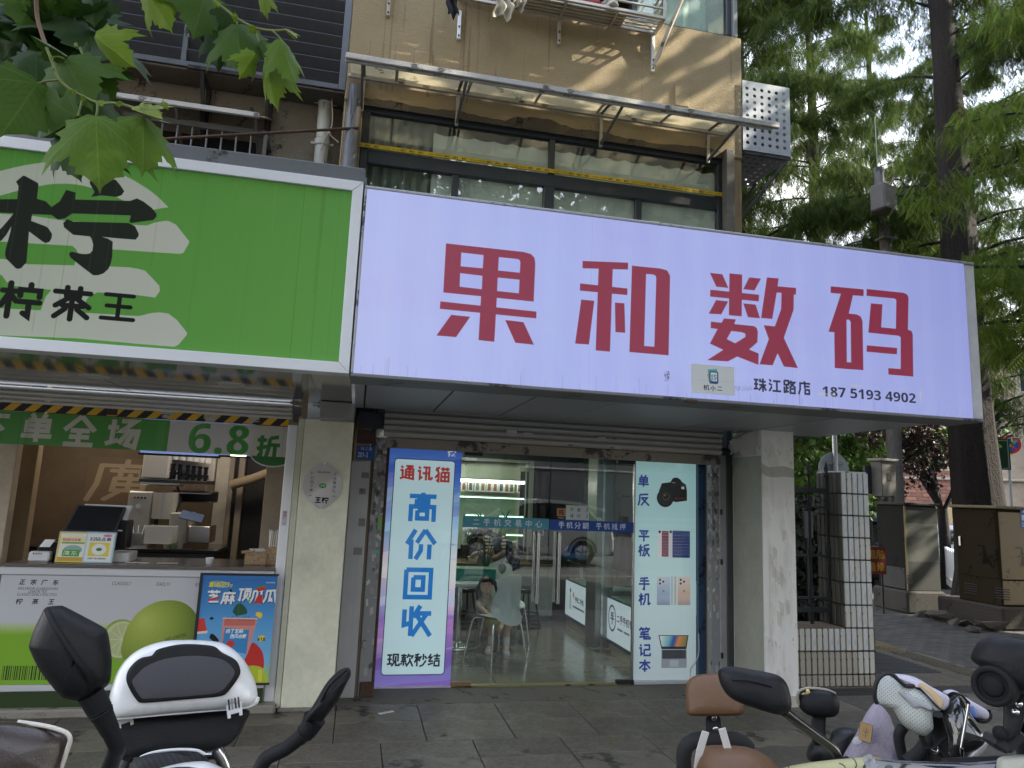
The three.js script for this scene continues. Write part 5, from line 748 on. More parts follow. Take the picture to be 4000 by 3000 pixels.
blob([[1515,300],[1545,284],[1575,300],[1560,335],[1540,318]],'#ead24c');pg([[1338,385],[1488,398],[1470,545],[1318,515]],'#3f8cc8');t('捡了芝麻',1345,392,27,'#f2f2ee',{w: 16});t('西瓜也要',1372,424,25,'#f2f2ee',{w: 16});blob([[1336,480],[1370,455],[1405,480],[1380,508],[1345,505]],'#cf3a34');
blob([[1238,470],[1245,425],[1262,418],[1300,455],[1300,475]],'#17181a');blob([[1236,320],[1262,318],[1272,330],[1250,338]],'#17181a');blob([[1530,455],[1555,430],[1585,432],[1588,455],[1560,474]],'#ead24c');{const p = q(1535,466);latin(x,'¥18',p[0],p[1],24,'#20201c',{slant: .15});const r = q(1592,112);latin(x,'WELEMON',r[0],r[1],9,'#dfe8ee');} pg([[1545,640],[1568,640],[1566,712],[1540,714]],'#d8d84a');});
const pf = thing('framed_poster','watermelon drink poster in a black frame leaning against the tea counter','poster',[(L + fx1) / 2,.2,zp]);
part(pf,'print',new THREE.BoxGeometry(fx1 - L - .02,fy1 - fy0 - .02,.006),phys([.92,.92,.92],.25,{map: pt,clearcoat: .4}),[(L + fx1) / 2,(fy0 + fy1) / 2,zp - .004]);
part(pf,'frame',[box(L - .008,L + .012,fy0,fy1,zp - .012,zp + .006,.003),box(L + .012,fx1,fy1 - .014,fy1,zp - .012,zp + .006,.003),box(L + .012,fx1,fy0,fy0 + .014,zp - .012,zp + .006,.003)],M.black);
pf.position.z += 0;
}
// ---------- inside of the tea shop ----------
{
const r = thing('tea_shop_room','brown walled interior of the tea shop behind the counter','room',[-2,0,-7.4]);
const zb = -8.2,brown = mat([.165,.12,.078],.7,{map: T.mottle}),tan = mat([.52,.42,.30],.7,{map: T.mottle}),pale = mat([.62,.58,.5],.6,{map: T.mottle}),gx = (x,y,z) => onZ('G',x,y,z).x;
part(r,'floor',box(-4,-.1,-.02,.0,zb,-5.9,.004),mat([.2,.18,.15],.4));
part(r,'ceiling',box(-4,-.07,2.5,2.6,zb,-5.9,.01),mat([.5,.48,.44],.8));
part(r,'rear_wall',box(-4,-.07,0,2.5,zb - .1,zb,.004),brown);
part(r,'left_wall',box(-4.1,-4.0,0,2.5,zb,-5.9,.004),tan);
part(r,'right_wall',box(-.12,-.07,0,2.5,zb,-6.34,.004),tan);
part(r,'wall_panel',box(gx(-60,900,-6.4) - 1,gx(60,900,-6.4),0,2.5,-6.5,-6.4,.004),tan);
part(r,'wall_panel',box(gx(70,900,-6.9),gx(215,900,-6.9),0,2.5,-7.0,-6.9,.004),mat([.33,.25,.16],.7,{map: T.mottle}));
part(r,'wall_panel',box(gx(1530,900,zb + .04),gx(1640,900,zb + .04),0,2.5,zb,zb + .04,.004),pale);
part(r,'doorway',box(gx(1640,900,zb + .03),gx(1890,900,zb + .03),0,2.3,zb,zb + .03,.004),M.black);
part(r,'door_frame',[box(gx(1625,900,zb + .1),gx(1660,900,zb + .1),0,2.3,zb + .05,zb + .1,.004),box(gx(1690,900,zb + .12),gx(1735,900,zb + .12),0,2.3,zb + .06,zb + .12,.004)],mat([.28,.24,.19],.6));
part(r,'door_curtain',[tube([onZ('G',1660,730,zb + .3),onZ('G',1740,705,zb + .3),onZ('G',1830,680,zb + .3),onZ('G',1930,640,zb + .3)],.05,16,8)],mat([.3,.23,.15],.9));
part(r,'wall_panel',box(gx(1890,900,-6.9),-.13,0,2.5,-7.0,-6.9,.004),tan);
// calligraphy on the wall
const a = onZ('G',640,520,zb + .01),b = onZ('G',1120,880,zb + .01),ct = canvasTex(256,256,(x,w,h) => {x.clearRect(0,0,w,h);x.fillStyle = '#746350';x.fillRect(0,0,w,h);write(x,'廣',14,8,228,'#a8977f',{w: 9,cap: 'round',slant: .12});});
part(r,'wall_character',new THREE.BoxGeometry(b.x - a.x,a.y - b.y,.004),mat([.9,.9,.9],.75,{map: ct}),[(a.x + b.x) / 2,(a.y + b.y) / 2,zb + .004]);
const lm = mat([1,1,1],.5,{emissive: C3(1,.85,.62),emissiveIntensity: 2.2});
for (const [x,z] of [[-2.6,-7.2],[-1.2,-7.2]]) {part(r,'ceiling_lamp',box(x - .3,x + .3,2.485,2.498,z - .12,z + .12,.003),lm);const L = new THREE.RectAreaLight(C3(1,.89,.74),3.4,.6,.24);L.position.set(x,2.48,z);L.lookAt(x,0,z);scene.add(L);}  // both panels are out of view, added to light the tea shop
const lp0 = onZ('G',1658,506,-6.3),lp1 = onZ('G',1768,522,-6.3);part(r,'ceiling_lamp',box(lp0.x,lp1.x,lp1.y,lp0.y + .01,-6.34,-6.3,.003),mat([1,1,.95],.5,{emissive: C3(1,.95,.8),emissiveIntensity: .9}));
// menu screens under the ceiling
const sc = mat([.05,.07,.14],.2,{emissive: C3(.25,.35,.75),emissiveIntensity: .18});
for (const [p,q] of [[1010,1575],[1590,1815]]) {const m = thing('menu_screen',p < 1200 ? 'wide bluish menu screen just under the discount banner' : 'small bluish menu screen beside the white ceiling lamp','screen',[-1,2,-6.9]);const c0 = onZ('G',p,450,-6.9),c1 = onZ('G',q,535,-6.9);part(m,'screen',box(c0.x,c1.x,c1.y + .02,c1.y + .4,-6.93,-6.9,.006),sc);part(m,'bezel',box(c0.x - .01,c1.x + .01,c1.y - .0,c1.y + .018,-6.94,-6.895,.004),M.black);}
// round leaf logo sign by the post
const lg = thing('leaf_sign','green lemon shaped hanging sign by the white post','hanging sign',[-.7,1.75,-6.0]);const le = onZ('G',1960,545,-6.0),lt = canvasTex(256,128,(x,w,h) => {x.fillStyle = '#2f6d2a';x.fillRect(0,0,w,h);latin(x,'WELEMON',70,84,26,'#12200f',{bold: false,width: 170});});
const lo = [];for (let i = 0;i < 40;i++) {const t = i / 40 * 6.283;lo.push([le.x + .17 * Math.cos(t),le.y + .06 + .11 * Math.sin(t)]);} const lgeo = prism(lo,-6.0,-5.985),lu = lgeo.attributes.uv,lpp = lgeo.attributes.position;for (let i = 0;i < lu.count;i++) lu.setXY(i,(lpp.getX(i) - le.x + .17) / .34,(lpp.getY(i) - le.y + .05) / .22);part(lg,'board',lgeo,mat([.9,.9,.9],.4,{map: lt}));part(lg,'rim',prism(lo.map(([x,y]) => [le.x + (x - le.x) * 1.07,le.y + .06 + (y - le.y - .06) * 1.1]),-6.012,-6.001),M.alu);
// drink dispenser with six taps
const d = thing('drink_dispenser','white wall dispenser with six black taps on a black shelf','dispenser',[-1.3,1.8,-7.5]),dz = -7.4;const dA = onZ('G',1035,500,dz),dB = onZ('G',1205,685,dz),dC = onZ('G',1500,700,dz);
part(d,'tank',box(dA.x,dB.x,dB.y,dA.y + .1,dz - .35,dz,.012),mat([.48,.46,.41],.4));part(d,'rear_panel',box(dB.x,dC.x,dB.y,dA.y + .1,dz - .3,dz - .25,.004),mat([.55,.53,.48],.4));
part(d,'shelf',box(dA.x - .01,dC.x,dB.y - .035,dB.y - .005,dz - .35,dz + .02,.004),M.black);
[1240,1290,1345,1388,1432,1475].forEach((x,i) => {const p = onZ('G',x,640 + i * 5,dz - .05),t = part(d,'tap',[rod(p.clone().add(V(0,-.02,-.12)),p.clone().add(V(0,-.02,0)),.016,.016,8),rod(p.clone().add(V(0,.05,-.02)),p.clone().add(V(0,-.06,-.02)),.02,.016,8),rod(p.clone().add(V(0,.09,-.02)),p.clone().add(V(0,.05,-.02)),.024,.014,8),rod(p.clone().add(V(-.03,.0,-.02)),p.clone().add(V(.03,.0,-.02)),.012,.012,6)],M.blackPlastic);const q = p.clone().add(V(0,.22,-.02));part(d,'bottle',rod(q.clone().add(V(0,-.09,-.05)),q.clone().add(V(0,.16,-.05)),.035,.035,12),mat([.6,.58,.54],.3));});
[1235,1325,1395,1440,1490].forEach((x,i) => {const p = onZ('G',x,750,dz);single('glass_cup',['small clear cup under the first tap','clear mug with handle under the taps','clear cup under the fourth tap','clear cup under the fifth tap','clear cup under the last tap'][i],'cup',lathe([[.0,0],[.028,0],[.034,.085],[.031,.085],[.026,.006],[0,.006]],14).translate(p.x,p.y - .04,dz - .1),M.glass);});
single('cup_shelf','thin glass shelf holding the clear cups','shelf',box(onZ('G',1220,755,dz).x,onZ('G',1510,765,dz).x,onZ('G',1300,762,dz).y - .035,onZ('G',1300,762,dz).y - .025,dz - .3,dz,.002),M.greyMetal);
// stainless tea machine
const t = thing('tea_machine','pale stainless tea machine with tall cylinder behind the till','tea machine',[-1.5,1.2,-7.4]);const ta = onZ('G',960,770,-7.35),tb = onZ('G',1075,1010,-7.35),tc = onZ('G',1100,780,-7.3),td = onZ('G',1215,975,-7.3);
part(t,'body',box(ta.x - .04,tb.x,tb.y - .3,ta.y,-7.7,-7.35,.012),mat([.46,.44,.40],.35,{metalness: .3}));for (let i = 0;i < 4;i++) part(t,'button',cbox(.018,.018,.008,.003),i ? M.black : mat([.4,.03,.02],.4),V(ta.x + .02 + i * .03,ta.y - .06,-7.346));part(t,'gauge',new THREE.CylinderGeometry(.022,.022,.012,18).rotateX(Math.PI / 2),M.steel,V(ta.x + .06,ta.y - .14,-7.345));part(t,'hose',tube([V(td.x,td.y + .3,-7.5),V(td.x + .06,td.y + .2,-7.42),V(td.x + .03,td.y,-7.4),V(td.x + .08,td.y - .12,-7.42)],.009,20,6),M.black);part(t,'cylinder',rod(V((tc.x + td.x) / 2,td.y,-7.45),V((tc.x + td.x) / 2,tc.y,-7.45),.125,.13,28),mat([.5,.49,.46],.3,{metalness: .3}));part(t,'hood',box(ta.x,td.x + .02,ta.y + .06,ta.y + .22,-7.7,-7.5,.008),M.steel);part(t,'nozzle',rod(V(tc.x + .03,td.y - .08,-7.42),V(tc.x + .03,td.y,-7.42),.016,.02,8),M.black);
const e = thing('sealing_machine','white box machine with sloping blue display panel','sealing machine',[-1.1,1.1,-7.3]);const ea = onZ('G',1225,925,-7.25),eb = onZ('G',1400,1150,-7.25);part(e,'housing',box(ea.x,ea.x + .16,eb.y,ea.y,-7.6,-7.25,.01),mat([.45,.44,.41],.35));part(e,'display',cbox(.2,.012,.14,.003),mat([.06,.1,.2],.3),V(ea.x + .2,ea.y - .03,-7.22),[.5,0,-.25]);part(e,'stand',box(ea.x + .16,ea.x + .36,eb.y,ea.y - .12,-7.6,-7.3,.008),M.steel);
const oven = thing('steel_cabinet','dark steel cabinet with open shelf right of the tea machine','cabinet',[-.9,1.3,-7.5]);const oa = onZ('G',1245,765,-7.45),ob = onZ('G',1525,850,-7.45);part(oven,'case',[box(oa.x,ob.x,oa.y - .02,oa.y,-7.75,-7.45,.004),box(oa.x,ob.x,ob.y - .012,ob.y,-7.75,-7.44,.004),box(oa.x,ob.x,ob.y,oa.y,-7.76,-7.75,.004)],mat([.09,.08,.075],.4,{metalness: .4}));
const bench = thing('rear_bench','black rear work bench with steel bins behind the counter','work bench',[-1.2,0,-7.4]);const ba = onZ('G',900,1175,-7.2),bb = onZ('G',1590,1120,-7.2);part(bench,'top',box(ba.x - .8,bb.x,ba.y - .03,ba.y,-7.8,-7.1,.004),M.blackGloss);part(bench,'body',box(ba.x - .8,bb.x - .02,0,ba.y - .035,-7.75,-7.14,.004),M.black);
const bk = thing('steel_bin','stainless bin with utensils between the till and the tea machine','bin',[-1.6,1.1,-7.0]);const ka = onZ('G',905,1070,-6.9),kb = onZ('G',1020,1165,-6.9);part(bk,'bin',box(ka.x,kb.x,kb.y,ka.y,-7.1,-6.9,.006),M.steel);for (let i = 0;i < 4;i++) part(bk,'utensil',rod(V(ka.x + .04 + i * .03,ka.y - .04,-7.0),V(ka.x + .02 + i * .05,ka.y + .06,-7.02),.006,.012,6),M.steel);
for (const [i,u] of [1130,1180,1228].entries()) {const p = onZ('G',u,1160,-6.85),hh = .1 + .03 * i;single('cup_stack',['short stack of paper cups behind the till','middle stack of paper cups behind the till','tallest stack of paper cups left of the black bench end'][i],'cup stack',[0,1,2,3].map((k) => lathe([[.024,0],[.032,hh * .5],[.034,hh * .5],[.034,hh * .48]],14).translate(p.x,ba.y + .002 + k * hh * .14,-7.2)),mat([[.5,.48,.42],[.3,.42,.2],[.52,.5,.46]][i],.6));}
const bx2 = thing('clear_container','tall clear plastic container beside the steel bin','container',[-1.3,1.1,-6.95]);const ca = onZ('G',1045,1020,-6.9),cb = onZ('G',1235,1155,-6.9);part(bx2,'tub',box(ca.x,cb.x,cb.y,ca.y,-7.08,-6.9,.006),phys([.9,.88,.84],.15,{transmission: .6,thickness: 0}));
}
// ---------- things on the tea counter ----------
{
const wy = cTop + .031,z = ZC0 - .16,q = (x,y,zz = z) => onZ('G',x,y,zz);
const pos = thing('till','black screened till with white back facing right','till',[q(690,1250).x,wy,z]);
const s0 = q(455,1055,z - .0),s1 = q(830,1070,z),s2 = q(905,885,z - .1),s3 = q(560,870,z - .1),nrm = new THREE.Vector3().crossVectors(s1.clone().sub(s0),s3.clone().sub(s0)).normalize(),thick = nrm.clone().multiplyScalar(-.03);
const slab = (a,b,c,d,t) => new ConvexGeometry([a,b,c,d].flatMap((p) => [p,p.clone().add(t)])),inset = (k,off) => {const c = s0.clone().add(s1).add(s2).add(s3).multiplyScalar(.25);return [s0,s1,s2,s3].map((p) => p.clone().lerp(c,k).addScaledVector(nrm,off));};
part(pos,'screen_housing',slab(s0,s1,s2,s3,thick),M.black);{const [a,b,c,d] = inset(.09,.002);part(pos,'screen',slab(a,b,c,d,nrm.clone().multiplyScalar(-.001)),phys([.015,.016,.018],.12,{clearcoat: .6}));} {const o = V(.012,0,-.025),[a,b,c,d] = [s0,s1,s2,s3].map((p) => p.clone().add(V(.03,.008,-.055)));part(pos,'white_back',slab(a,b,c,d,thick),M.whiteGloss);}
const ba = q(800,1080),bb = q(885,1195);part(pos,'stand',box(ba.x,bb.x,bb.y,ba.y + .1,z - .2,z - .06,.01),M.blackPlastic);part(pos,'base',box(q(770,1240).x,q(922,1240).x,wy,q(800,1215).y,z - .24,z - .02,.006),M.white);
const card = (label,a,draw) => {const c = thing('stand_card',label,'stand card',[q(...a[0]).x,wy,z + .06]);const zz = z + .06,p = onZ('G',...a[0],zz),r = onZ('G',...a[1],zz),t = canvasTex(192,256,draw),w = r.x - p.x,h = p.y - wy;part(c,'print',new THREE.BoxGeometry(w,h,.004),mat([.92,.92,.92],.4,{map: t}),[(p.x + r.x) / 2,wy + h / 2 + .002,zz - .01],[-.12,0,0]);part(c,'holder',new THREE.BoxGeometry(w + .01,h + .008,.003),phys([.8,.85,.88],.1,{transmission: .6,thickness: 0}),[(p.x + r.x) / 2,wy + h / 2 + .004,zz - .015],[-.12,0,0]);};
card('yellow and green promotional card in front of the till',[[425,1068],[612,1292]],(x,w,h) => {x.fillStyle = '#d8c94a';x.fillRect(0,0,w,h);x.fillStyle = '#e6e4d4';x.fillRect(10,10,w - 20,h - 20);x.fillStyle = '#e8d9a0';x.fillRect(10,40,w - 20,60);write(x,'专回归点单',22,52,24,'#c25a8a',{w: 15,gap: 1.0});x.fillStyle = '#6fae46';x.fillRect(24,84,w - 48,14);x.fillStyle = '#8fb0a8';x.beginPath();x.ellipse(100,150,60,40,0,0,7);x.fill();x.fillStyle = '#4e9a3a';x.fillRect(36,150,110,56);write(x,'廣东',44,156,42,'#d8e0c8',{w: 10});x.fillStyle = '#c9a23a';x.fillRect(10,212,w - 20,34);});
card('white and yellow scan-to-order card beside the yellow card',[[620,1072],[802,1300]],(x,w,h) => {x.fillStyle = '#a8cfd8';x.fillRect(0,0,w,h);x.fillStyle = '#e4e6e2';x.fillRect(9,9,w - 18,h - 18);x.fillStyle = '#d27aa8';x.beginPath();x.ellipse(140,24,30,12,0,0,7);x.fill();write(x,'扫码点单',26,38,34,'#23272a',{w: 12,gap: 1.06});x.fillStyle = '#e0cf4c';x.fillRect(28,84,w - 56,118);x.fillStyle = '#e9eae4';x.beginPath();x.arc(w / 2,143,48,0,7);x.fill();x.fillStyle = '#2e7a34';x.beginPath();x.ellipse(w / 2,143,20,14,0,0,7);x.fill();write(x,'扫码下单无需排队',30,214,14,'#3a3d40',{w: 12,gap: 1.1});});
const pr = thing('receipt_printer','white and black receipt printer with paper at the left of the counter','printer',[q(280,1280).x,wy,z]);const pa = q(205,1205,z + .05),pb = q(350,1275,z + .05);part(pr,'front',box(pa.x,pb.x,wy,pa.y + .0,z - .02,z + .05,.012),M.whiteGloss);part(pr,'body',box(pa.x + .02,pb.x + .05,wy,pa.y + .06,z - .16,z - .022,.02),M.blackPlastic);part(pr,'paper',cbox(.07,.002,.1,.0008),mat([.75,.75,.72],.8),V((pa.x + pb.x) / 2 + .02,pa.y + .055,z - .02),[.5,0,0]);
for (const [i,x] of [238,258,275,292].entries()) part(pr,'button',box(q(x,1220,z + .05).x,q(x + 10,1220,z + .05).x,pa.y - .02,pa.y - .008,z + .05,z + .053,.001),mat([[.1,.1,.1],[.5,.1,.1],[.1,.2,.5],[.1,.4,.2]][i],.5));
const pp = (label,x,y,w,d,r,c) => single('paper_slip',label,'paper',cbox(w,.004,d,.001).clone().rotateY(r).translate(q(x,y).x,wy + .004,z + .02),mat(c,.85));
pp('crumpled white slip lying right of the till',960,1285,.1,.05,.3,[.6,.58,.52]);pp('folded white slip in the middle of the counter',1040,1285,.07,.05,-.1,[.66,.64,.6]);pp('torn pinkish slip left of the small white cup',1210,1285,.14,.05,.15,[.5,.42,.36]);
const cp = q(1508,1275);single('small_cup','small white cup standing alone on the counter','cup',lathe([[0,0],[.022,0],[.03,.05],[.027,.05],[.02,.004],[0,.004]],18).translate(cp.x,wy,z),M.white);
const cb = mat([.42,.29,.16],.85,{map: T.grain}),b1 = thing('cardboard_box','open cardboard box holding papers near the right end of the counter','box',[q(1840,1300).x,wy,z]);const k0 = q(1765,1210),k1 = q(1912,1320);part(b1,'box',box(k0.x,k1.x,wy,k0.y,z - .16,z,.004),cb);part(b1,'flap',cbox(.1,.004,.06,.001),cb,V(k0.x + .02,k0.y + .004,z - .02),[.2,.2,.1]);part(b1,'papers',cbox(.11,.012,.1,.002),M.white,V((k0.x + k1.x) / 2,k0.y + .01,z - .08),[.05,.3,0]);
const b2 = thing('cardboard_box','closed taller cardboard box holding straws at the white post','box',[q(1960,1300).x,wy,z - .02]);const m0 = q(1918,1180,z - .02),m1 = q(2010,1320,z - .02);part(b2,'box',box(m0.x,m1.x,wy,m0.y,z - .18,z - .02,.004),cb);const R = rng(61);for (let i = 0;i < 14;i++) {const x = m0.x + .01 + R() * .075,zz = z - .06 - R() * .09;part(b2,'straw',rod(V(x,m0.y - .05,zz),V(x + (R() - .5) * .03,m0.y + .11 + R() * .03,zz),.005,.005,6),mat([.66,.65,.58],.6));}
}
Object.assign(CR,{Q1: [1770,1760,.3014],Q2: [2140,1780,.5302],Q3: [3380,1650,.2834],Q4: [3100,1900,.4222]});
// ---------- inside of the phone shop ----------
const FY = .012,ZB = -10.4;
{
const r = thing('phone_shop_room','dim greenish interior of the phone shop behind the glass doors','room',[1.7,0,-8.4]);
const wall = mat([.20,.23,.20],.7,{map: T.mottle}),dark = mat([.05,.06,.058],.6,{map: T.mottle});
part(r,'floor_bed',box(.14,3.4,-.1,-.002,ZB,-6.4,.004),M.concrete);
const R = rng(71),fm = [0,1,2].map((i) => phys([.25 + i * .02,.235 + i * .02,.195 + i * .018],.16,{clearcoat: .35,clearcoatRoughness: .18,map: T.mottle}));
for (let i = 0;i < 6;i++) for (let j = 0;j < 7;j++) part(r,'floor_tile',cbox(.597,.012,.597,.002),fm[Math.floor(R() * 3)],[.42 + i * .6,.006,-6.68 - j * .6]);
part(r,'ceiling',box(.14,3.4,2.55,2.65,ZB,-6.4,.004),mat([.32,.34,.32],.8));
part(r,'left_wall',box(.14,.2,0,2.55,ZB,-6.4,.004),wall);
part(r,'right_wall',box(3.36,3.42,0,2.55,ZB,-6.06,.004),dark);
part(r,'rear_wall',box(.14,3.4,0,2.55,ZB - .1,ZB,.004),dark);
const lm = mat([1,1,1],.5,{emissive: C3(.92,1,.9),emissiveIntensity: 1.6});
for (const [x,z] of [[1.5,-7.6],[1.5,-9.3]]) {part(r,'ceiling_lamp',box(x - .3,x + .3,2.53,2.548,z - .3,z + .3,.003),lm);const L = new THREE.RectAreaLight(C3(.9,1,.88),2.3,.6,.6);L.position.set(x,2.525,z);L.lookAt(x,0,z);scene.add(L);}  // ceiling panels out of sight, added to brighten the phone shop
// wall posters
const po = (label,c,q,z,draw) => {const a = onZ(c,q[0],q[1],z),b = onZ(c,q[2],q[3],z),t = canvasTex(160,Math.round(160 * (a.y - b.y) / (b.x - a.x)),draw);single('wall_poster',label,'poster',new THREE.BoxGeometry(b.x - a.x,a.y - b.y,.004).translate((a.x + b.x) / 2,(a.y + b.y) / 2,z),mat([.8,.8,.8],.5,{map: t}));};
po('grey poster with large dark characters high on the right of the rear wall','Q2',[272,158,352,330],-10.0,(x,w,h) => {x.fillStyle = '#70787a';x.fillRect(0,0,w,h);write(x,'全南京',w * .1,h * .12,w * .3,'#1c2a4a',{w: 15,gap: 1.0});write(x,'正手机中心',w * .06,h * .74,w * .18,'#7a3a34',{w: 14,gap: 1.0});});
po('blue police network alarm notice above the left display case','Q2',[114,660,280,762],-9.0,(x,w,h) => {x.fillStyle = '#22508e';x.fillRect(0,0,w,h);x.fillStyle = '#3a7ab8';x.fillRect(8,h * .6,w - 16,h * .3);latin(x,'110',26,h * .55,22,'#0f1c30');write(x,'联网报警',64,h * .26,22,'#0f1c30',{w: 16,gap: 1.0});x.strokeStyle = '#c8ccd0';x.lineWidth = 5;x.beginPath();x.moveTo(8,h * .4);x.lineTo(34,6);x.stroke();x.fillStyle = '#b0562c';x.beginPath();x.arc(w - 14,18,8,0,7);x.fill();});
po('small framed notice on the right wall behind the right display case','Q2',[448,560,540,690],-8.2,(x,w,h) => {x.fillStyle = '#5a3026';x.fillRect(0,0,w,h);x.fillStyle = '#8a8f78';x.fillRect(8,8,w - 16,h - 30);x.fillStyle = '#5d6450';for (let i = 0;i < 9;i++) x.fillRect(20,24 + i * 20,w - 40,6);});
}
{
// phone display shelf on the rear wall with light strips
const z = -10.1,q = (x,y) => onZ('Q1',x,y,z),s = thing('display_shelf','lit wall shelf with rows of boxed phones at the back left of the phone shop','shelf',[1.5,.9,z]);
const a = q(95,130),b = q(945,130),bt = q(500,1300).y,x0 = a.x - .5,x1 = b.x;
part(s,'top_panel',box(x0,x1,q(500,365).y,a.y,z - .12,z - .06,.004),mat([.50,.54,.40],.6,{map: T.mottle}));
part(s,'back_panel',box(x0,x1,bt,q(500,370).y,z - .26,z - .22,.004),mat([.33,.38,.28],.5,{map: T.mottle}));
part(s,'side_panel',box(x1,x1 + .04,bt,a.y,z - .25,z + .02,.004),mat([.28,.32,.22],.6));part(s,'side_panel',box(x1 + .05,x1 + .12,0,a.y + .05,z - .25,z + .04,.004),mat([.2,.22,.17],.6));
part(s,'frame',box(x0,x1 + .04,a.y + .003,a.y + .05,z - .25,z + .03,.004),mat([.16,.17,.13],.6));
const led = (c,k) => mat([1,1,1],.5,{emissive: C3(...c),emissiveIntensity: k});
[[95,940,372,[1,1,.9],1.6,.03],[95,930,592,[.55,1,.72],.8,.012],[165,400,832,[.5,1,.7],.8,.012],[605,925,850,[.5,1,.7],.8,.012],[180,272,1076,[.5,1,.5],.8,.012],[690,918,1092,[.5,1,.6],.8,.012]].forEach(([u0,u1,v,c,k,h],i) => {const p = q(u0,v),e = q(u1,v);const X0 = i < 2 ? x0 : p.x;part(s,i ? 'led_strip' : 'lamp_tube',box(X0,e.x,p.y - h,p.y + h * .3,z - .03,z - .005,.002),led(c,k));part(s,'shelf_board',box(X0,e.x,p.y + h * .4,p.y + h * .4 + .014,z - .21,z - .002,.002),mat([.3,.36,.3],.3));const L = new THREE.RectAreaLight(C3(...c),i ? .9 : 3,e.x - X0,.03);L.position.set((X0 + e.x) / 2,p.y - h - .006,z - .06);L.lookAt((X0 + e.x) / 2,0,z - .12);scene.add(L);});
const xs = [152,240,328,400,482,560,640,712,775,880],cs = [[.12,.065,.05],[.05,.065,.07],[.1,.12,.1],[.12,.08,.055],[.13,.06,.05],[.12,.07,.045],[.045,.06,.065],[.12,.07,.055],[.05,.07,.045],[.04,.045,.045]],ln = ['first boxed phone from the left','second boxed phone, dark, from the left','third boxed phone, grey, from the left','fourth boxed phone, brown, from the left','fifth boxed phone, reddish, from the left','sixth boxed phone from the left','seventh boxed phone, slate, from the left','narrow brown boxed phone, eighth from the left','greenish boxed phone, ninth from the left','black boxed phone at the right end'];
xs.forEach((x,i) => {const p0 = q(x - 34,395 + i * 3),p1 = q(x + 34,528 + i * 3),t = thing('phone_box',ln[i] + ' under the shelf lamp','phone box',[(p0.x + p1.x) / 2,p1.y,z - .1],'boxed phones under the shelf lamp');part(t,'box',box(p0.x,p1.x,p1.y,p0.y,z - .13,z - .09,.003),mat([.36,.38,.33],.4));part(t,'front',box(p0.x + .018,p1.x - .018,p1.y + .02,p0.y - .02,z - .0895,z - .087,.001),mat(cs[i],.25));delete t.userData.group;});
const c2 = thing('white_appliance','pale boxy device on the shelf behind the seated adult','device',q(800,1300));part(c2,'body',box(q(740,1200).x,q(830,1200).x,q(780,1305).y,q(780,1180).y,z - .2,z - .03,.01),mat([.45,.46,.38],.5));part(c2,'door',box(q(832,1200).x,q(900,1200).x,q(860,1300).y,q(860,1165).y,z - .2,z - .06,.006),mat([.36,.38,.3],.5));part(c2,'panel',box(q(760,1200).x,q(822,1200).x,q(780,1300).y,q(780,1195).y,z - .0295,z - .026,.001),mat([.2,.21,.17],.5));
}
{
// reception counter
const zc = -9.45,q = (x,y,z = zc) => onZ('J',x,y,z),c = thing('reception_counter','white reception counter with brown top across the back of the phone shop','counter',[1.6,0,zc]),top = q(560,795).y,x1 = q(648,900).x;
part(c,'front',box(.2,x1,FY + .06,top - .035,zc - .5,zc,.005),mat([.34,.37,.35],.5,{map: T.mottle}));part(c,'kick',box(.2,x1 - .02,FY,FY + .058,zc - .45,zc - .02,.003),mat([.18,.19,.18],.5));part(c,'top',box(.2,x1 + .02,top - .033,top,zc - .55,zc + .04,.005),mat([.13,.085,.05],.45,{map: T.streak}));part(c,'trim',box(.2,x1,FY + .058,FY + .072,zc + .001,zc + .012,.002),M.steel);
const m = thing('monitor','black back of a monitor standing on the reception counter','monitor',q(160,780)),a = q(95,680),b = q(205,760);part(m,'back',box(a.x,b.x,b.y,a.y,zc - .26,zc - .22,.01),M.black);part(m,'stand',box((a.x + b.x) / 2 - .03,(a.x + b.x) / 2 + .03,top,b.y,zc - .3,zc - .26,.006),M.black);
const bx = thing('carton','small buff carton on the reception counter','box',q(165,790)),d0 = q(130,742),d1 = q(190,778);part(bx,'box',box(d0.x,d1.x,top + .001,top + .001 + d0.y - d1.y,zc - .16,zc - .04,.006),mat([.36,.32,.22],.8));part(bx,'slot',box((d0.x + d1.x) / 2 - .02,(d0.x + d1.x) / 2 + .02,top + .05,top + .058,zc - .039,zc - .037,.001),M.black);
const g2 = thing('gooseneck_camera','black gadget on a stand at the left of the reception counter','gadget',q(150,660));part(g2,'arm',tube([q(150,760,zc - .1),q(130,700,zc - .1),q(150,655,zc - .1)],.012,16,6),M.black);part(g2,'ring',new THREE.TorusGeometry(.06,.016,8,20),M.black,q(150,650,zc - .1));part(g2,'lens',new THREE.CylinderGeometry(.04,.045,.05,16).rotateX(Math.PI / 2),M.blackGloss,q(150,650,zc - .1));
const lap = thing('open_laptop','black laptop lying open near the right end of the reception counter','laptop',q(590,785));part(lap,'base',cbox(.3,.014,.2,.004),M.black,V(q(590,785).x,top + .009,zc - .12));part(lap,'lid',cbox(.3,.2,.01,.004),M.black,V(q(590,785).x,top + .1,zc - .26),[-.25,0,0]);
const dk = single('dark_curtain','dark hanging curtain between the shelf and the reception counter end','curtain',(() => {const g = new THREE.PlaneGeometry(.42,1.5,40,4),p = g.attributes.position;for (let i = 0;i < p.count;i++) p.setZ(i,.03 * Math.sin(p.getX(i) * 45));g.computeVertexNormals();const w = q(500,650,ZB + .3);return g.translate(w.x + .05,1.25,ZB + .3);})(),mat([.012,.014,.014],.95,{side: THREE.DoubleSide}));
}
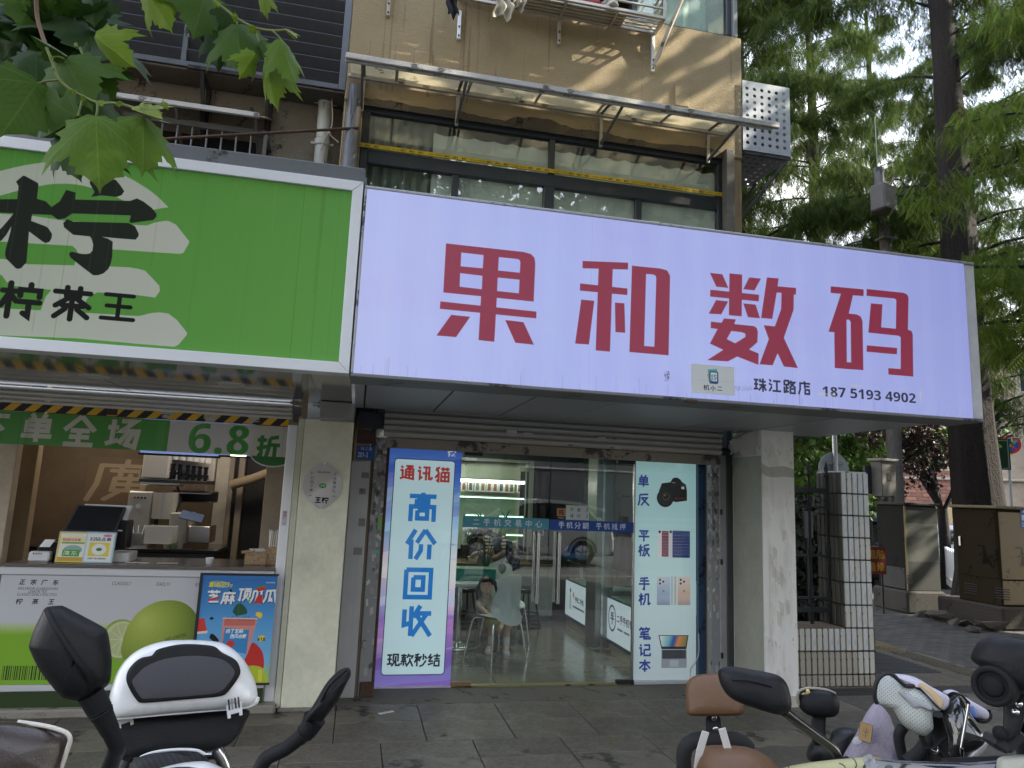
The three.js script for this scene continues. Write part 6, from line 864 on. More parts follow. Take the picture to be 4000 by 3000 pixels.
{
// stainless pillar and two glass display cases on the right
const p = thing('steel_pillar','square stainless steel pillar between the two display cases','pillar',[2.9,0,-7.75]),px0 = onZ('Q2',352,800,-7.62).x,px1 = onZ('Q2',412,800,-7.62).x;const sm = mat([.30,.31,.28],.3,{metalness: .9,map: T.mottle});
part(p,'shaft',box(px0,px1 + .12,FY,2.55,-7.95,-7.62,.01),sm);part(p,'corner_strip',box(px1 - .03,px1 + .0,FY,2.55,-7.617,-7.608,.002),M.steel);const k0 = onZ('Q2',385,1420,-7.58),k1 = onZ('Q2',460,1470,-7.58);part(p,'socket_box',box(k0.x,k1.x,Math.max(FY,k1.y),k0.y,-7.6,-7.55,.006),mat([.2,.17,.1],.6));part(p,'cable',tube([onZ('Q2',305,1415,-7.56),onZ('Q2',340,1425,-7.55),onZ('Q2',400,1415,-7.54),onZ('Q2',430,1430,-7.54)],.008,16,6),M.greyMetal);
const mkCase = (label,x,za,zb2,ySign0,ySign1,yTop,draw) => {
const c = thing('display_case',label,'display case',[x,0,(za + zb2) / 2]),L = za - zb2,t = canvasTex(512,Math.round(512 * (ySign1 - ySign0) / L),draw);
part(c,'base',box(x + .02,3.34,FY,ySign0 - .03,zb2,za,.004),mat([.30,.28,.2],.5,{map: T.mottle}));part(c,'plinth_trim',box(x - .003,x + .018,ySign0 - .04,ySign0 - .002,zb2,za,.003),mat([.02,.035,.06],.4));
part(c,'light_sign',new THREE.BoxGeometry(.012,ySign1 - ySign0,L),mat([.5,.5,.5],.35,{map: t,emissive: C3(1,1,1),emissiveMap: t,emissiveIntensity: .14}),[x + .004,(ySign0 + ySign1) / 2,(za + zb2) / 2]);
part(c,'cabinet',box(x + .02,3.34,ySign0 - .03,ySign1,zb2,za,.003),mat([.3,.32,.31],.5));part(c,'deck',box(x,3.34,ySign1 + .002,ySign1 + .014,zb2,za,.002),mat([.5,.56,.53],.4));part(c,'front_glass',new THREE.BoxGeometry(.006,yTop - ySign1 - .03,L - .01),M.greenGlass,[x + .004,(ySign1 + yTop) / 2,(za + zb2) / 2]);part(c,'top_glass',new THREE.BoxGeometry(3.34 - x,.006,L - .01),M.greenGlass,[(x + 3.34) / 2,yTop - .008,(za + zb2) / 2]);
part(c,'rail',[bar(V(x + .004,yTop,za),V(x + .004,yTop,zb2),.016),bar(V(x + .004,ySign1 + .01,za),V(x + .004,ySign1 + .01,zb2),.016),bar(V(x + .004,yTop,za),V(x + .004,ySign1,za),.014)],mat([.06,.07,.07],.4,{metalness: .5}));part(c,'rear_panel',box(3.335,3.35,ySign1,yTop,zb2,za,.002),mat([.42,.48,.46],.5));return c;};
const xc = 2.78,y = (c,a,b) => onX(c,a,b,xc).y,z = (a,b) => onX('Q2',a,b,xc).z;
const A = mkCase('far glass display case with lit sign and white phone stands left of the steel pillar',xc,z(328,1200),z(132,1000),(y('Q2',130,1160) + y('Q2',325,1285)) / 2,(y('Q2',132,920) + y('Q2',330,990)) / 2,y('Q2',140,770),(x,w,h) => {x.fillStyle = '#c2d2da';x.fillRect(0,0,w,h);const s = h * .16;x.fillStyle = '#2a3a48';x.beginPath();x.arc(w * .2,h * .25,s * .4,0,7);x.fill();x.fillStyle = '#6a9a4a';x.fillRect(w * .175,h * .36,s * .55,h * .22);x.fillStyle = '#2a3040';x.fillRect(w * .178,h * .58,s * .2,h * .2);x.fillRect(w * .21,h * .58,s * .2,h * .2);x.fillStyle = '#a43a30';x.fillRect(w * .3,h * .27,s * .6,s * .9);write(x,'手机二手机',w * .38,h * .36,s,'#26282e',{w: 14,gap: 1.0});x.fillStyle = '#a43a30';x.fillRect(w * .78,h * .3,s * .9,h * .44);write(x,'专柜',w * .79,h * .33,s * .8,'#d8dcdc',{w: 12,down: true,gap: 1.1});x.fillStyle = '#555c66';x.fillRect(w * .3,h * .64,w * .42,h * .05);});
const B = mkCase('near glass display case with lit sign beside the product banner',xc,-6.48,z(430,1200),(y('Q2',430,1340) + y('Q2',605,1440)) / 2,(y('Q2',432,1045) + y('Q2',606,1112)) / 2,(y('Q2',436,835) + y('Q2',606,890)) / 2,(x,w,h) => {x.fillStyle = '#c4d4dc';x.fillRect(0,0,w,h);x.strokeStyle = '#3a4a5a';x.lineWidth = h * .05;x.beginPath();x.ellipse(w * .16,h * .45,w * .09,h * .3,0,0,7);x.stroke();write(x,'手',w * .11,h * .3,h * .3,'#3a4a5a',{w: 14});write(x,'二手手机专柜',w * .28,h * .3,h * .2,'#3a2a3a',{w: 14,gap: 1.02});x.fillStyle = '#6b5a68';for (let i = 0;i < 4;i++) x.fillRect(w * (.3 + i * .16),h * .62,w * .13,h * .05);x.fillStyle = '#8a4038';x.fillRect(w * .93,h * .06,w * .05,h * .12);});
for (const [i,[u,v]] of [[245,910],[293,925],[318,935]].entries()) {const b = onX('Q2',u,v,xc + .16),s = thing('phone_stand',['white phone stand, leftmost in the far display case','tallest white phone stand in the far display case','low white phone stand next to the steel pillar'][i],'phone stand',b);part(s,'foot',cbox(.09,.012,.1,.003),mat([.6,.63,.62],.4),b);part(s,'plate',cbox(.06,i === 2 ? .07 : .15,.008,.003),mat([.6,.63,.62],.4),b.clone().add(V(.01,i === 2 ? .04 : .08,-.02)),[-.25,.5,0]);}
const R = rng(9),kb = thing('phone_tray','tray of small white phones inside the near display case','tray',onX('Q2',560,1060,xc + .2));const o = onX('Q2',560,1075,xc + .2);part(kb,'tray',cbox(.3,.01,.6,.003),mat([.55,.58,.58],.4),o);for (let i = 0;i < 3;i++) for (let j = 0;j < 5;j++) part(kb,'phone',cbox(.07,.012,.09,.003),mat(R() < .5 ? [.7,.72,.72] : [.2,.21,.24],.2),o.clone().add(V(-.09 + i * .09,.013,-.22 + j * .11)));
const cr = single('coat','dark coat hanging on the right wall above the near display case','coat',(() => {const g = new THREE.CylinderGeometry(.05,.14,.75,20,8,true),pp = g.attributes.position;for (let i = 0;i < pp.count;i++) {const a = Math.atan2(pp.getZ(i),pp.getX(i));const k = 1 + .12 * Math.sin(a * 6 + pp.getY(i) * 3);pp.setX(i,pp.getX(i) * k);pp.setZ(i,pp.getZ(i) * k);} g.computeVertexNormals();const b = onZ('Q2',555,700,-7.6);return g.translate(b.x,b.y,-7.6);})(),mat([.015,.015,.018],.9,{side: THREE.DoubleSide}));
const bk = single('wall_bracket','thin metal shelf bracket on the dark right wall of the phone shop','bracket',(() => {const b = onZ('Q2',530,370,-7.7);return [box(b.x - .008,b.x + .008,b.y - .14,b.y + .12,-7.7,-7.69,.001),box(b.x,b.x + .12,b.y + .1,b.y + .12,-7.7,-7.68,.001)];})(),M.steel);
}
// ---------- bodies: one continuous surface from joints and radii ----------
function blob(min,size,res,f) {// isosurface f = 0, f negative inside
const mc = new MarchingCubes(res,new THREE.MeshBasicMaterial(),true,false,60000),h = res / 2;
for (let k = 0;k < res;k++) for (let j = 0;j < res;j++) for (let i = 0;i < res;i++) mc.field[(k * res + j) * res + i] = -f(min.x + size * (i / res),min.y + size * (j / res),min.z + size * (k / res));
mc.isolation = 0;mc.update();const n = mc.count,src = mc.positionArray,pos = new Float32Array(n * 3);
for (let i = 0;i < n;i++) for (const [a,o] of [[0,min.x],[1,min.y],[2,min.z]]) pos[i * 3 + a] = o + size * (src[i * 3 + a] + 1) / 2;
let g = new THREE.BufferGeometry();g.setAttribute('position',new THREE.BufferAttribute(pos,3));g = mergeVertices(g,size / res * .01);
g.computeVertexNormals();let flip = 0;const p = g.attributes.position,nn = g.attributes.normal,e = size / res * .3;for (let i = 0;i < p.count;i += 37) flip += f(p.getX(i) + nn.getX(i) * e,p.getY(i) + nn.getY(i) * e,p.getZ(i) + nn.getZ(i) * e) > f(p.getX(i) - nn.getX(i) * e,p.getY(i) - nn.getY(i) * e,p.getZ(i) - nn.getZ(i) * e) ? 1 : -1;
if (flip < 0) {const ix = g.index.array;for (let i = 0;i < ix.length;i += 3) {const t = ix[i];ix[i] = ix[i + 1];ix[i + 1] = t;} g.computeVertexNormals();}
g.setAttribute('uv',new THREE.BufferAttribute(new Float32Array(p.count * 2),2));return g;
}
const capsule = (a,b,ra,rb) => {const ab = b.clone().sub(a),L = Math.max(1e-9,ab.lengthSq());return (x,y,z) => {const t = Math.max(0,Math.min(1,((x - a.x) * ab.x + (y - a.y) * ab.y + (z - a.z) * ab.z) / L)),dx = x - a.x - ab.x * t,dy = y - a.y - ab.y * t,dz = z - a.z - ab.z * t;return Math.sqrt(dx * dx + dy * dy + dz * dz) - (ra + (rb - ra) * t);};};
const egg = (c,r) => (x,y,z) => {const k = Math.hypot((x - c.x) / r[0],(y - c.y) / r[1],(z - c.z) / r[2]);return (k - 1) * Math.min(...r);};
const join = (fs,k = .02) => (x,y,z) => {let d = fs[0](x,y,z);for (let i = 1;i < fs.length;i++) {const e = fs[i](x,y,z),h = Math.max(k - Math.abs(d - e),0) / k;d = Math.min(d,e) - h * h * k * .25;} return d;};
const chain = (...q) => {const o = [];for (let i = 0;i + 1 < q.length;i++) o.push(capsule(q[i][0],q[i + 1][0],q[i][1],q[i + 1][1]));return o;};
const handAt = (w,dir,nrm,s) => {const d = dir.clone().normalize(),n = nrm.clone().normalize(),side = new THREE.Vector3().crossVectors(d,n),P = (a,b,c) => w.clone().addScaledVector(d,a * s).addScaledVector(side,b * s).addScaledVector(n,c * s),out = [capsule(P(0,0,0),P(.07,0,0),.016 * s,.022 * s),capsule(P(.02,-.012,0),P(.075,-.02,0),.014 * s,.014 * s),capsule(P(.02,.012,0),P(.075,.02,0),.014 * s,.014 * s)];[-.027,-.009,.009,.026].forEach((b,i) => {const L = [.055,.07,.075,.065][i];out.push(...chain([P(.075,b,0),.009 * s],[P(.075 + L * .5,b * 1.1,-.012),.0085 * s],[P(.075 + L * .85,b * 1.1,-.035),.007 * s]));});out.push(...chain([P(.02,.02,0),.011 * s],[P(.05,.045,-.012),.01 * s],[P(.08,.05,-.025),.008 * s]));return out;};
function headParts(p,c,s,yaw,pitch,roll,skin,hair,hairFn) {// head of height .23 * s, face along local +z
const m = new THREE.Matrix4().makeRotationFromEuler(new THREE.Euler(pitch,yaw,roll,'YXZ')).setPosition(c),L = (x,y,z) => V(x * s,y * s,z * s);
const f = join([egg(L(0,.025,-.012),[.078 * s,.092 * s,.094 * s]),egg(L(0,-.03,.018),[.06 * s,.075 * s,.066 * s]),egg(L(.034,-.03,.05),[.03 * s,.03 * s,.025 * s]),egg(L(-.034,-.03,.05),[.03 * s,.03 * s,.025 * s])],.03 * s),nose = join([f,capsule(L(0,.012,.079),L(0,-.018,.091),.008 * s,.012 * s),egg(L(.076,-.005,-.012),[.01 * s,.026 * s,.016 * s]),egg(L(-.076,-.005,-.012),[.01 * s,.026 * s,.016 * s]),egg(L(0,-.055,.072),[.02 * s,.006 * s,.012 * s])],.012 * s);
const socket = (x,y,z) => Math.max(nose(x,y,z),-Math.min(egg(L(.03,.012,.088),[.015 * s,.008 * s,.012 * s])(x,y,z),egg(L(-.03,.012,.088),[.015 * s,.008 * s,.012 * s])(x,y,z)));
const g = blob(L(-.13,-.13,-.13),.26 * s,72,socket).applyMatrix4(m),out = [g];
const eyes = [.03,-.03].map((x) => new THREE.SphereGeometry(.0115 * s,14,10).applyMatrix4(new THREE.Matrix4().makeTranslation(x * s,.012 * s,.073 * s)).applyMatrix4(m)),iris = [.03,-.03].map((x) => new THREE.SphereGeometry(.0062 * s,10,8).applyMatrix4(new THREE.Matrix4().makeTranslation(x * s,.011 * s,.0805 * s)).applyMatrix4(m)),lips = new THREE.SphereGeometry(1,14,8).applyMatrix4(new THREE.Matrix4().makeScale(.019 * s,.0055 * s,.008 * s)).applyMatrix4(new THREE.Matrix4().makeTranslation(0,-.055 * s,.078 * s)).applyMatrix4(m),brows = [1,-1].map((k) => tube([[.018,.031,.083],[.032,.035,.08],[.045,.03,.071]].map(([x,y,z]) => V(x * k * s,y * s,z * s).applyMatrix4(m)),.0024 * s,8,5));
part(p,'eyes',eyes,mat([.6,.58,.55],.2));part(p,'irises',iris,mat([.015,.01,.008],.15));part(p,'mouth',lips,mat([.30,.11,.09],.5));part(p,'eyebrows',brows,hair);
const hf = hairFn(L,s),hg = blob(L(-.17,-.2,-.17),.34 * s,64,hf).applyMatrix4(m);part(p,'hair',hg,hair);return {g,m};
}
{
const girl = thing('person','small child in a cream top and yellow-green shorts peeking past the white chair','person',[1.5,0,-7.6]);
const skin = phys([.56,.37,.27],.55,{sheen: .2}),q = (x,y,z) => onZ('S1',x,y,z),hz = -7.62;
const head = q(418,452,hz),neck = head.clone().add(V(.005,-.115,-.03)),ch = head.clone().add(V(.075,-.25,-.06)),pel = q(560,880,-7.83),shL = head.clone().add(V(-.055,-.175,-.03)),shR = head.clone().add(V(.19,-.165,-.06));
const kL = q(492,925,-7.6),kR = q(690,930,-7.6),aL = q(478,1200,-7.63),aR = q(672,1225,-7.56),eL = q(345,730,-7.56),hL = q(430,800,-7.46),eR = shR.clone().add(V(.04,-.16,.02)),hR = eR.clone().add(V(-.06,-.07,.13));
const {g} = headParts(girl,head,.83,-.12,.05,.12,skin,mat([.012,.010,.010],.55),(L,s) => join([(x,y,z) => Math.max(egg(L(0,.03,-.015),[.092 * s,.102 * s,.106 * s])(x,y,z),(z - .052 * s) + Math.max(0,-(y - .055 * s)) * 1.1),capsule(L(-.075,.02,.0),L(-.118,-.03,-.01),.024 * s,.022 * s),capsule(L(-.118,-.03,-.01),L(-.118,-.19,.0),.022 * s,.013 * s),capsule(L(.078,.055,-.01),L(.115,.03,-.01),.024 * s,.022 * s),capsule(L(.115,.03,-.01),L(.15,-.17,.0),.021 * s,.012 * s),(x,y,z) => egg(L(0,.085,.05),[.07 * s,.032 * s,.045 * s])(x,y,z)],.014));
const limbs = [...chain([neck.clone().add(V(0,.06,.01)),.035],[neck,.036],[ch,.075],[pel,.082]),...chain([shL,.034],[eL,.027],[hL,.021]),...chain([shR,.034],[eR,.027],[hR,.021]),...chain([pel.clone().add(V(-.04,0,.03)),.06],[kL,.044],[aL,.027]),...chain([pel.clone().add(V(.05,0,.03)),.06],[kR,.044],[aR,.027]),...handAt(hL,V(.08,-.03,.05),V(0,1,0),.62),...handAt(hR,V(-.05,-.03,.08),V(0,1,0),.62),capsule(aL,aL.clone().add(V(-.04,-.03,.1)),.025,.022),capsule(aR,aR.clone().add(V(-.01,-.035,.1)),.025,.022)];
const bf = join(limbs,.02);part(girl,'body',mergeGeometries([g,blob(V(pel.x - .42,.0,-8.15),.95,96,bf)].map((x) => {const y = x.clone();return y;})),skin);
part(girl,'top',blob(V(ch.x - .4,ch.y - .45,ch.z - .4),.8,80,join(chain([neck.clone().add(V(.01,-.045,0)),.05],[ch,.09],[pel.clone().add(V(0,.05,0)),.095]).concat(chain([shL,.046],[shL.clone().lerp(eL,.75),.05]),chain([shR,.046],[shR.clone().lerp(eR,.75),.05])),.03)),mat([.58,.50,.42],.9,{map: T.mottle}));
part(girl,'shorts',blob(V(pel.x - .4,pel.y - .4,pel.z - .3),.8,80,join(chain([pel.clone().add(V(0,.03,0)),.098],[pel,.1]).concat(chain([pel.clone().add(V(-.04,0,.03)),.075],[kL.clone().lerp(pel,.12),.078]),chain([pel.clone().add(V(.05,0,.03)),.075],[kR.clone().lerp(pel,.12),.078])),.03)),mat([.42,.42,.13],.9));
for (const [a,k,f] of [[aL,kL,V(-.045,-.035,.1)],[aR,kR,V(-.01,-.04,.1)]]) {part(girl,'sock',rod(a.clone().add(V(0,-.02,0)),a.clone().lerp(k,.42),.033,.036,16),mat([.6,.6,.6],.9));const s = part(girl,'shoe',blob(V(a.x - .14,a.y - .16,a.z - .1),.3,56,join([capsule(a.clone().add(V(0,-.045,-.015)),a.clone().add(f).add(V(0,-.015,0)),.036,.036)],.01)),mat([.55,.53,.52],.45));part(s,'bow',new THREE.TorusGeometry(.014,.005,6,14),mat([.7,.68,.66],.5),a.clone().add(f).add(V(0,.024,.01)));}
}
{
const ad = thing('person','seated adult in a striped shirt, dark vest and pale trousers with patterned bag beside','person',[1.45,0,-8.7]);
const z = -8.75,q = (x,y,zz = z) => onZ('Q1',x,y,zz),skin = phys([.30,.19,.13],.55),head = q(385,1120),ch = q(520,1230),pel = q(570,1430),sh1 = ch.clone().add(V(-.1,.07,.1)),sh2 = ch.clone().add(V(.13,.05,-.06)),el = q(480,1330,z + .22),ha = q(380,1330,z + .3),el2 = q(640,1330,z + .1),ha2 = q(560,1390,z + .25);
const {g} = headParts(ad,head,1,-1.0,.35,.2,skin,mat([.01,.009,.009],.6),(L,s) => join([(x,y,w) => Math.max(egg(L(0,.03,-.015),[.095 * s,.105 * s,.112 * s])(x,y,w),w - .05 * s + Math.max(0,.05 * s - y) * 1.0),capsule(L(0,-.02,-.09),L(0,-.16,-.09),.05 * s,.03 * s)],.02));
const k1 = pel.clone().add(V(-.22,.02,.36)),k2 = pel.clone().add(V(-.03,-.05,.36)),f1 = V(k1.x + .02,FY + .1,k1.z - .05),f2 = V(k2.x,FY + .1,k2.z - .05);
const limbs = join([...chain([head.clone().add(V(.03,-.1,-.02)),.05],[ch.clone().add(V(-.02,.12,0)),.055],[ch,.12],[pel,.13]),...chain([sh1,.05],[el,.042],[ha,.03]),...chain([sh2,.05],[el2,.042],[ha2,.03]),...handAt(ha,V(-1,-.1,.3),V(0,1,0),1),...handAt(ha2,V(-1,-.3,.3),V(0,1,0),1),...chain([pel.clone().add(V(-.08,-.02,0)),.08],[k1,.06],[f1,.045]),...chain([pel.clone().add(V(.08,-.02,0)),.08],[k2,.06],[f2,.045]),capsule(f1,f1.clone().add(V(0,-.05,.12)),.045,.04),capsule(f2,f2.clone().add(V(0,-.05,.12)),.045,.04)],.035);
part(ad,'body',mergeGeometries([g,blob(V(pel.x - .75,-.02,z - .6),1.5,100,limbs)]),skin);
const st = canvasTex(64,256,(x,w,h) => {for (let i = 0;i < 24;i++) {x.fillStyle = i % 2 ? '#c8c2b6' : '#5a4a40';x.fillRect(0,i * 11,w,11);}});st.wrapS = st.wrapT = THREE.RepeatWrapping;
const tg = blob(V(ch.x - .5,ch.y - .5,z - .45),1.0,80,join(chain([ch.clone().add(V(-.01,.07,0)),.1],[ch,.135],[pel.clone().add(V(0,.06,0)),.145]).concat(chain([sh1,.065],[sh1.clone().lerp(el,.7),.06]),chain([sh2,.065],[sh2.clone().lerp(el2,.7),.06])),.04)),tp = tg.attributes.position;for (let i = 0;i < tp.count;i++) tg.attributes.uv.setXY(i,tp.getX(i) * 2,tp.getY(i) * 2.2);part(ad,'shirt',tg,mat([.75,.75,.75],.9,{map: st}));
part(ad,'vest',blob(V(ch.x - .5,ch.y - .5,z - .45),1.0,72,join(chain([ch.clone().add(V(-.02,.04,.02)),.13],[ch.clone().add(V(-.03,-.08,.03)),.15],[pel.clone().add(V(-.06,.08,.03)),.15]),.04)),mat([.02,.024,.028],.9));
part(ad,'trousers',blob(V(pel.x - .6,pel.y - .6,z - .5),1.2,80,join([...chain([pel.clone().add(V(0,.04,0)),.145],[pel,.15]),...chain([pel.clone().add(V(-.08,-.02,0)),.1],[k1,.08],[f1.clone().add(V(0,.06,0)),.065]),...chain([pel.clone().add(V(.08,-.02,0)),.1],[k2,.08],[f2.clone().add(V(0,.06,0)),.065])],.04)),mat([.27,.29,.29],.9,{map: T.mottle}));
const stool = thing('stool','dark stool under the seated adult at the reception counter','stool',[pel.x,0,z - .05]);part(stool,'seat',new THREE.CylinderGeometry(.17,.17,.05,24),M.black,V(pel.x,pel.y - .17,z - .05));for (let i = 0;i < 4;i++) {const a = i * 1.57 + .78;part(stool,'leg',rod(V(pel.x + .12 * Math.cos(a),pel.y - .2,z - .05 + .12 * Math.sin(a)),V(pel.x + .18 * Math.cos(a),FY,z - .05 + .18 * Math.sin(a)),.013,.013,8),M.black);}
const bt = canvasTex(128,192,(x,w,h) => {x.fillStyle = '#16181c';x.fillRect(0,0,w,h);x.strokeStyle = '#6d747c';x.lineWidth = 5;const R = rng(44);for (let i = 0;i < 26;i++) {const X = R() * w,Y = R() * h;x.beginPath();x.moveTo(X,Y);x.lineTo(X + 18,Y - 8);x.lineTo(X + 22,Y + 18);x.lineTo(X + 4,Y + 24);x.lineTo(X - 4,Y + 8);x.stroke();}});
const bo = smooth2([[-.06,.2],[.02,.2],[.09,.08],[.12,-.05],[.05,-.14],[-.05,-.2],[-.09,-.12],[-.06,0]],32),bp = q(745,1400,z + .14),bg = pillow(bo,new THREE.Matrix4().makeTranslation(bp.x,bp.y,bp.z),[[.7,-.05],[.95,-.03],[1,0],[.95,.03],[.7,.05],[.3,.055]]);const bu = bg.attributes.uv;for (let i = 0;i < bu.count;i++) bu.setXY(i,bu.getX(i) * 3 + .4,bu.getY(i) * 2.4 + .5);single('patterned_bag','black and white patterned cloth bag hanging beside the seated adult','bag',bg,mat([.8,.8,.8],.85,{map: bt}));
}
// ---------- table, chairs, stools, plant ----------
{
const q = (x,y,z) => onZ('S1',x,y,z),base = onY('J',140,1340,FY),tt = q(200,400,base.z - .36).y,c = V(base.x - .1,0,base.z - .36),t = thing('round_table','round white table on a chrome pedestal beside the child','table',[c.x,FY,c.z]);part(t,'top',new THREE.CylinderGeometry(.33,.33,.03,40),mat([.45,.48,.46],.4),V(c.x,tt,c.z));part(t,'column',rod(V(c.x,FY + .03,c.z),V(c.x,tt - .015,c.z),.035,.035,18),M.chrome);part(t,'foot',lathe([[.24,0],[.24,.012],[.2,.02],[.06,.035],[.035,.05]],36),M.chrome,V(c.x,FY,c.z));
const b0 = q(38,345,c.z + .05),b1 = q(540,345,c.z + .05),bh = q(300,205,c.z + .05).y - b0.y,bx = thing('teal_box','long teal cardboard box on the round white table','box',[c.x,tt,c.z]);part(bx,'box',box(b0.x,b1.x,tt + .016,tt + .016 + bh,c.z - .17,c.z + .06,.004),mat([.02,.22,.17],.6,{map: T.mottle}));part(bx,'lid',box(b0.x - .004,b1.x + .004,tt + .018 + bh,tt + .03 + bh,c.z - .174,c.z + .064,.003),mat([.16,.30,.22],.6));
// palm-like plant in a tall vase
const p = thing('potted_palm','leafy palm with long stems standing behind the teal box','plant',q(420,250,c.z - .3)),pb = q(420,260,c.z - .3),R = rng(52),stemM = mat([.05,.09,.035],.7),leafM = phys([.035,.075,.03],.6,{transmission: .2,thickness: 0,side: THREE.DoubleSide});part(p,'vase',lathe([[.0,-.35],[.07,-.35],[.085,-.2],[.05,.02],[.06,.05],[.05,.05],[.04,.02],[0,.02]],20),M.greenGlass,pb);const leafG = [];
for (let i = 0;i < 16;i++) {const a = R() * 6.28,sp = .1 + R() * .22,hgt = .35 + R() * .3,tip = pb.clone().add(V(Math.cos(a) * sp,hgt,Math.sin(a) * sp * .7));part(p,'stem',tube([pb,pb.clone().lerp(tip,.5).add(V(0,.05,0)),tip],.005,8,5),stemM);for (let j = 0;j < 12;j++) {const b = a + (R() - .5) * 2.5,L = .1 + R() * .14,g = new THREE.PlaneGeometry(.02,L,1,3);g.translate(0,L / 2,0);const pp = g.attributes.position;for (let k = 0;k < pp.count;k++) {const y = pp.getY(k) / L;pp.setX(k,pp.getX(k) * (1.2 - y));pp.setZ(k,y * y * L * .4);} g.applyMatrix4(new THREE.Matrix4().makeRotationFromEuler(new THREE.Euler(.4 + R() * 1.2,b,0,'YXZ')).setPosition(pb.clone().lerp(tip,.7 + R() * .3)));g.computeVertexNormals();leafG.push(g);}}
stuff(part(p,'fronds',leafG,leafM));
// white shell chairs with chrome legs
const shell = (o) => {// back outline in local metres, x across, y up
const g = pillow(smooth2([[-.145,.405],[.09,.40],[.135,.28],[.185,.12],[.165,.02],[.08,-.045],[-.05,-.05],[-.15,.0],[-.175,.12],[-.165,.28]],44),null,[[1,-.006],[1.004,0],[1,.006],[.5,.012],[.1,.012]]),p2 = g.attributes.position;for (let i = 0;i < p2.count;i++) {const x = p2.getX(i),y = p2.getY(i);p2.setZ(i,p2.getZ(i) + 1.6 * x * x - .08 * (y - .1) - (y < .06 ? (.06 - y) * 1.0 : 0));} g.computeVertexNormals();return g;};
const chairM = phys([.52,.57,.54],.3,{clearcoat: .3,clearcoatRoughness: .3});
const mkChair = (label,p3,yaw) => {const c2 = thing('shell_chair',label,'chair',[0,0,0]);part(c2,'backrest',shell(),chairM,[0,.44,-.19]);const seat = new THREE.PlaneGeometry(.38,.42,12,12),sp = seat.attributes.position;for (let i = 0;i < sp.count;i++) {const x = sp.getX(i),y = sp.getY(i);sp.setX(i,x * (1 - .12 * Math.abs(y) / .21));sp.setZ(i,.6 * x * x - (y < -.14 ? (-.14 - y) * .5 : 0));} seat.rotateX(-Math.PI / 2);seat.computeVertexNormals();const s2 = seat.clone().translate(0,-.014,0);s2.index.array.forEach((v,i,a) => {if (i % 3 === 1) {const t2 = a[i];a[i] = a[i + 1];a[i + 1] = t2;}});s2.computeVertexNormals();part(c2,'seat',[seat,s2],chairM,[0,.43,0]);
for (const [x,z] of [[-.17,.17],[.17,.17],[-.17,-.17],[.17,-.17]]) part(c2,'leg',tube([V(x * .6,.41,z * .6),V(x * .95,.40,z * .95),V(x * 1.05,.34,z * 1.05),V(x * 1.3,0,z * 1.35)],.009,18,8),M.chrome);c2.position.set(p3.x,FY,p3.z);c2.rotation.y = yaw;return c2;};
const f1 = onY('J',263,1450,FY),f2 = onY('J',98,1392,FY),f3 = onY('J',487,1412,FY);mkChair('white shell chair with chrome legs turned away in front of the child',V(1.465,0,-7.23),3.605);
mkChair('second white shell chair partly hidden behind the child',V(1.74,0,-8.12),.1);
const stl = (label,p4) => {const s = thing('bar_stool',label,'stool',[p4.x,FY,p4.z]),h = p4.h;part(s,'seat',lathe([[0,.05],[.14,.055],[.165,.04],[.165,.0],[0,0]],26),phys([.012,.013,.014],.35,{clearcoat: .3}),V(p4.x,h - .05,p4.z));for (let i = 0;i < 4;i++) {const a = i * 1.571 + .5;part(s,'leg',rod(V(p4.x + .11 * Math.cos(a),h - .05,p4.z + .11 * Math.sin(a)),V(p4.x + .19 * Math.cos(a),FY,p4.z + .19 * Math.sin(a)),.012,.012,8),M.black);} part(s,'foot_ring',new THREE.TorusGeometry(.165,.01,8,32).rotateX(Math.PI / 2),M.black,V(p4.x,FY + h * .32,p4.z));part(s,'base_ring',new THREE.TorusGeometry(.195,.012,8,32).rotateX(Math.PI / 2),M.black,V(p4.x,FY + .014,p4.z));};
const s1 = onY('J',490,1185,FY),h1 = onZ('J',480,945,s1.z).y;stl('black bar stool right of the white shell chair',{x: s1.x - .02,z: s1.z - .05,h: h1});const s0 = onY('J',90,1180,FY);stl('black bar stool at the left behind the round table',{x: s0.x,z: s0.z,h: h1});
}
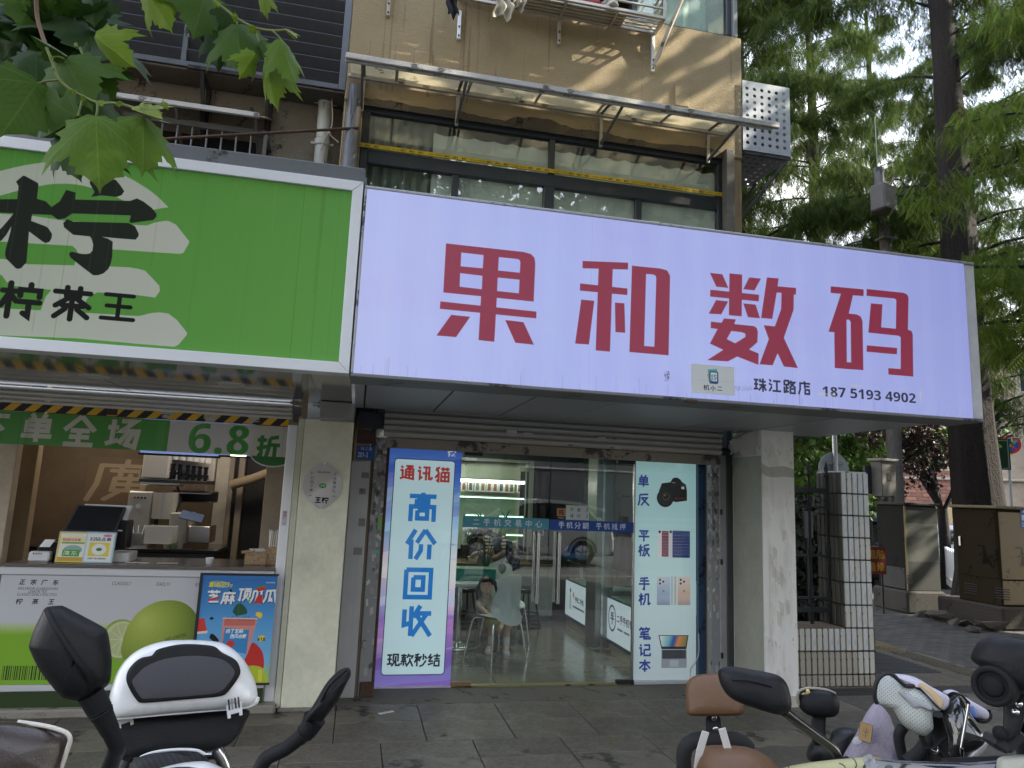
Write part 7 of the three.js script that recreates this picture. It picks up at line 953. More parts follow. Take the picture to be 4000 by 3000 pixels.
// ---------- tiled gate pillar, low wall and iron fence ----------
{
const zf = -6.15,x0 = 4.635,x1 = 4.945,yt = 2.01,yw = .53,zb = onX('L',345,620,x0).z,R = rng(88);
const tt = canvasTex(128,256,(x,w,h) => {x.fillStyle = '#d4d6d2';x.fillRect(0,0,w,h);const q = rng(3);for (let i = 0;i < 60;i++) {x.globalAlpha = .1 + q() * .35;x.fillStyle = ['#6a6a62','#9a9a90','#4c4a42','#efefec'][Math.floor(q() * 4)];const a = q() * w,b = q() * h;x.save();x.translate(a,b);x.rotate(q() * 3);x.fillRect(-6,-2,4 + q() * 16,2 + q() * 7);x.restore();} x.globalAlpha = 1;});
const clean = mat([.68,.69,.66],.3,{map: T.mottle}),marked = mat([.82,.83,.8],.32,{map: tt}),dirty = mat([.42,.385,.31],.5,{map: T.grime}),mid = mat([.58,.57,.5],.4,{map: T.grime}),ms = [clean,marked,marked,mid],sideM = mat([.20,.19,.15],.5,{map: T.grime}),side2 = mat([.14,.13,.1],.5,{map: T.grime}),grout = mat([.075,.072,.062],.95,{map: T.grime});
const p = thing('gate_pillar','white tiled square gate pillar marked with torn stickers right of the white column','pillar',[4.79,0,zf - .2]);
part(p,'core',box(x0 + .006,x1 - .006,0,yt - .006,zb,zf - .006,.004),grout);part(p,'cap',box(x0 + .01,x1 - .01,yt - .005,yt + .006,zb + .01,zf - .012,.003),mid);
const th = (yt - yw) / 7,tw = (x1 - x0) / 5,tile = (() => {const g = cbox(tw - .012,th - .015,.012,.003).clone(),pp = g.attributes.position,uv = g.attributes.uv;for (let i = 0;i < uv.count;i++) uv.setXY(i,pp.getX(i) / tw + .5,pp.getY(i) / th + .5);return g;})();
for (let i = 0;i < 5;i++) for (let j = 0;j < 7;j++) part(p,'tile',tile,ms[Math.floor(R() * 4)],[x0 + tw * (i + .5),yw + th * (j + .5),zf - .004 + R() * .002]);
const nS = Math.round((zf - zb) / tw),tws = (zf - zb) / nS;for (let i = 0;i < nS;i++) for (let j = 0;j < 7;j++) part(p,'tile',tile,R() < .6 ? sideM : side2,[x0 + .004,yw + th * (j + .5),zf - tws * (i + .5)],[0,-Math.PI / 2,0]);  // left face tiles darker: its shade put into the colour with the grime
const w = thing('low_tiled_wall','low dirty white tiled wall under the iron fence','wall',[4.4,0,zf - .2]);
part(w,'core',box(3.74,x1 + .02,0,yw - .008,zf - .34,zf - .006,.006),grout);const wm = mat([.16,.12,.08],.9,{map: T.grime});part(w,'coping',box(3.74,x0 - .004,yw - .007,yw + .004,zf - .33,zf - .008,.004),wm);
for (let i = 0;i < 19;i++) for (let j = 0;j < 3;j++) {const x = x1 - tw * (i + .5);if (x < 3.78) continue;const yy = [yw - .105,yw - .316,.055][j],hh = j === 2 ? .5 : 1;part(w,'tile',tile,j === 0 ? (R() < .5 ? clean : mid) : j === 1 ? (i < 3 ? mid : dirty) : dirty,[x,yy,zf - .004 + R() * .002]).scale.set(1,hh,1);}
const f = thing('iron_fence','black ornate iron fence between the white column and the tiled pillar','fence',[4.2,.53,zf - .2]),zz = zf - .2,im = mat([.022,.022,.022],.6,{map: T.grime,bumpMap: T.bump,bumpScale: .003}),fx0 = 3.76,fx1 = x0;
const yq = (v) => onZ('Q4',150,v,zz).y;for (const [a,h] of [[yq(35),.05],[yq(190),.022],[yq(640),.022],[yq(1030),.022],[yq(1140),.05]]) part(f,'rail',bar(V(fx0,a,zz),V(fx1,a,zz),.025,h),im);
for (let i = 0;i < 5;i++) {const x = fx0 + .06 + i * .2,n = part(f,'bar',lathe([[0,0],[.017,0],[.017,.25],[.028,.3],[.017,.36],[.014,.6],[.024,.66],[.03,.7],[.024,.74],[.014,.8],[.014,1.1],[.026,1.16],[.014,1.22],[.014,1.42],[0,1.42]],10),im,V(x,yw,zz));part(n,'finial',lathe([[0,0],[.014,0],[.03,.03],[.012,.05],[.024,.09],[0,.17]],10),im,V(x,yw + 1.42,zz));}
for (let i = 0;i < 10;i++) {const x = fx0 + .06 + i * .1;for (const v of [115,1085]) part(f,'scroll',new THREE.TorusGeometry(.032,.009,6,16),im,V(x,yq(v),zz));if (i % 2) part(f,'leaf',cbox(.05,.04,.012,.01),im,V(x,yq(620),zz),[0,0,.78]);}
}
// ---------- two street cabinets on stone plinths ----------
{
const x0 = 8.96,x1 = 9.6,zf = -10.31,zb = onX('L',776,672,x0).z,yt = 1.8,pl = .36;
const t = canvasTex(256,512,(x,w,h) => {x.fillStyle = '#8d8f86';x.fillRect(0,0,w,h);const R = rng(13);x.fillStyle = '#5f625c';x.fillRect(0,0,w,h * .2);x.fillStyle = '#63655f';x.fillRect(0,h * .66,w,h * .34);for (let i = 0;i < 220;i++) {x.globalAlpha = .12;x.fillStyle = R() < .5 ? '#3c3e3a' : '#a8a9a0';x.fillRect(R() * w,R() * h,2 + R() * 40,1 + R() * 6);} for (let i = 0;i < 70;i++) {x.globalAlpha = .15;x.fillStyle = '#2a2b28';x.fillRect(R() * w,R() * h * .4,2,20 + R() * 90);} x.globalAlpha = 1;});
const c = thing('street_cabinet','grey street cabinet with pale scraped front on a stone plinth beside the tiled pillar','street cabinet',[9.3,0,-11]);
part(c,'plinth',box(x0 - .06,x1 + .05,0,pl,zb - .1,zf + .05,.03),mat([.06,.055,.045],.95,{map: T.grime,bumpMap: T.bump,bumpScale: .008}));
part(c,'body',box(x0,x1,pl,yt - .05,zb,zf - .006,.015),phys([.02,.0195,.017],.8,{specularIntensity: .2,map: T.grime}));part(c,'front_panel',new THREE.BoxGeometry(x1 - x0 - .02,yt - pl - .08,.012).translate((x0 + x1) / 2,(yt + pl) / 2 - .03,zf),mat([.36,.36,.34],.7,{map: t}));  // body coloured near black to carry the shade on its left face
part(c,'roof',box(x0 - .04,x1 + .04,yt - .05,yt,zb - .03,zf + .04,.012),phys([.06,.06,.054],.8,{specularIntensity: .3,map: T.grime}));part(c,'corner_trim',box(x0 - .006,x0 + .02,pl,yt - .05,zf - .02,zf + .01,.004),mat([.22,.17,.07],.7));part(c,'lower_panel',box(x0 - .004,x0 + .004,pl + .02,pl + .36,zb + .1,zf - .05,.003),phys([.05,.048,.042],.8,{map: T.grime}));for (const z of [.3,.62]) for (let i = 0;i < 5;i++) part(c,'vent',box(x0 - .008,x0 - .0045,pl + .12 + i * .03,pl + .135 + i * .03,zb + z,zb + z + .16,.002),M.black);
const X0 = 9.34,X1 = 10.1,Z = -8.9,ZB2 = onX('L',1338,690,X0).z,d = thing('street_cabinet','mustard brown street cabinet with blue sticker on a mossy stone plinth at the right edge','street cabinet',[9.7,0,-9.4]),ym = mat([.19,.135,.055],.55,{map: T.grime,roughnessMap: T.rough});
part(d,'plinth',box(X0 - .05,X1 + .4,0,.33,ZB2 - .4,Z + .04,.03),mat([.06,.05,.038],.95,{map: T.grime,bumpMap: T.bump,bumpScale: .01}));part(d,'body',box(X0,X1,.33,1.74,ZB2,Z - .008,.015),phys([.03,.022,.011],.8,{specularIntensity: .2,map: T.grime}));part(d,'front_door',box(X0 + .015,X1 - .01,.72,1.7,Z - .006,Z + .008,.006),ym);part(d,'lower_door',box(X0 + .015,X1 - .01,.36,.7,Z - .006,Z + .006,.006),ym);part(d,'roof',box(X0 - .05,X1 + .05,1.742,1.79,ZB2 - .05,Z + .05,.012),mat([.17,.13,.065],.6,{map: T.grime}));part(d,'side_door',box(X0 - .008,X0 - .002,.72,1.7,ZB2 + .04,Z - .04,.004),phys([.028,.02,.01],.8,{specularIntensity: .2,map: T.grime}));part(d,'handle',box(X0 - .03,X0 - .009,1.15,1.3,ZB2 + .08,ZB2 + .12,.006),M.steel);for (let k = 0;k < 2;k++) for (let i = 0;i < 5;i++) part(d,'vent',box(X0 - .012,X0 - .0025,.44 + i * .035,.455 + i * .035,ZB2 + .12 + k * .55,ZB2 + .36 + k * .55,.003),M.black);  // body and side door colours darkened for the shaded left side
const s = onZ('L',1815,705,Z + .01),st = canvasTex(96,256,(x,w,h) => {x.fillStyle = '#2a6ec0';x.fillRect(0,0,w,h);x.fillStyle = '#d6e2ee';x.beginPath();x.arc(w / 2,40,18,0,7);x.fill();x.fillRect(16,84,64,70);for (let i = 0;i < 4;i++) x.fillRect(14,176 + i * 16,68,7);});single('blue_sticker','blue sticker with white marks on the mustard street cabinet','sticker',new THREE.BoxGeometry(.13,.3,.002).translate(s.x + .06,s.y - .16,Z + .0105),mat([.9,.9,.9],.5,{map: st}));
const R = rng(29),sm = [[.1,.09,.075],[.085,.075,.06],[.14,.12,.09]].map((c2) => mat(c2,.95,{map: T.grain,bumpMap: T.bump,bumpScale: .01})),names = ['flat','angular','brownish','small','broad','tilted','low','pale','dark','chipped','rounded','narrow'],rub = [[1110,1490],[1180,1500],[1240,1520],[1250,1455],[1300,1475],[1350,1545],[1430,1560],[1510,1545],[1560,1580],[1180,1450],[1480,1600],[1620,1600]];
rub.forEach(([u,v],i) => {const b = onY('L',u,v,0),pts = [],r = .1 + R() * .09;for (let k = 0;k < 16;k++) pts.push(V((R() - .5) * r * 2.4,R() * r * 1.0,(R() - .5) * r * 2));single('rubble_stone',names[i] + ' rubble stone lying at the foot of the ' + (i < 5 || i === 9 ? 'grey' : 'mustard') + ' street cabinet plinth','stone',metreUV(new ConvexGeometry(pts)).translate(b.x,-.01,b.z),sm[i % 3],'rubble stones between the two street cabinets');});
}
// ---------- pole, boxes, signs ----------
{
const b = at('L',925,640,13.4),pm = mat([.18,.175,.165],.9,{map: T.grain,bumpMap: T.bump,bumpScale: .004}),tp = at('C',1088,1250,13.4),top = at('C',1068,880,13.4);
const p = thing('utility_pole','grey concrete utility pole with camera housing and antenna behind the sign','utility pole',[b.x,0,b.z]);part(p,'shaft',rod(V(b.x,-.1,b.z),V(b.x,tp.y,b.z),.15,.10,20),pm);part(p,'camera_tower',[rod(V(b.x - .08,tp.y - .1,b.z),V(b.x - .08,top.y,b.z),.09,.09,16)],mat([.12,.12,.117],.7,{map: T.grime}));part(p,'antenna',rod(V(b.x - .1,top.y,b.z),V(b.x - .12,top.y + 1.1,b.z),.012,.008,8),M.greyMetal);
const k = at('C',1030,1230,13.3);part(p,'equipment_box',cbox(.42,.52,.3,.03),mat([.11,.107,.1],.7,{map: T.mottle}),k,[0,.3,0]);part(p,'bracket',[box(b.x - .16,b.x + .16,tp.y - .42,tp.y - .38,b.z - .1,b.z + .16,.006),box(b.x - .16,b.x + .16,tp.y - .72,tp.y - .68,b.z - .1,b.z + .16,.006)],M.greyMetal);part(p,'cable_loop',new THREE.TorusGeometry(.16,.016,8,24),M.black,at('C',1120,1155,13.3));
const m = at('L',833,500,12.6),mb = thing('meter_box','pale louvred meter box and dark board fixed left of the utility pole','meter box',m);part(mb,'case',cbox(.36,.62,.22,.01),mat([.12,.117,.1],.7,{map: T.mottle}),m,[0,.2,0]);part(mb,'lid',cbox(.44,.05,.3,.01),mat([.2,.19,.165],.6),m.clone().add(V(0,.335,0)),[0,.2,0]);for (let i = 0;i < 5;i++) part(mb,'louvre',cbox(.12,.012,.01,.002),M.black,m.clone().add(V(.03,.1 - i * .03,.118)),[0,.2,0]);const d = at('L',757,508,12.7);part(mb,'board',cbox(.44,.5,.04,.006),mat([.05,.05,.055],.6),d,[0,.2,0]);part(mb,'cable',tube([m.clone().add(V(.1,-.3,.1)),m.clone().add(V(.06,-.5,.12)),m.clone().add(V(.18,-.62,.1)),m.clone().add(V(.28,-.45,.05))],.025,20,8),M.black);
const r = at('L',473,432,12.2),rs = thing('round_sign','grey back of a round traffic sign on a pole behind the tiled pillar','traffic sign',[r.x,0,r.z]),rm = mat([.34,.37,.37],.55,{metalness: .2,map: T.mottle});part(rs,'disc',new THREE.CylinderGeometry(.29,.29,.006,40).rotateX(Math.PI / 2),rm,r);part(rs,'rim',new THREE.TorusGeometry(.29,.008,6,40),rm,r);part(rs,'pole',rod(V(r.x,0,r.z + .05),V(r.x,4.2,r.z + .05),.04,.04,14),mat([.4,.42,.42],.4,{metalness: .4}));part(rs,'clamp',[bar(r.clone().add(V(-.17,.1,.04)),r.clone().add(V(.17,.1,.04)),.02,.018),bar(r.clone().add(V(-.17,.13,.04)),r.clone().add(V(.17,.13,.04)),.02,.018)],M.greyMetal);
const n = at('Q3',1990,305,22),ns = thing('no_parking_sign','round red and blue no-stopping sign among leaves at the right edge','traffic sign',[n.x,0,n.z]),nt = canvasTex(128,128,(x,w,h) => {x.fillStyle = '#c8251e';x.fillRect(0,0,w,h);x.fillStyle = '#1f4fb0';x.beginPath();x.arc(64,64,50,0,7);x.fill();x.strokeStyle = '#c8251e';x.lineWidth = 13;x.beginPath();x.moveTo(26,26);x.lineTo(102,102);x.moveTo(102,26);x.lineTo(26,102);x.stroke();});const yaw = Math.atan2(-n.x,-n.z);part(ns,'disc',new THREE.CylinderGeometry(.3,.3,.008,40).rotateX(Math.PI / 2).rotateZ(0),mat([.9,.9,.9],.5,{map: nt}),n,[0,yaw,0]);part(ns,'pole',rod(V(n.x,0,n.z - .08),V(n.x,n.y + .4,n.z - .08),.04,.04,12),M.greyMetal);
const g = at('Q3',1440,440,17),gs = thing('road_sign','dark green road sign board behind the big trunk','road sign',[g.x,0,g.z]),gt = canvasTex(256,128,(x,w,h) => {x.fillStyle = '#0d3a26';x.fillRect(0,0,w,h);x.strokeStyle = '#8fb0a0';x.lineWidth = 3;x.strokeRect(6,6,w - 12,h - 12);latin(x,'N',20,106,18,'#8fb0a0');x.beginPath();x.moveTo(24,66);x.lineTo(34,46);x.lineTo(44,66);x.stroke();write(x,'正',84,40,22,'#8fb0a0',{w: 10});});part(gs,'board',new THREE.BoxGeometry(1.6,.72,.03),mat([.9,.9,.9],.5,{map: gt}),g,[0,-.75,0]);part(gs,'pole',rod(V(g.x + .2,0,g.z - .2),V(g.x + .2,g.y + .5,g.z - .2),.05,.05,12),M.greyMetal);
const y = at('L',778,1085,11.5),ys = thing('repair_sign','red board with yellow computer repair characters between pillar and grey cabinet','sign board',[y.x,y.y - .3,y.z]),yt = canvasTex(160,200,(x,w,h) => {x.fillStyle = '#8e1f1c';x.fillRect(0,0,w,h);write(x,'电脑',8,22,66,'#d8a82c',{w: 14,gap: 1.1});write(x,'维修',8,112,66,'#d8a82c',{w: 14,gap: 1.1});});part(ys,'board',new THREE.BoxGeometry(.36,.44,.02),mat([.5,.5,.5],.5,{map: yt}),y);part(ys,'stand',[rod(V(y.x - .12,0,y.z - .02),V(y.x - .12,y.y,y.z - .02),.015,.015,8),rod(V(y.x + .12,0,y.z - .02),V(y.x + .12,y.y,y.z - .02),.015,.015,8)],M.black);
const w0 = at('L',1330,1190,15.5),fw = thing('white_railing','white hooped metal railing along the kerb of the side street','railing',[w0.x,0,w0.z]),wm = mat([.72,.74,.76],.5);for (let i = -6;i < 9;i++) part(fw,'hoop',tube([V(0,0,0),V(0,.7,0),V(.03,.8,0),V(.12,.86,0),V(.21,.8,0),V(.24,.7,0),V(.24,0,0)].map((p) => p.clone().applyAxisAngle(V(0,1,0),.9).add(V(w0.x + i * .26,0,w0.z - i * .33))),.018,24,6),wm);part(fw,'rail',bar(V(w0.x - 6 * .26,.18,w0.z + 6 * .33),V(w0.x + 9 * .26,.18,w0.z - 9 * .33),.03),wm);
}
// ---------- cars ----------
function car(name,label,paint,x,z,yaw,suv) {
const c = thing(name,label,'car',[0,0,0]),L = 2.3,h = suv ? 1.66 : 1.46,gl = phys([.015,.018,.02],.06,{clearcoat: .5});
const W = .88,ext = (pts,w,b) => {const s = new THREE.Shape();pts.forEach((p,i) => i ? s.lineTo(...p) : s.moveTo(...p));return new THREE.ExtrudeGeometry(s,{depth: w * 2 - b * 2,bevelEnabled: true,bevelSize: b,bevelThickness: b,bevelSegments: 4,bevelOffset: -b}).translate(0,0,-w + b);};
const curvy = (pts) => new THREE.CatmullRomCurve3(pts.map((p) => V(p[0],p[1],0)),true,'catmullrom',.25).getSpacedPoints(70).slice(0,70).map((p) => [p.x,p.y]);
part(c,'body',ext(curvy([[-L,.36],[-L - .03,.55],[-L + .06,.78],[-L + .5,.9],[-.95,1.0],[.6,1.05],[1.7,1.06],[L - .05,1.0],[L + .03,.7],[L,.36],[1.9,.25],[-1.9,.25]]),W,.12),paint);
part(c,'cabin',ext(curvy([[-1.15,.98],[-.62,1.3],[-.2,h - .09],[.5,h - .05],[1.3,h - .1],[1.95,1.3],[2.12,1.03],[1,.96]]),W - .1,.16),gl);
part(c,'roof',ext(curvy([[-.42,h - .16],[-.1,h - .06],[.5,h - .02],[1.35,h - .07],[1.9,h - .19],[2.12,h - .22],[2.1,h - .17],[1.4,h - .01],[.5,h + .03],[-.15,h - .01]]),W - .13,.07),paint);
for (const s of [-1,1]) {part(c,'pillar',[bar(V(-1.12,1.0,s * (W - .12)),V(-.28,h - .09,s * (W - .22)),.07,.06),bar(V(2.05,1.05,s * (W - .13)),V(1.55,h - .12,s * (W - .22)),.16,.06),bar(V(.42,1.03,s * (W - .115)),V(.45,h - .08,s * (W - .215)),.07,.03)],paint);part(c,'window_trim',[tube([V(-1.05,1.02,s * (W - .08)),V(.3,1.07,s * (W - .075)),V(1.65,1.1,s * (W - .085))],.012,20,6)],M.chrome);const m = part(c,'mirror',new THREE.SphereGeometry(1,20,14).scale(.1,.085,.13),paint,V(-.72,1.12,s * (W + .06)));part(c,'door_line',[box(-.45,-.44,.45,1.0,s * (W - .004) - .004,s * (W - .004) + .004,.001),box(.52,.53,.45,1.02,s * (W - .004) - .004,s * (W - .004) + .004,.001)],M.black);part(c,'handle',[box(.25,.43,.9,.925,s * W - .012,s * W + .012,.005),box(1.1,1.28,.92,.945,s * W - .012,s * W + .012,.005)],M.chrome);part(c,'headlight',new THREE.SphereGeometry(1,16,10).scale(.2,.07,.16),phys([.6,.62,.64],.1,{clearcoat: 1}),V(-L + .16,.74,s * (W - .24)));part(c,'tail_light',cbox(.12,.12,.4,.03),mat([.35,.02,.02],.2),V(L - .08,.9,s * (W - .26)));
for (const wx of [-1.42,1.42]) {const w = part(c,'wheel',lathe([[.2,-.1],[.33,-.1],[.345,-.06],[.345,.06],[.33,.1],[.2,.1]],32).rotateX(Math.PI / 2),M.rubber,V(wx,.345,s * (W - .1)));const rm = part(w,'rim',[new THREE.CylinderGeometry(.225,.225,.06,28).rotateX(Math.PI / 2),...[0,1,2,3,4].map((i) => cbox(.05,.2,.05,.01).clone().translate(0,.11,s * .04).rotateZ(i * 1.2566))],M.steel);rm.position.set(0,0,s * .045);part(c,'wheel_arch',new THREE.TorusGeometry(.38,.035,8,24,Math.PI),M.black,V(wx,.36,s * (W - .015)));}}
part(c,'number_plate',cbox(.02,.14,.44,.004),mat([.05,.1,.35],.4),V(L + .035,.72,0));part(c,'bumper',[box(-L - .05,-L + .15,.27,.42,-W + .1,W - .1,.04),box(L - .15,L + .05,.27,.42,-W + .1,W - .1,.04)],M.blackPlastic);
c.position.set(x,-.13,z);c.rotation.y = yaw;return c;
}
{
const v = onZ('J',470,450,-19.2),pW = phys([.80,.81,.82],.25,{clearcoat: 1,clearcoatRoughness: .08});car('parked_car','silver white car parked at the kerb, mirrored in the glass doors',pW,v.x,2 * ZD + 19.2,0,true);
const a = at('L',1330,1050,19),b = at('L',760,920,17);car('parked_car','silver car in the side street seen between the two cabinets',pW,a.x + .4,a.z,.95,false);car('parked_car','dark blue car in the side street between pillar and grey cabinet',phys([.05,.07,.1],.25,{clearcoat: 1}),b.x + .6,b.z - .6,.95,true);
}
// ---------- far buildings ----------
function block(label,cx,cz,yaw,w,h,d,m,rows,cols,low) {
const g = thing('far_building',label,'building',[0,0,0]);part(g,'wall',box(-w / 2,w / 2,0,h,-d / 2,d / 2,.02),m);part(g,'roof',box(-w / 2 - .3,w / 2 + .3,h,h + .4,-d / 2 - .3,d / 2 + .3,.03),M.concrete);
const fr = mat([.35,.35,.34],.6),gl = phys([.04,.05,.06],.08,{clearcoat: .5}),fw = w / cols;const fg = mergeGeometries([box(-.75,.75,-.08,0,0,.1,.01),box(-.75,.75,1.4,1.47,0,.06,.01),box(-.75,-.69,0,1.4,0,.06,.01),box(.69,.75,0,1.4,0,.06,.01),box(-.03,.03,0,1.4,0,.05,.01)]),pg = cbox(1.38,1.4,.02,.003).clone().translate(0,.7,.005);
for (let j = 0;j < rows;j++) for (let i = 0;i < cols;i++) {const W = part(g,'window',fg,fr,[-w / 2 + fw * (i + .5),4.4 + j * 3,d / 2]);const p = part(W,'pane',pg,gl);p.position.set(0,0,0);if ((i + j) % 3 === 0) part(g,'air_conditioner',cbox(.8,.55,.35,.02),M.white,[-w / 2 + fw * (i + .5) + .2,3.8 + j * 3,d / 2 + .2]);}
for (let j = 0;j < rows;j++) part(g,'ledge',box(-w / 2,w / 2,3.3 + j * 3,3.4 + j * 3,d / 2,d / 2 + .14,.02),mat([.5,.47,.4],.8));
if (low) low(g,w,d);g.position.set(cx,-.13,cz);g.rotation.y = yaw;return g;
}
{
const p = at('L',1130,700,34);block('low pale building behind the trees with brick and louvred ground floor',p.x + 3,p.z - 2,-.62,30,9,9,mat([.55,.45,.34],.85,{map: T.mottle}),2,9,(g,w,d) => {const R = rng(7),bm = [[.36,.17,.12],[.42,.21,.14],[.30,.14,.1]].map((c) => mat(c,.85)),br = cbox(.46,.16,.05,.01);for (let j = 0;j < 9;j++) for (let i = 0;i < 16;i++) part(g,'brick',br,bm[Math.floor(R() * 3)],[-7 + i * .48 + (j % 2) * .24,2.2 + j * .18,d / 2 + .02]);part(g,'shopfront',[box(-8,-3.6,0,1.9,d / 2,d / 2 + .1,.01)],mat([.62,.62,.6],.6));for (let i = 0;i < 14;i++) part(g,'louvre',box(-7.9,-3.7,.3 + i * .11,.37 + i * .11,d / 2 + .1,d / 2 + .14,.005),mat([.45,.45,.44],.6));part(g,'shopfront',box(-2.6,2.2,0,2.0,d / 2,d / 2 + .1,.01),mat([.62,.46,.22],.7));part(g,'shopfront',box(-3.5,-2.7,0,1.9,d / 2,d / 2 + .04,.01),mat([.1,.07,.06],.8));for (const x of [-4.6,-3.0]) part(g,'lantern',new THREE.SphereGeometry(.22,16,12),mat([.55,.03,.02],.6),[x,1.7,d / 2 + .4]);});
block('cream office block across the side street at the right',38,-14,-1.2,26,17,10,mat([.6,.52,.4],.85,{map: T.mottle}),4,8);
block('dark grey apartment block across the street behind the viewer',8,30,Math.PI,96,11,9,mat([.12,.12,.115],.85,{map: T.mottle}),2,24);  // unseen block, widened and darkened to dim the glass reflections
}
// ---------- trees ----------
const frond = (() => {const g = [],n = 12;for (let i = 0;i < n;i++) {const t = (i + .5) / n,L = .062 * Math.sin(Math.PI * Math.min(1,t * .9 + .18));for (const s of [-1,1]) {const a = [s * .003,-t * .3,0],b = [s * L,-t * .3 - .028,.012],c = [s * L * .5,-t * .3 - .027,.004];g.push(a,s > 0 ? c : b,s > 0 ? b : c,a,[s * L * .5,-t * .3 - .012,.008],b);}} const geo = new THREE.BufferGeometry(),p = new Float32Array(g.length * 3);g.forEach((v,i) => p.set(v,i * 3));geo.setAttribute('position',new THREE.BufferAttribute(p,3));geo.computeVertexNormals();return geo;})();
const needleSunlitM = phys([.15,.23,.03],.8,{transmission: .5,specularIntensity: .3,thickness: 0,side: THREE.DoubleSide}),needleM = phys([.058,.098,.016],.8,{transmission: .45,specularIntensity: .25,thickness: 0,side: THREE.DoubleSide});  // same needles twice: the lighter one has sunlight put into its colour
function redwood(label,x,z,h,r,y0,seed,{reach = 3.2,n = 6000,lean = 0,half = null,mm = needleM} = {}) {
const t = thing('dawn_redwood',label,'tree',[x,-.1,z]),R = rng(seed),bark = mat([.026,.018,.014],.95,{map: T.bark,bumpMap: T.bark,bumpScale: .03});
const pts = [],rad = [];const seg = 26,ring = 20,pos = [],uv = [],idx = [];for (let i = 0;i <= seg;i++) {const f = i / seg,y = h * f,rr = r * (1 - f * .8) * (1 + .5 * Math.exp(-y * 1.6)),cx = lean * f + .05 * Math.sin(f * 9 + seed);for (let k = 0;k <= ring;k++) {const a = k / ring * 6.2832,w = 1 + .06 * Math.sin(a * 7 + f * 3) + .04 * Math.sin(a * 13 + f * 20);pos.push(x + cx + rr * w * Math.cos(a),y - .1,z + rr * w * Math.sin(a));uv.push(k / ring * 6.28 * r,y);}} for (let i = 0;i < seg;i++) for (let k = 0;k < ring;k++) {const a = i * (ring + 1) + k;idx.push(a,a + ring + 1,a + 1,a + 1,a + ring + 1,a + ring + 2);} const tg = new THREE.BufferGeometry();tg.setAttribute('position',new THREE.Float32BufferAttribute(pos,3));tg.setAttribute('uv',new THREE.Float32BufferAttribute(uv,2));tg.setIndex(idx);tg.computeVertexNormals();part(t,'trunk',tg,bark);
const nb = 62,im = new THREE.InstancedMesh(frond,mm,n),m = new THREE.Matrix4(),e = new THREE.Euler(),q = new THREE.Quaternion(),c = new THREE.Color(),br = [];let k = 0;const per = Math.floor(n / nb);
for (let b = 0;b < nb;b++) {const f = (b + R() * .8) / nb,y = y0 + (h - y0) * Math.pow(f,1.15),L = (reach * (1 - .75 * (y - y0) / (h - y0))) * (.65 + R() * .5),a = half ? half[0] + (R() - .5) * half[1] : b * 2.4 + R() * .8,rise = .18 + R() * .3,cx = lean * y / h,P = (s) => V(x + cx + Math.cos(a) * L * s,y + L * (rise * s * 1.6 - .75 * rise * s * s * 1.9),z + Math.sin(a) * L * s);const rb = .02 + .03 * (1 - f);{const cv = new THREE.CatmullRomCurve3([P(0),P(.33),P(.66),P(1)]),tg2 = new THREE.TubeGeometry(cv,10,rb,5,false),tp = tg2.attributes.position;for (let i = 0;i <= 10;i++) {const o = cv.getPointAt(i / 10),s = 1 - .093 * i;for (let j = 0;j < 6;j++) {const v = i * 6 + j;tp.setXYZ(v,o.x + (tp.getX(v) - o.x) * s,o.y + (tp.getY(v) - o.y) * s,o.z + (tp.getZ(v) - o.z) * s);}} br.push(tg2);} const sub = [];for (let s = 0;s < 26;s++) {const u = .12 + .88 * R(),sa = a + (R() < .5 ? 1 : -1) * (.5 + R() * .9),sl = (.4 + R() * .9) * (1.15 - .5 * u);sub.push([u,sa,sl]);}
for (let i = 0;i < per && k < n;i++) {const s = sub[Math.floor(R() * sub.length)],main = R() < .3,u = main ? .25 + .75 * R() : s[0],w = main ? 0 : s[2] * (.15 + .85 * R()),o = P(u).add(V(Math.cos(s[1]) * w,-.3 * w * w - R() * R() * .5 + (R() - .3) * .16,Math.sin(s[1]) * w)),sc = .6 + R() * .6;e.set((R() - .5) * 1.3,R() * 6.28,(R() - .5) * 1.5,'YXZ');m.compose(o,q.setFromEuler(e),V(sc,sc,sc));im.setMatrixAt(k,m);const v = .55 + .7 * R();im.setColorAt(k,c.setRGB(v * (.9 + .3 * R()),v,v * .8));k++;}}
im.count = k;im.name = 'crown';im.userData.kind = 'stuff';shade(im);t.add(im);im.position.copy(t.position).negate();part(t,'branches',br,bark);return t;
}
const leafGeo = (() => {const o = [[0,0],[.12,-.06],[.34,.02],[.5,.2],[.36,.3],[.44,.52],[.26,.5],[.16,.66],[0,.95]],L = [...o,...o.slice(1,-1).reverse().map(([x,y]) => [-x,y])],p = [];for (let i = 0;i < L.length;i++) {const a = L[i],b = L[(i + 1) % L.length];const zz = (q) => -.35 * (q[0] * q[0]) - .22 * (q[1] - .3) * (q[1] - .3);p.push(0,.3,.02,a[0],a[1],zz(a),b[0],b[1],zz(b));} const g = new THREE.BufferGeometry();g.setAttribute('position',new THREE.Float32BufferAttribute(p,3));g.computeVertexNormals();return g;})();
const planeLeafM = phys([.075,.15,.03],.65,{specularIntensity: .3,transmission: .4,thickness: 0,side: THREE.DoubleSide}),plumLeafM = phys([.06,.03,.03],.6,{transmission: .25,thickness: 0,side: THREE.DoubleSide});
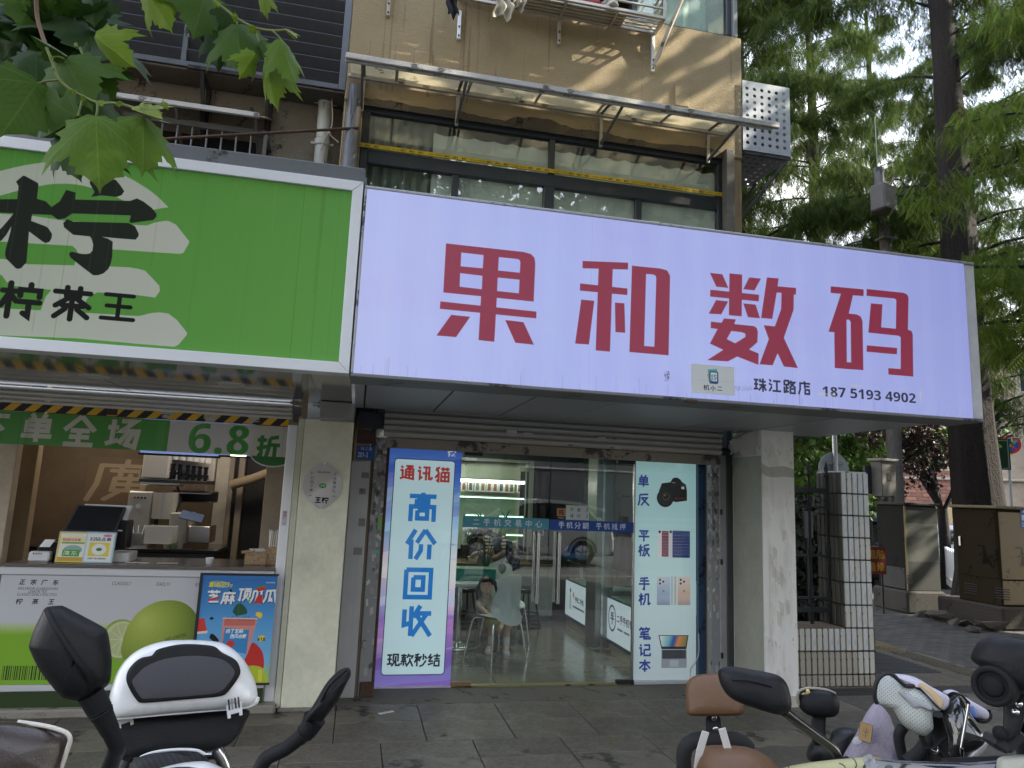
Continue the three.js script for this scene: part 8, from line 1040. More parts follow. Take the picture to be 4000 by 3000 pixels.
function crownTree(name,label,x,z,fork,r,cy,rx,ry,rz,n,leaf,m,seed,barkC,dx = 0,dz = 0) {
const t = thing(name,label,'tree',[x,-.1,z]),R = rng(seed),bm = mat(barkC,.9,{map: T.bark,bumpMap: T.bark,bumpScale: .015}),limbs = [],F = V(x,fork,z);part(t,'trunk',[tube([V(x,-.15,z),V(x + .03,fork * .5,z),F],r,12,14)],bm);
const ends = [];for (let i = 0;i < 9;i++) {const a = i * 2.4 + R(),e = V(x + dx + Math.cos(a) * rx * .75,cy + (R() - .3) * ry,z + dz + Math.sin(a) * rz * .75),mid = F.clone().lerp(e,.45).add(V(0,.3 * ry * R(),0));limbs.push(tube([F.clone().add(V(0,-.1,0)),mid,e],r * .38,12,7));ends.push(mid,e);for (let k = 0;k < 3;k++) {const e2 = e.clone().add(V((R() - .5) * rx * .7,(R() - .2) * ry * .6,(R() - .5) * rz * .7));limbs.push(tube([mid.clone().lerp(e,.5 + R() * .4),e.clone().lerp(e2,.5),e2],r * .15,8,5));ends.push(e2);}}
part(t,'limbs',limbs,bm);const im = new THREE.InstancedMesh(leafGeo,m,n),mm = new THREE.Matrix4(),q = new THREE.Quaternion(),eu = new THREE.Euler(),c = new THREE.Color(),cl = [];for (let i = 0;i < 70;i++) {let p;do p = V(R() * 2 - 1,R() * 2 - 1,R() * 2 - 1);while (p.lengthSq() > 1);cl.push([V(x + dx + p.x * rx,cy + p.y * ry,z + dz + p.z * rz),.35 + R() * .5]);}
for (let i = 0;i < n;i++) {const [o,s] = cl[Math.floor(R() * cl.length)],u = R() * 6.28,w = Math.cbrt(R()) * s * Math.min(rx,ry) * .55,v = R() * 2 - 1,k = Math.sqrt(1 - v * v);eu.set(-1.2 + R() * 1.6,R() * 6.28,(R() - .5) * 1.2,'YXZ');const sc = leaf * (.65 + R() * .7);mm.compose(V(o.x + Math.cos(u) * k * w,o.y + v * w * .8,o.z + Math.sin(u) * k * w),q.setFromEuler(eu),V(sc,sc,sc));im.setMatrixAt(i,mm);const b = .6 + .6 * R();im.setColorAt(i,c.setRGB(b * (.85 + .4 * R()),b,b * .8));} im.name = 'crown';im.userData.kind = 'stuff';shade(im);t.add(im);im.position.copy(t.position).negate();return t;
}
{
const a = at('L',1545,670,13);redwood('big dawn redwood with thick dark trunk at the right of the lavender sign',a.x,a.z,19,.42,4.4,3,{lean: -.5,reach: 3.8,n: 42000,half: [Math.atan2(a.z,a.x),4.3]});
const b = at('C',125,120,17);redwood('slim dawn redwood with reddish trunk just right of the building corner',b.x,b.z,18,.24,4.2,8,{reach: 4.0,n: 50000});
const c = at('C',600,1300,21);redwood('far dawn redwood standing behind the lavender sign',c.x,c.z,20,.28,4.2,15,{reach: 4.6,n: 46000});
redwood('dawn redwood whose bright sprays hang in at the right edge',9.9,-6.4,15,.3,3.1,21,{reach: 3.8,n: 36000,mm: needleSunlitM});
const d = at('C',1500,1300,24);redwood('dawn redwood half hidden behind the thick trunk',d.x,d.z,18,.28,4.2,33,{reach: 4.4,n: 28000});
const e = at('C',950,700,27);redwood('farthest dawn redwood in the row behind the utility pole',e.x,e.z,21,.3,4.6,39,{reach: 5,n: 28000});
const p = at('L',700,330,17);crownTree('plum_tree','dark red leaved plum tree behind the round traffic sign',p.x,p.z,1.6,.09,3.3,2.1,1.25,1.8,5200,.1,plumLeafM,5,[.04,.03,.028]);
const s = at('L',1255,740,17);crownTree('street_tree','small bare limbed tree between the two street cabinets',s.x,s.z,1.75,.12,3.6,1.9,1.0,1.6,1500,.1,planeLeafM,12,[.035,.03,.027]);
const g = at('L',290,330,15);crownTree('street_tree','low green tree behind the iron fence',g.x,g.z,1.2,.1,2.6,1.4,1.5,1.3,4200,.12,planeLeafM,17,[.05,.04,.03]);
crownTree('plane_tree','plane tree at the kerb whose leafy branch hangs over the green sign',-3.4,1.6,3.2,.2,7.8,4.2,2.5,3.8,16000,.2,planeLeafM,61,[.24,.22,.17],.4,-.6);
crownTree('plane_tree','plane tree at the kerb behind the viewer, mirrored in the upper windows',3.2,2.4,3.2,.2,8.0,4.2,2.4,3.0,4200,.21,planeLeafM,67,[.24,.22,.17],.2,0);
crownTree('plane_tree','added plane tree right of the frame, shading the side street',17.5,-3,3.4,.24,9.4,5.4,4.8,5,40000,.24,planeLeafM,79,[.24,.22,.17],0,0);  // unseen tree, added to keep sun off the side street
crownTree('plane_tree','unseen plane tree at the right kerb, crown enlarged to shade the facade',9.4,1.7,3.2,.24,9.6,4.8,5.4,4.4,44000,.23,planeLeafM,73,[.24,.22,.17],0,-1.6);  // crown raised and thickened to block sun on the facade
}

{
// added dark leaves that deepen the gap, and a grey board behind the iron fence
const b = at('Q4',150,700,9.2),t = thing('added_hedge','added dark leaves filling the dim gap behind the iron fence','added_hedge',[b.x,0,b.z]),R = rng(7),n = 3600,im = new THREE.InstancedMesh(leafGeo,mat([.025,.04,.016],.7,{side: THREE.DoubleSide}),n),m = new THREE.Matrix4(),q = new THREE.Quaternion(),e = new THREE.Euler();
for (let i = 0;i < n;i++) {e.set(R() * 3,R() * 6,R() * 3);const s = .07 + R() * .06;m.compose(V(b.x + -.45 + (R() - .5) * 1.2,R() * 1.75,b.z + (R() - .5) * .7),q.setFromEuler(e),V(s,s,s));im.setMatrixAt(i,m);} im.name = 'foliage';im.userData.kind = 'stuff';shade(im);t.add(im);im.position.copy(t.position).negate();const st = [];for (let i = 0;i < 12;i++) st.push(rod(V(b.x - 1.05 + i * .1,-.05,b.z + (R() - .5) * .4),V(b.x - 1.05 + i * .1 + (R() - .5) * .2,1.5,b.z + (R() - .5) * .5),.02,.008,6));part(t,'stems',st,M.black);
const a = onZ('Q4',100,230,-7.3),c = onZ('Q4',185,480,-7.3),g = thing('grey_board','plain grey board standing behind the iron fence','board',[a.x,0,-7.3]);part(g,'board',box(a.x,c.x,c.y,a.y,-7.33,-7.3,.004),mat([.12,.12,.12],.7,{map: T.mottle}));part(g,'leg',[box(a.x + .02,a.x + .05,0,c.y,-7.33,-7.305,.003),box(c.x - .05,c.x - .02,0,c.y,-7.33,-7.305,.003)],M.black);
}
// ---------- scooters in front ----------
const pairs = (s) => s.split(' ').map((t) => t.split(',').map(Number));
function form(parent,name,c,s,d,rings,m,{n = 56,tilt = 0,yaw = 0,uvk = 1} = {}) {
const pts = pairs(s),mid = pts.reduce((a,p) => [a[0] + p[0] / pts.length,a[1] + p[1] / pts.length],[0,0]),cen = at(c,...mid,d),o = smooth2(local2(c,pts,cen,d),n);
return part(parent,name,pillow(o,frameAt(cen,yaw,tilt),rings),m);
}
const A3 = (c,s,d) => pairs(s).map(([x,y,dd]) => at(c,x,y,dd ?? d));
const dome = (t,b = t) => [[.0,-b],[.55,-b * .97],[.86,-b * .75],[.97,-b * .35],[1,0],[.97,t * .35],[.88,t * .72],[.7,t * .93],[.4,t],[.05,t]].slice(1);
const slab = (t,b,e = .94) => [[e * .98,-b],[1,-b * .8],[1,t * .35],[e + .03,t * .8],[e,t],[.5,t * 1.04],[.05,t * 1.05]];
const brownLeather = phys([.14,.07,.03],.5,{bumpMap: rep(T_bump,9),bumpScale: .0012,clearcoat: .12,clearcoatRoughness: .5});
function wheels(t,x,zf,zb,m = M.rubber) {for (const z of [zf,zb]) {const w = part(t,'wheel',lathe([[.12,-.045],[.19,-.05],[.215,-.03],[.22,0],[.215,.03],[.19,.05],[.12,.045]],30).rotateZ(Math.PI / 2),m,V(x,.22,z));const r = part(w,'rim',new THREE.CylinderGeometry(.12,.12,.07,24).rotateZ(Math.PI / 2),M.alu);r.position.set(0,0,0);}}
function chassis(t,x,zf,zb,seatY,paint) {// the part of a scooter below the frame of the photograph
const sgn = Math.sign(zb - zf),L = (z0,z1,f) => z0 + (z1 - z0) * f;
part(t,'floorboard',cbox(.26,.07,Math.abs(zb - zf) * .42,.02),M.blackPlastic,V(x,.3,L(zf,zb,.4)));
part(t,'leg_shield',cbox(.34,.56,.07,.03),paint,V(x,.58,L(zf,zb,.17)),[sgn * .22,0,0]);
part(t,'rear_body',rbox(.3,.34,Math.abs(zb - zf) * .5,.09),paint,V(x,seatY - .26,L(zf,zb,.86)));
part(t,'fork',[rod(V(x - .07,.22,zf),V(x - .05,.85,L(zf,zb,.13)),.018,.018,10),rod(V(x + .07,.22,zf),V(x + .05,.85,L(zf,zb,.13)),.018,.018,10)],M.greyMetal);
part(t,'mudguard',new THREE.TorusGeometry(.25,.05,8,20,Math.PI).rotateY(Math.PI / 2),paint,V(x,.22,zf));part(t,'kick_stand',rod(V(x - .1,.0,L(zf,zb,.6)),V(x - .04,.28,L(zf,zb,.56)),.014,.014,8),M.black);wheels(t,x,zf,zb);
}
{
const cx = at('S3',830,600,2.15).x - .06,s = thing('scooter','white scooter with a white and black top box, facing the viewer with two black mirrors','scooter',[cx,0,-1.7]),white = phys([.84,.84,.82],.3,{clearcoat: .6,clearcoatRoughness: .18,map: T.mottle});
const D = 2.15,bx = form(s,'top_box','S3','305,725 800,690 1325,645 1305,760 1240,880 1150,945 1000,975 700,1000 500,1020 400,1025 350,985',D,slab(.05,.36),M.blackPlastic,{n: 80});
const lid = form(s,'lid','S3','258,690 262,560 285,470 330,345 410,240 520,165 680,115 850,103 1000,108 1130,125 1230,180 1310,265 1370,375 1405,470 1412,560 1390,605 1290,636 1000,660 700,684 330,715',D,[[.9,-.36],[.97,-.3],[1,-.1],[1,.035],[.985,.05],[.95,.066],[.84,.088],[.6,.1],[.1,.104]],white,{n: 90});
form(s,'lid_rim','S3','252,668 330,652 600,634 860,612 1150,590 1330,572 1405,548 1424,552 1420,585 1390,615 1300,642 800,684 340,726 262,728',D,[[.99,-.36],[1.0,.06],[.99,.078],[.9,.08]],white,{n: 100});
form(s,'lid_panel','S3','405,400 430,322 510,248 600,226 640,182 780,146 900,140 1040,150 1090,168 1130,203 1230,258 1265,320 1262,380 1185,490 1130,532 980,550 760,568 540,585 490,570 430,480',D,[[.99,.04],[1,.098],[.985,.108],[.9,.109]],M.blackPlastic,{n: 90});
form(s,'lid_pad','S3','455,435 478,388 560,312 700,256 880,233 1040,240 1150,270 1218,335 1222,375 1172,450 1100,508 880,535 560,555 515,540',D,[[1,.1],[1,.114],[.985,.119],[.4,.121]],mat([.055,.055,.062],.62,{bumpMap: rep(T_bump,20),bumpScale: .0012}),{n: 80});
for (const [x,y] of [[377,700],[1236,622]]) {const o = frameAt(at('S3',x,y,D),0,0,.1),h = part(s,'hinge',cbox(.042,.028,.012,.002).clone().applyMatrix4(new THREE.Matrix4().makeTranslation(0,-.006,.085).premultiply(o)),M.white);for (let i = 0;i < 4;i++) part(h,'hinge_slot',cbox(.0045,.03,.01,.001).clone().applyMatrix4(new THREE.Matrix4().makeTranslation(-.0135 + i * .009,.008,.09).premultiply(o)),i === 1 ? M.greyMetal : M.black);part(h,'hinge_bracket',[-.016,.016].map((k) => cbox(.009,.014,.01,.001).clone().applyMatrix4(new THREE.Matrix4().makeTranslation(k,-.022,.088).premultiply(o))),M.white);}
const st = canvasTex(256,64,(x,w,h) => {x.fillStyle = '#1a1a1b';x.fillRect(0,0,w,h);for (let i = 0;i < 28;i++) {x.fillStyle = i % 2 ? '#101011' : '#2b2a2a';x.fillRect(i * 9,0,4,h);}});st.wrapS = st.wrapT = THREE.RepeatWrapping;st.repeat.set(6,6);st.rotation = .5;
form(s,'seat','S3','408,1106 430,1060 510,1010 650,975 800,962 950,970 1010,1000 1040,1060 1075,1140 1090,1300 830,1340 420,1320',1.95,dome(.07,.3),mat([.85,.85,.85],.7,{map: st}));
part(s,'seat_piping',tube(A3('S3','500,1022 560,996 650,975 800,961 950,970 1008,998',1.93),.004,30,6),M.white);
form(s,'front_cowl','S3','600,1130 700,1094 850,1062 1000,1053 1080,1075 1150,1112 1260,1200 1300,1400 900,1520 500,1420 520,1220',1.72,dome(.06,.12),white);
part(s,'grab_rail',[tube(A3('S3','1000,1015 1060,1003 1100,1008 1130,1060 1160,1180',2.02),.012,20,8),tube(A3('S3','1100,960 1130,1010 1170,1110 1190,1250',1.98),.017,16,8),tube(A3('S3','400,1030 380,1080 340,1200',2.0),.016,12,8)],M.steel);
const m1 = form(s,'mirror','S2','287,450 330,300 400,150 440,72 480,50 600,40 650,52 840,150 1030,255 1075,310 1105,480 1115,600 1105,760 1085,820 1050,855 960,905 850,985 780,990 680,975 600,940 480,800 380,660 300,490',1.42,[[.97,-.012],[1,0],[.99,.008],[.9,.026],[.72,.04],[.45,.048],[.1,.05]],M.blackPlastic,{n: 100});
part(m1,'ridge',[tube(A3('S2','466,76,1.405 520,200,1.388 640,390,1.377 740,540,1.373 850,690,1.377 910,810,1.39'),.0055,30,7),tube(A3('S2','740,545,1.374 700,690,1.378 660,850,1.391 615,930,1.405'),.0035,24,6)],M.blackPlastic);
part(s,'mirror_stem',[rod(...A3('S2','900,915,1.41 1020,1130,1.42'),.024,.0215,20),rod(...A3('S2','1015,1120,1.42 1100,1290,1.43'),.0205,.0175,20),tube(A3('S2','1090,1270,1.43 1130,1350,1.435 1165,1440,1.44 1150,1520,1.45 1100,1640,1.46 1060,1800,1.48 1060,1950,1.5'),.0165,30,12),...[1078,1108,1136].map((y,i) => new THREE.TorusGeometry(.0215 - i * .0004,.0022,6,24).applyQuaternion(new THREE.Quaternion().setFromUnitVectors(V(0,0,1),at('S2',1020,1130,1.42).sub(at('S2',900,915,1.41)).normalize())).translate(...at('S2',975 + i * 16,y - 35,1.4175).toArray()))],M.blackPlastic);
const m2 = form(s,'mirror','S3','2112,318 2142,326 2151,350 2150,382 2120,440 2050,580 1950,715 1920,742 1860,735 1802,740 1802,698 1870,590 1960,440 2045,352',1.6,[[.96,-.02],[1,-.008],[1,.004],[.85,.022],[.5,.034],[.1,.036]],M.blackPlastic,{n: 80});part(m2,'ridge',tube(A3('S3','2120,330,1.58 1990,450,1.562 1920,580,1.562 1868,715,1.58'),.004,20,6),M.blackPlastic);
part(s,'mirror_stem',[rod(...A3('S3','1868,715,1.6 1815,815,1.6'),.026,.021,18),rod(...A3('S3','1830,790,1.6 1740,880,1.6'),.019,.017,16),tube(A3('S3','1760,860,1.6 1650,945,1.6 1540,1000,1.6 1490,1030,1.6 1440,1110,1.6 1400,1220,1.6 1380,1330,1.6'),.0165,30,12),...[0,1,2].map((i) => new THREE.TorusGeometry(.0195,.002,6,20).applyQuaternion(new THREE.Quaternion().setFromUnitVectors(V(0,0,1),at('S3',1740,880,1.6).sub(at('S3',1830,790,1.6)).normalize())).translate(...at('S3',1815 - i * 12,806 + i * 12,1.6).toArray()))],M.blackPlastic);
const hl = at('S2',1060,1900,1.5),hr = at('S3',1385,1300,1.6);part(s,'handlebar',tube([hl.clone().add(V(-.12,.02,-.04)),hl,hl.clone().lerp(hr,.5).add(V(0,.04,.02)),hr,hr.clone().add(V(.12,.02,-.04))],.02,30,10),M.black);part(s,'head_unit',rbox(.26,.2,.2,.07),white,hl.clone().lerp(hr,.5).add(V(0,-.06,.02)));chassis(s,cx,-1.25,-2.35,.78,white);part(s,'box_rack',bar(V(cx - .1,.72,-2.1),V(cx - .02,.74,-2.35),.2,.05,.01),M.black);
}
{
const c = at('S2',200,1500,1.3),s = thing('scooter','scooter with a dark brown padded backrest edged in white at the lower left corner','scooter',[c.x,0,c.z]),m = phys([.035,.022,.016],.34,{clearcoat: .4,clearcoatRoughness: .25,bumpMap: rep(T_bump,12),bumpScale: .0008});
const o = '-330,1420 -250,1300 -100,1215 0,1195 200,1200 450,1240 600,1280 675,1318 700,1370 680,1450 610,1659 560,1780 300,1850 -250,1840';form(s,'backrest','S2',o,1.3,[[.97,-.05],[1,-.03],[1,.0],[.96,.02],[.8,.035],[.4,.042],[.05,.043]],m,{n: 90});
part(s,'piping',tube(A3('S2','180,1200 450,1240 600,1280 676,1318 700,1370 681,1450 611,1659 565,1775',1.3),.0042,60,7),mat([.62,.58,.5],.5));part(s,'bracket',rod(at('S2',150,1750,1.35),at('S2',150,2100,1.4),.03,.03,12),M.black);part(s,'badge',new THREE.SphereGeometry(.02,12,8).scale(1,1.3,.4),M.blackGloss,at('S2',0,1540,1.262));chassis(s,c.x,c.z + .9,c.z - .2,.8,phys([.05,.03,.02],.3,{clearcoat: .6}));
}
{
const c = at('S4',520,900,2.85),s = thing('scooter','tan seated scooter with brown leather backrest and white straps','scooter',[c.x,0,c.z]);
form(s,'backrest','S4','213,420 218,370 240,305 290,258 380,232 500,224 700,230 790,300 825,450 847,580 842,640 815,672 700,682 500,684 300,685 240,668 222,600',2.85,[[.9,-.07],[.98,-.05],[1,-.01],[.98,.02],[.92,.038],[.84,.05],[.5,.055],[.05,.056]],brownLeather,{n: 90});
form(s,'bracket','S4','446,688 580,688 606,820 640,930 640,985 430,992 436,860',2.87,slab(.012,.03),M.blackPlastic);for (const [x,y] of [[527,703],[540,825]]) part(s,'bolt',new THREE.SphereGeometry(.013,12,8).scale(1,1,.5),M.steel,at('S4',x,y,2.845));
part(s,'grab_rail',[tube(A3('S4','200,1244 195,1120 225,1010 300,955 420,935 640,935 760,945 850,985 900,1040',2.85),.03,50,12),tube(A3('S4','200,1244 195,1400 230,1550',2.84),.03,10,12)],M.rubber);
form(s,'seat','S4','285,1244 330,1090 420,1010 560,995 800,1005 950,1040 1100,1120 1230,1244 1330,1420 900,1560 300,1480',2.55,[[.9,-.1],[1,-.05],[1,.0],[.95,.06],[.8,.12],[.5,.16],[.05,.17]],brownLeather,{n: 80});
const strap = (s2) => {const p = A3('S4',s2,2.5),g = [],w = .013;for (let i = 0;i + 1 < p.length;i++) g.push(bar(p[i],p[i + 1],.026,.004,.001,RIGHT.clone().cross(p[i + 1].clone().sub(p[i])).normalize()));return g;};
part(s,'strap',strap('432,850 400,960 365,1080 345,1244 340,1400'),mat([.68,.66,.62],.8));part(s,'strap',strap('608,815 640,930 690,1100 760,1244 840,1380'),mat([.68,.66,.62],.8));chassis(s,c.x,c.z + 1.0,c.z - .2,.6,phys([.2,.15,.1],.4,{clearcoat: .4}));
}
{
const c = at('S5',900,1100,2.6),s = thing('scooter','black scooter with lavender quilted weather cover and white mesh handlebar mitts','scooter',[c.x,0,c.z]);
form(s,'backrest','S4','1425,480 1440,420 1500,390 1600,386 1740,405 1830,440 1875,520 1878,620 1850,675 1780,698 1600,690 1500,650 1435,570',3.0,[[.92,-.07],[1,-.04],[1,0],[.95,.03],[.6,.045],[.05,.046]],M.blackPlastic);part(s,'piping',tube(A3('S4','1440,560 1424,480 1441,420 1500,388 1600,384 1740,403 1832,440',3.0),.006,40,6),mat([.32,.29,.23],.7));lab(form(s,'torn_foam','S4','1466,450 1490,432 1525,430 1515,398 1545,395 1560,425 1540,448 1500,455',2.955,[[1,-.004],[1,.004],[.4,.01]],mat([.55,.42,.16],.95),{n: 30}),'yellow foam showing through a tear');
form(s,'backrest_post','S4','1588,680 1722,680 1726,860 1742,970 1590,970',3.02,slab(.03,.03),M.blackPlastic);form(s,'rear_rack','S4','1520,1120 1545,1000 1610,935 1760,930 1800,840 1900,803 2000,808 2085,835 2050,900 1960,1120 1800,1190 1600,1185',3.05,dome(.09,.12),mat([.03,.03,.032],.5,{map: T.grime}));
const qt = canvasTex(512,512,(x,w,h) => {x.fillStyle = '#a79fa6';x.fillRect(0,0,w,h);x.strokeStyle = 'rgba(90,80,90,.35)';x.lineWidth = 2;x.setLineDash([5,4]);for (let i = -10;i < 20;i++) {x.beginPath();x.moveTo(i * 52,0);x.lineTo(i * 52 + 260,h);x.stroke();x.beginPath();x.moveTo(i * 52,0);x.lineTo(i * 52 - 260,h);x.stroke();} x.setLineDash([]);});qt.wrapS = qt.wrapT = THREE.RepeatWrapping;qt.repeat.set(2.2,2.2);const quilt = mat([.9,.88,.92],.75,{map: qt,bumpMap: T.bump,bumpScale: .003});
form(s,'leg_cover','S5','360,890 440,935 520,1030 570,1150 610,1290 640,1560 640,1700 240,1720 -30,1700 -20,1520 120,1280 200,1110 280,970',2.9,[[.97,-.05],[1,-.02],[1,0],[.93,.02],[.7,.035],[.3,.045],[.05,.046]],quilt,{n: 80});
const pt = canvasTex(96,128,(x,w,h) => {x.fillStyle = '#b3905f';x.fillRect(0,0,w,h);x.strokeStyle = '#2c2a28';x.lineWidth = 5;x.strokeRect(2,2,w - 4,h - 4);x.lineWidth = 3;for (const l of [[30,62,70,62],[50,30,50,100],[34,44,34,52],[62,78,62,86],[30,84,44,84],[58,46,70,46]]) {x.beginPath();x.moveTo(l[0],l[1]);x.lineTo(l[2],l[3]);x.stroke();}});const pc = at('S5',245,1240,2.845);part(s,'sewn_patch',rbox(.048,.07,.006,.0029).applyMatrix4(frameAt(pc,-.1,0,-.12)),mat([.9,.9,.9],.8,{map: (() => {pt.repeat.set(20,14);pt.offset.set(.5,.5);return pt;})()}));form(s,'sewn_patch','S5','85,1360 110,1300 170,1292 205,1330 195,1370 130,1390',2.85,[[1,-.003],[1,.004],[.9,.007]],mat([.50,.50,.48],.8),{n: 30});
const mt = canvasTex(64,64,(x,w,h) => {x.fillStyle = '#c9cbc4';x.fillRect(0,0,w,h);x.fillStyle = '#5b5e60';for (const [a,b] of [[16,16],[48,48]]) {x.beginPath();x.ellipse(a,b,10,6,.5,0,7);x.fill();}});mt.wrapS = mt.wrapT = THREE.RepeatWrapping;mt.repeat.set(75,75);const mb = mt.clone();mb.colorSpace = THREE.NoColorSpace;mb.needsUpdate = true;const mesh = mat([.78,.8,.78],.6,{map: mt,bumpMap: mb,bumpScale: .002}),fab = mat([.60,.56,.64],.75,{map: T.mottle,bumpMap: T.bump,bumpScale: .002});
const mit = form(s,'handlebar_mitt','S5','352,820 362,690 400,605 480,548 600,590 720,690 830,690 960,780 1060,900 1135,985 1040,1010 1045,1190 990,1258 930,1285 800,1232 670,1130 570,985 500,960 430,925 378,900',2.6,[[.8,-.13],[.95,-.08],[1,-.02],[.98,.015],[.85,.045],[.6,.06],[.3,.062],[.05,.062]],mesh,{n: 100});
form(mit,'mitt_cloth','S5','520,548 640,552 760,568 880,615 1000,690 1120,755 1205,805 1232,855 1215,935 1150,978 1060,890 960,785 840,688 720,686 620,590',2.585,[[.95,-.08],[1,-.03],[1,.01],[.9,.035],[.4,.045]],fab,{n: 80});form(mit,'mitt_patch','S5','845,672 920,660 1060,755 1148,850 1150,935 1120,945 1000,800 900,710',2.54,[[1,-.006],[1,.006],[.9,.011]],mat([.50,.36,.19],.8),{n: 50});part(mit,'mitt_binding',[tube(A3('S5','380,900 352,820 362,690 400,605 480,546 560,560 640,630 720,690 830,692 960,785 1060,900 1140,985',2.57),.0075,70,8)],M.black);form(mit,'mitt_fold','S5','620,765 700,770 900,860 1030,920 1030,985 900,950 820,960 760,900',2.535,[[1,-.004],[.9,.004],[.4,.006]],mat([.33,.34,.34],.8),{n: 40});
const mit2 = form(s,'handlebar_mitt','S5','1150,765 1220,736 1310,752 1480,860 1600,930 1680,985 1702,1040 1665,1085 1560,1072 1480,1030 1500,930 1400,835 1250,800',2.75,[[.9,-.08],[1,-.03],[1,.01],[.85,.03],[.3,.036]],fab,{n: 70});part(mit2,'mitt_binding',tube(A3('S5','1480,1040 1560,1088 1660,1098 1708,1050 1690,985',2.74),.01,30,8),M.black);form(mit2,'mitt_patch','S5','1490,930 1515,940 1560,1060 1500,1055 1475,1010',2.71,[[1,-.006],[1,.006],[.8,.01]],mat([.12,.2,.45],.7),{n: 30});
const gl = phys([.012,.013,.012],.12,{clearcoat: 1,clearcoatRoughness: .05});form(s,'headlight_shell','S5','1130,1000 1180,880 1250,815 1340,790 1430,880 1490,1030 1600,1170 1675,1280 1692,1380 1610,1470 1430,1560 1330,1640 1220,1560 1200,1300',2.55,dome(.1,.08),gl,{n: 80});form(s,'headlight_lens','S5','1425,1555 1470,1470 1560,1380 1680,1308 1696,1350 1660,1440 1580,1530 1500,1600 1440,1610',2.46,[[1,-.02],[1,.004],[.8,.014],[.2,.017]],phys([.30,.30,.29],.08,{clearcoat: 1}),{n: 50});
part(s,'antenna_rod',[rod(...A3('S5','1460,905,2.48 1370,1420,2.46'),.0055,.0055,8),rod(...A3('S5','1376,1420,2.46 1362,1640,2.46'),.009,.009,8)],M.steel);part(s,'dash_plastic',[form(s,'cable_cover','S5','1205,800 1280,760 1385,795 1440,850 1480,900 1400,930 1280,860',2.62,dome(.04,.04),M.blackPlastic).geometry.clone()],M.blackPlastic);part(s,'cables',[tube(A3('S5','900,1280 940,1380 1040,1450 1110,1480 1180,1560',2.6),.009,24,6),tube(A3('S5','1230,1300 1150,1330 1060,1420 930,1420',2.58),.006,24,6),tube(A3('S5','690,1170 640,1260 650,1400 700,1600',2.75),.02,24,8),tube(A3('S5','1040,1240 980,1330 860,1480 720,1580',2.7),.022,24,8),rod(...A3('S5','1090,1010,2.7 1130,1600,2.7'),.04,.045,12)],M.rubber);part(s,'chrome_clip',tube(A3('S5','1000,1440 1060,1470 1100,1450 1105,1400',2.57),.006,16,6),M.chrome);
form(s,'front_cowl','S5','850,1380 1000,1300 1150,1330 1220,1450 1240,1640 1000,1760 700,1740 700,1600',2.8,dome(.06,.1),M.blackPlastic);chassis(s,c.x,c.z + .5,c.z - .6,.55,M.blackPlastic);
}
{
const c = at('S4',1900,1200,1.65),s = thing('scooter','near scooter with long black mirror and patterned yellow handlebar cover at the bottom edge','scooter',[c.x,0,c.z]);
const mr = form(s,'mirror','S4','565,220 590,172 680,148 760,152 920,178 1100,210 1225,248 1305,325 1345,440 1362,550 1348,620 1290,662 1200,668 1080,637 960,597 850,560 730,505 645,430 585,320',1.7,[[.96,-.022],[1,-.01],[1,.0],[.97,.012],[.86,.026],[.6,.034],[.1,.036]],M.blackPlastic,{n: 90});part(mr,'ridge',tube(A3('S4','720,290,1.674 900,300,1.667 1080,345,1.664 1190,395,1.665 1240,450,1.668 1262,560,1.674'),.003,30,6),M.blackPlastic);
part(s,'mirror_stem',tube(A3('S4','1285,635 1400,725 1600,875 1780,1010 1835,1070 1862,1150 1880,1280 1880,1420',1.68),.0115,50,10),M.blackGloss);
const yt = canvasTex(256,256,(x,w,h) => {x.fillStyle = '#b9b58a';x.fillRect(0,0,w,h);const R = rng(77);x.strokeStyle = '#35342c';x.lineWidth = 3;for (let i = 0;i < 14;i++) {const a = R() * w,b = R() * h;x.beginPath();x.moveTo(a,b);x.quadraticCurveTo(a + 30,b + 20 * R(),a + 10 * R(),b + 40);x.stroke();} x.fillStyle = '#a9823f';for (let i = 0;i < 4;i++) x.fillRect(R() * w,R() * h,36,26);});yt.wrapS = yt.wrapT = THREE.RepeatWrapping;yt.repeat.set(5,5);const ym = mat([.9,.9,.85],.7,{map: yt,bumpMap: T.bump,bumpScale: .002});
form(s,'handlebar_cover','S4','1200,1290 1300,1235 1500,1192 1750,1160 2000,1138 2200,1125 2330,1140 2420,1240 2420,1420 2000,1500 1400,1480',1.62,dome(.05,.08),ym,{n: 80});form(s,'windscreen','S5','265,1560 340,1545 500,1560 900,1580 1400,1592 1750,1570 2000,1545 2150,1560 2200,1700 1200,1800 280,1760',1.45,[[.97,-.03],[1,-.01],[1,.01],[.9,.025],[.4,.03]],phys([.02,.022,.024],.1,{clearcoat: 1,clearcoatRoughness: .05}),{n: 90});form(s,'handlebar_cover','S5','1790,1580 1830,1530 1950,1512 2111,1500 2250,1520 2300,1680 2000,1760 1800,1720',1.38,dome(.04,.06),mat([.50,.50,.42],.6,{map: T.mottle}));part(s,'clear_cover',tube(A3('S5','270,1545 300,1600 330,1680',1.43),.012,12,8),phys([.7,.72,.75],.15,{transmission: .5,thickness: 0}));part(s,'mirror_clamp',rod(...A3('S4','1840,1235,1.66 1990,1215,1.66'),.018,.02,12),M.blackPlastic);chassis(s,c.x + .1,c.z + .25,c.z + 1.35,.78,M.blackPlastic);
}
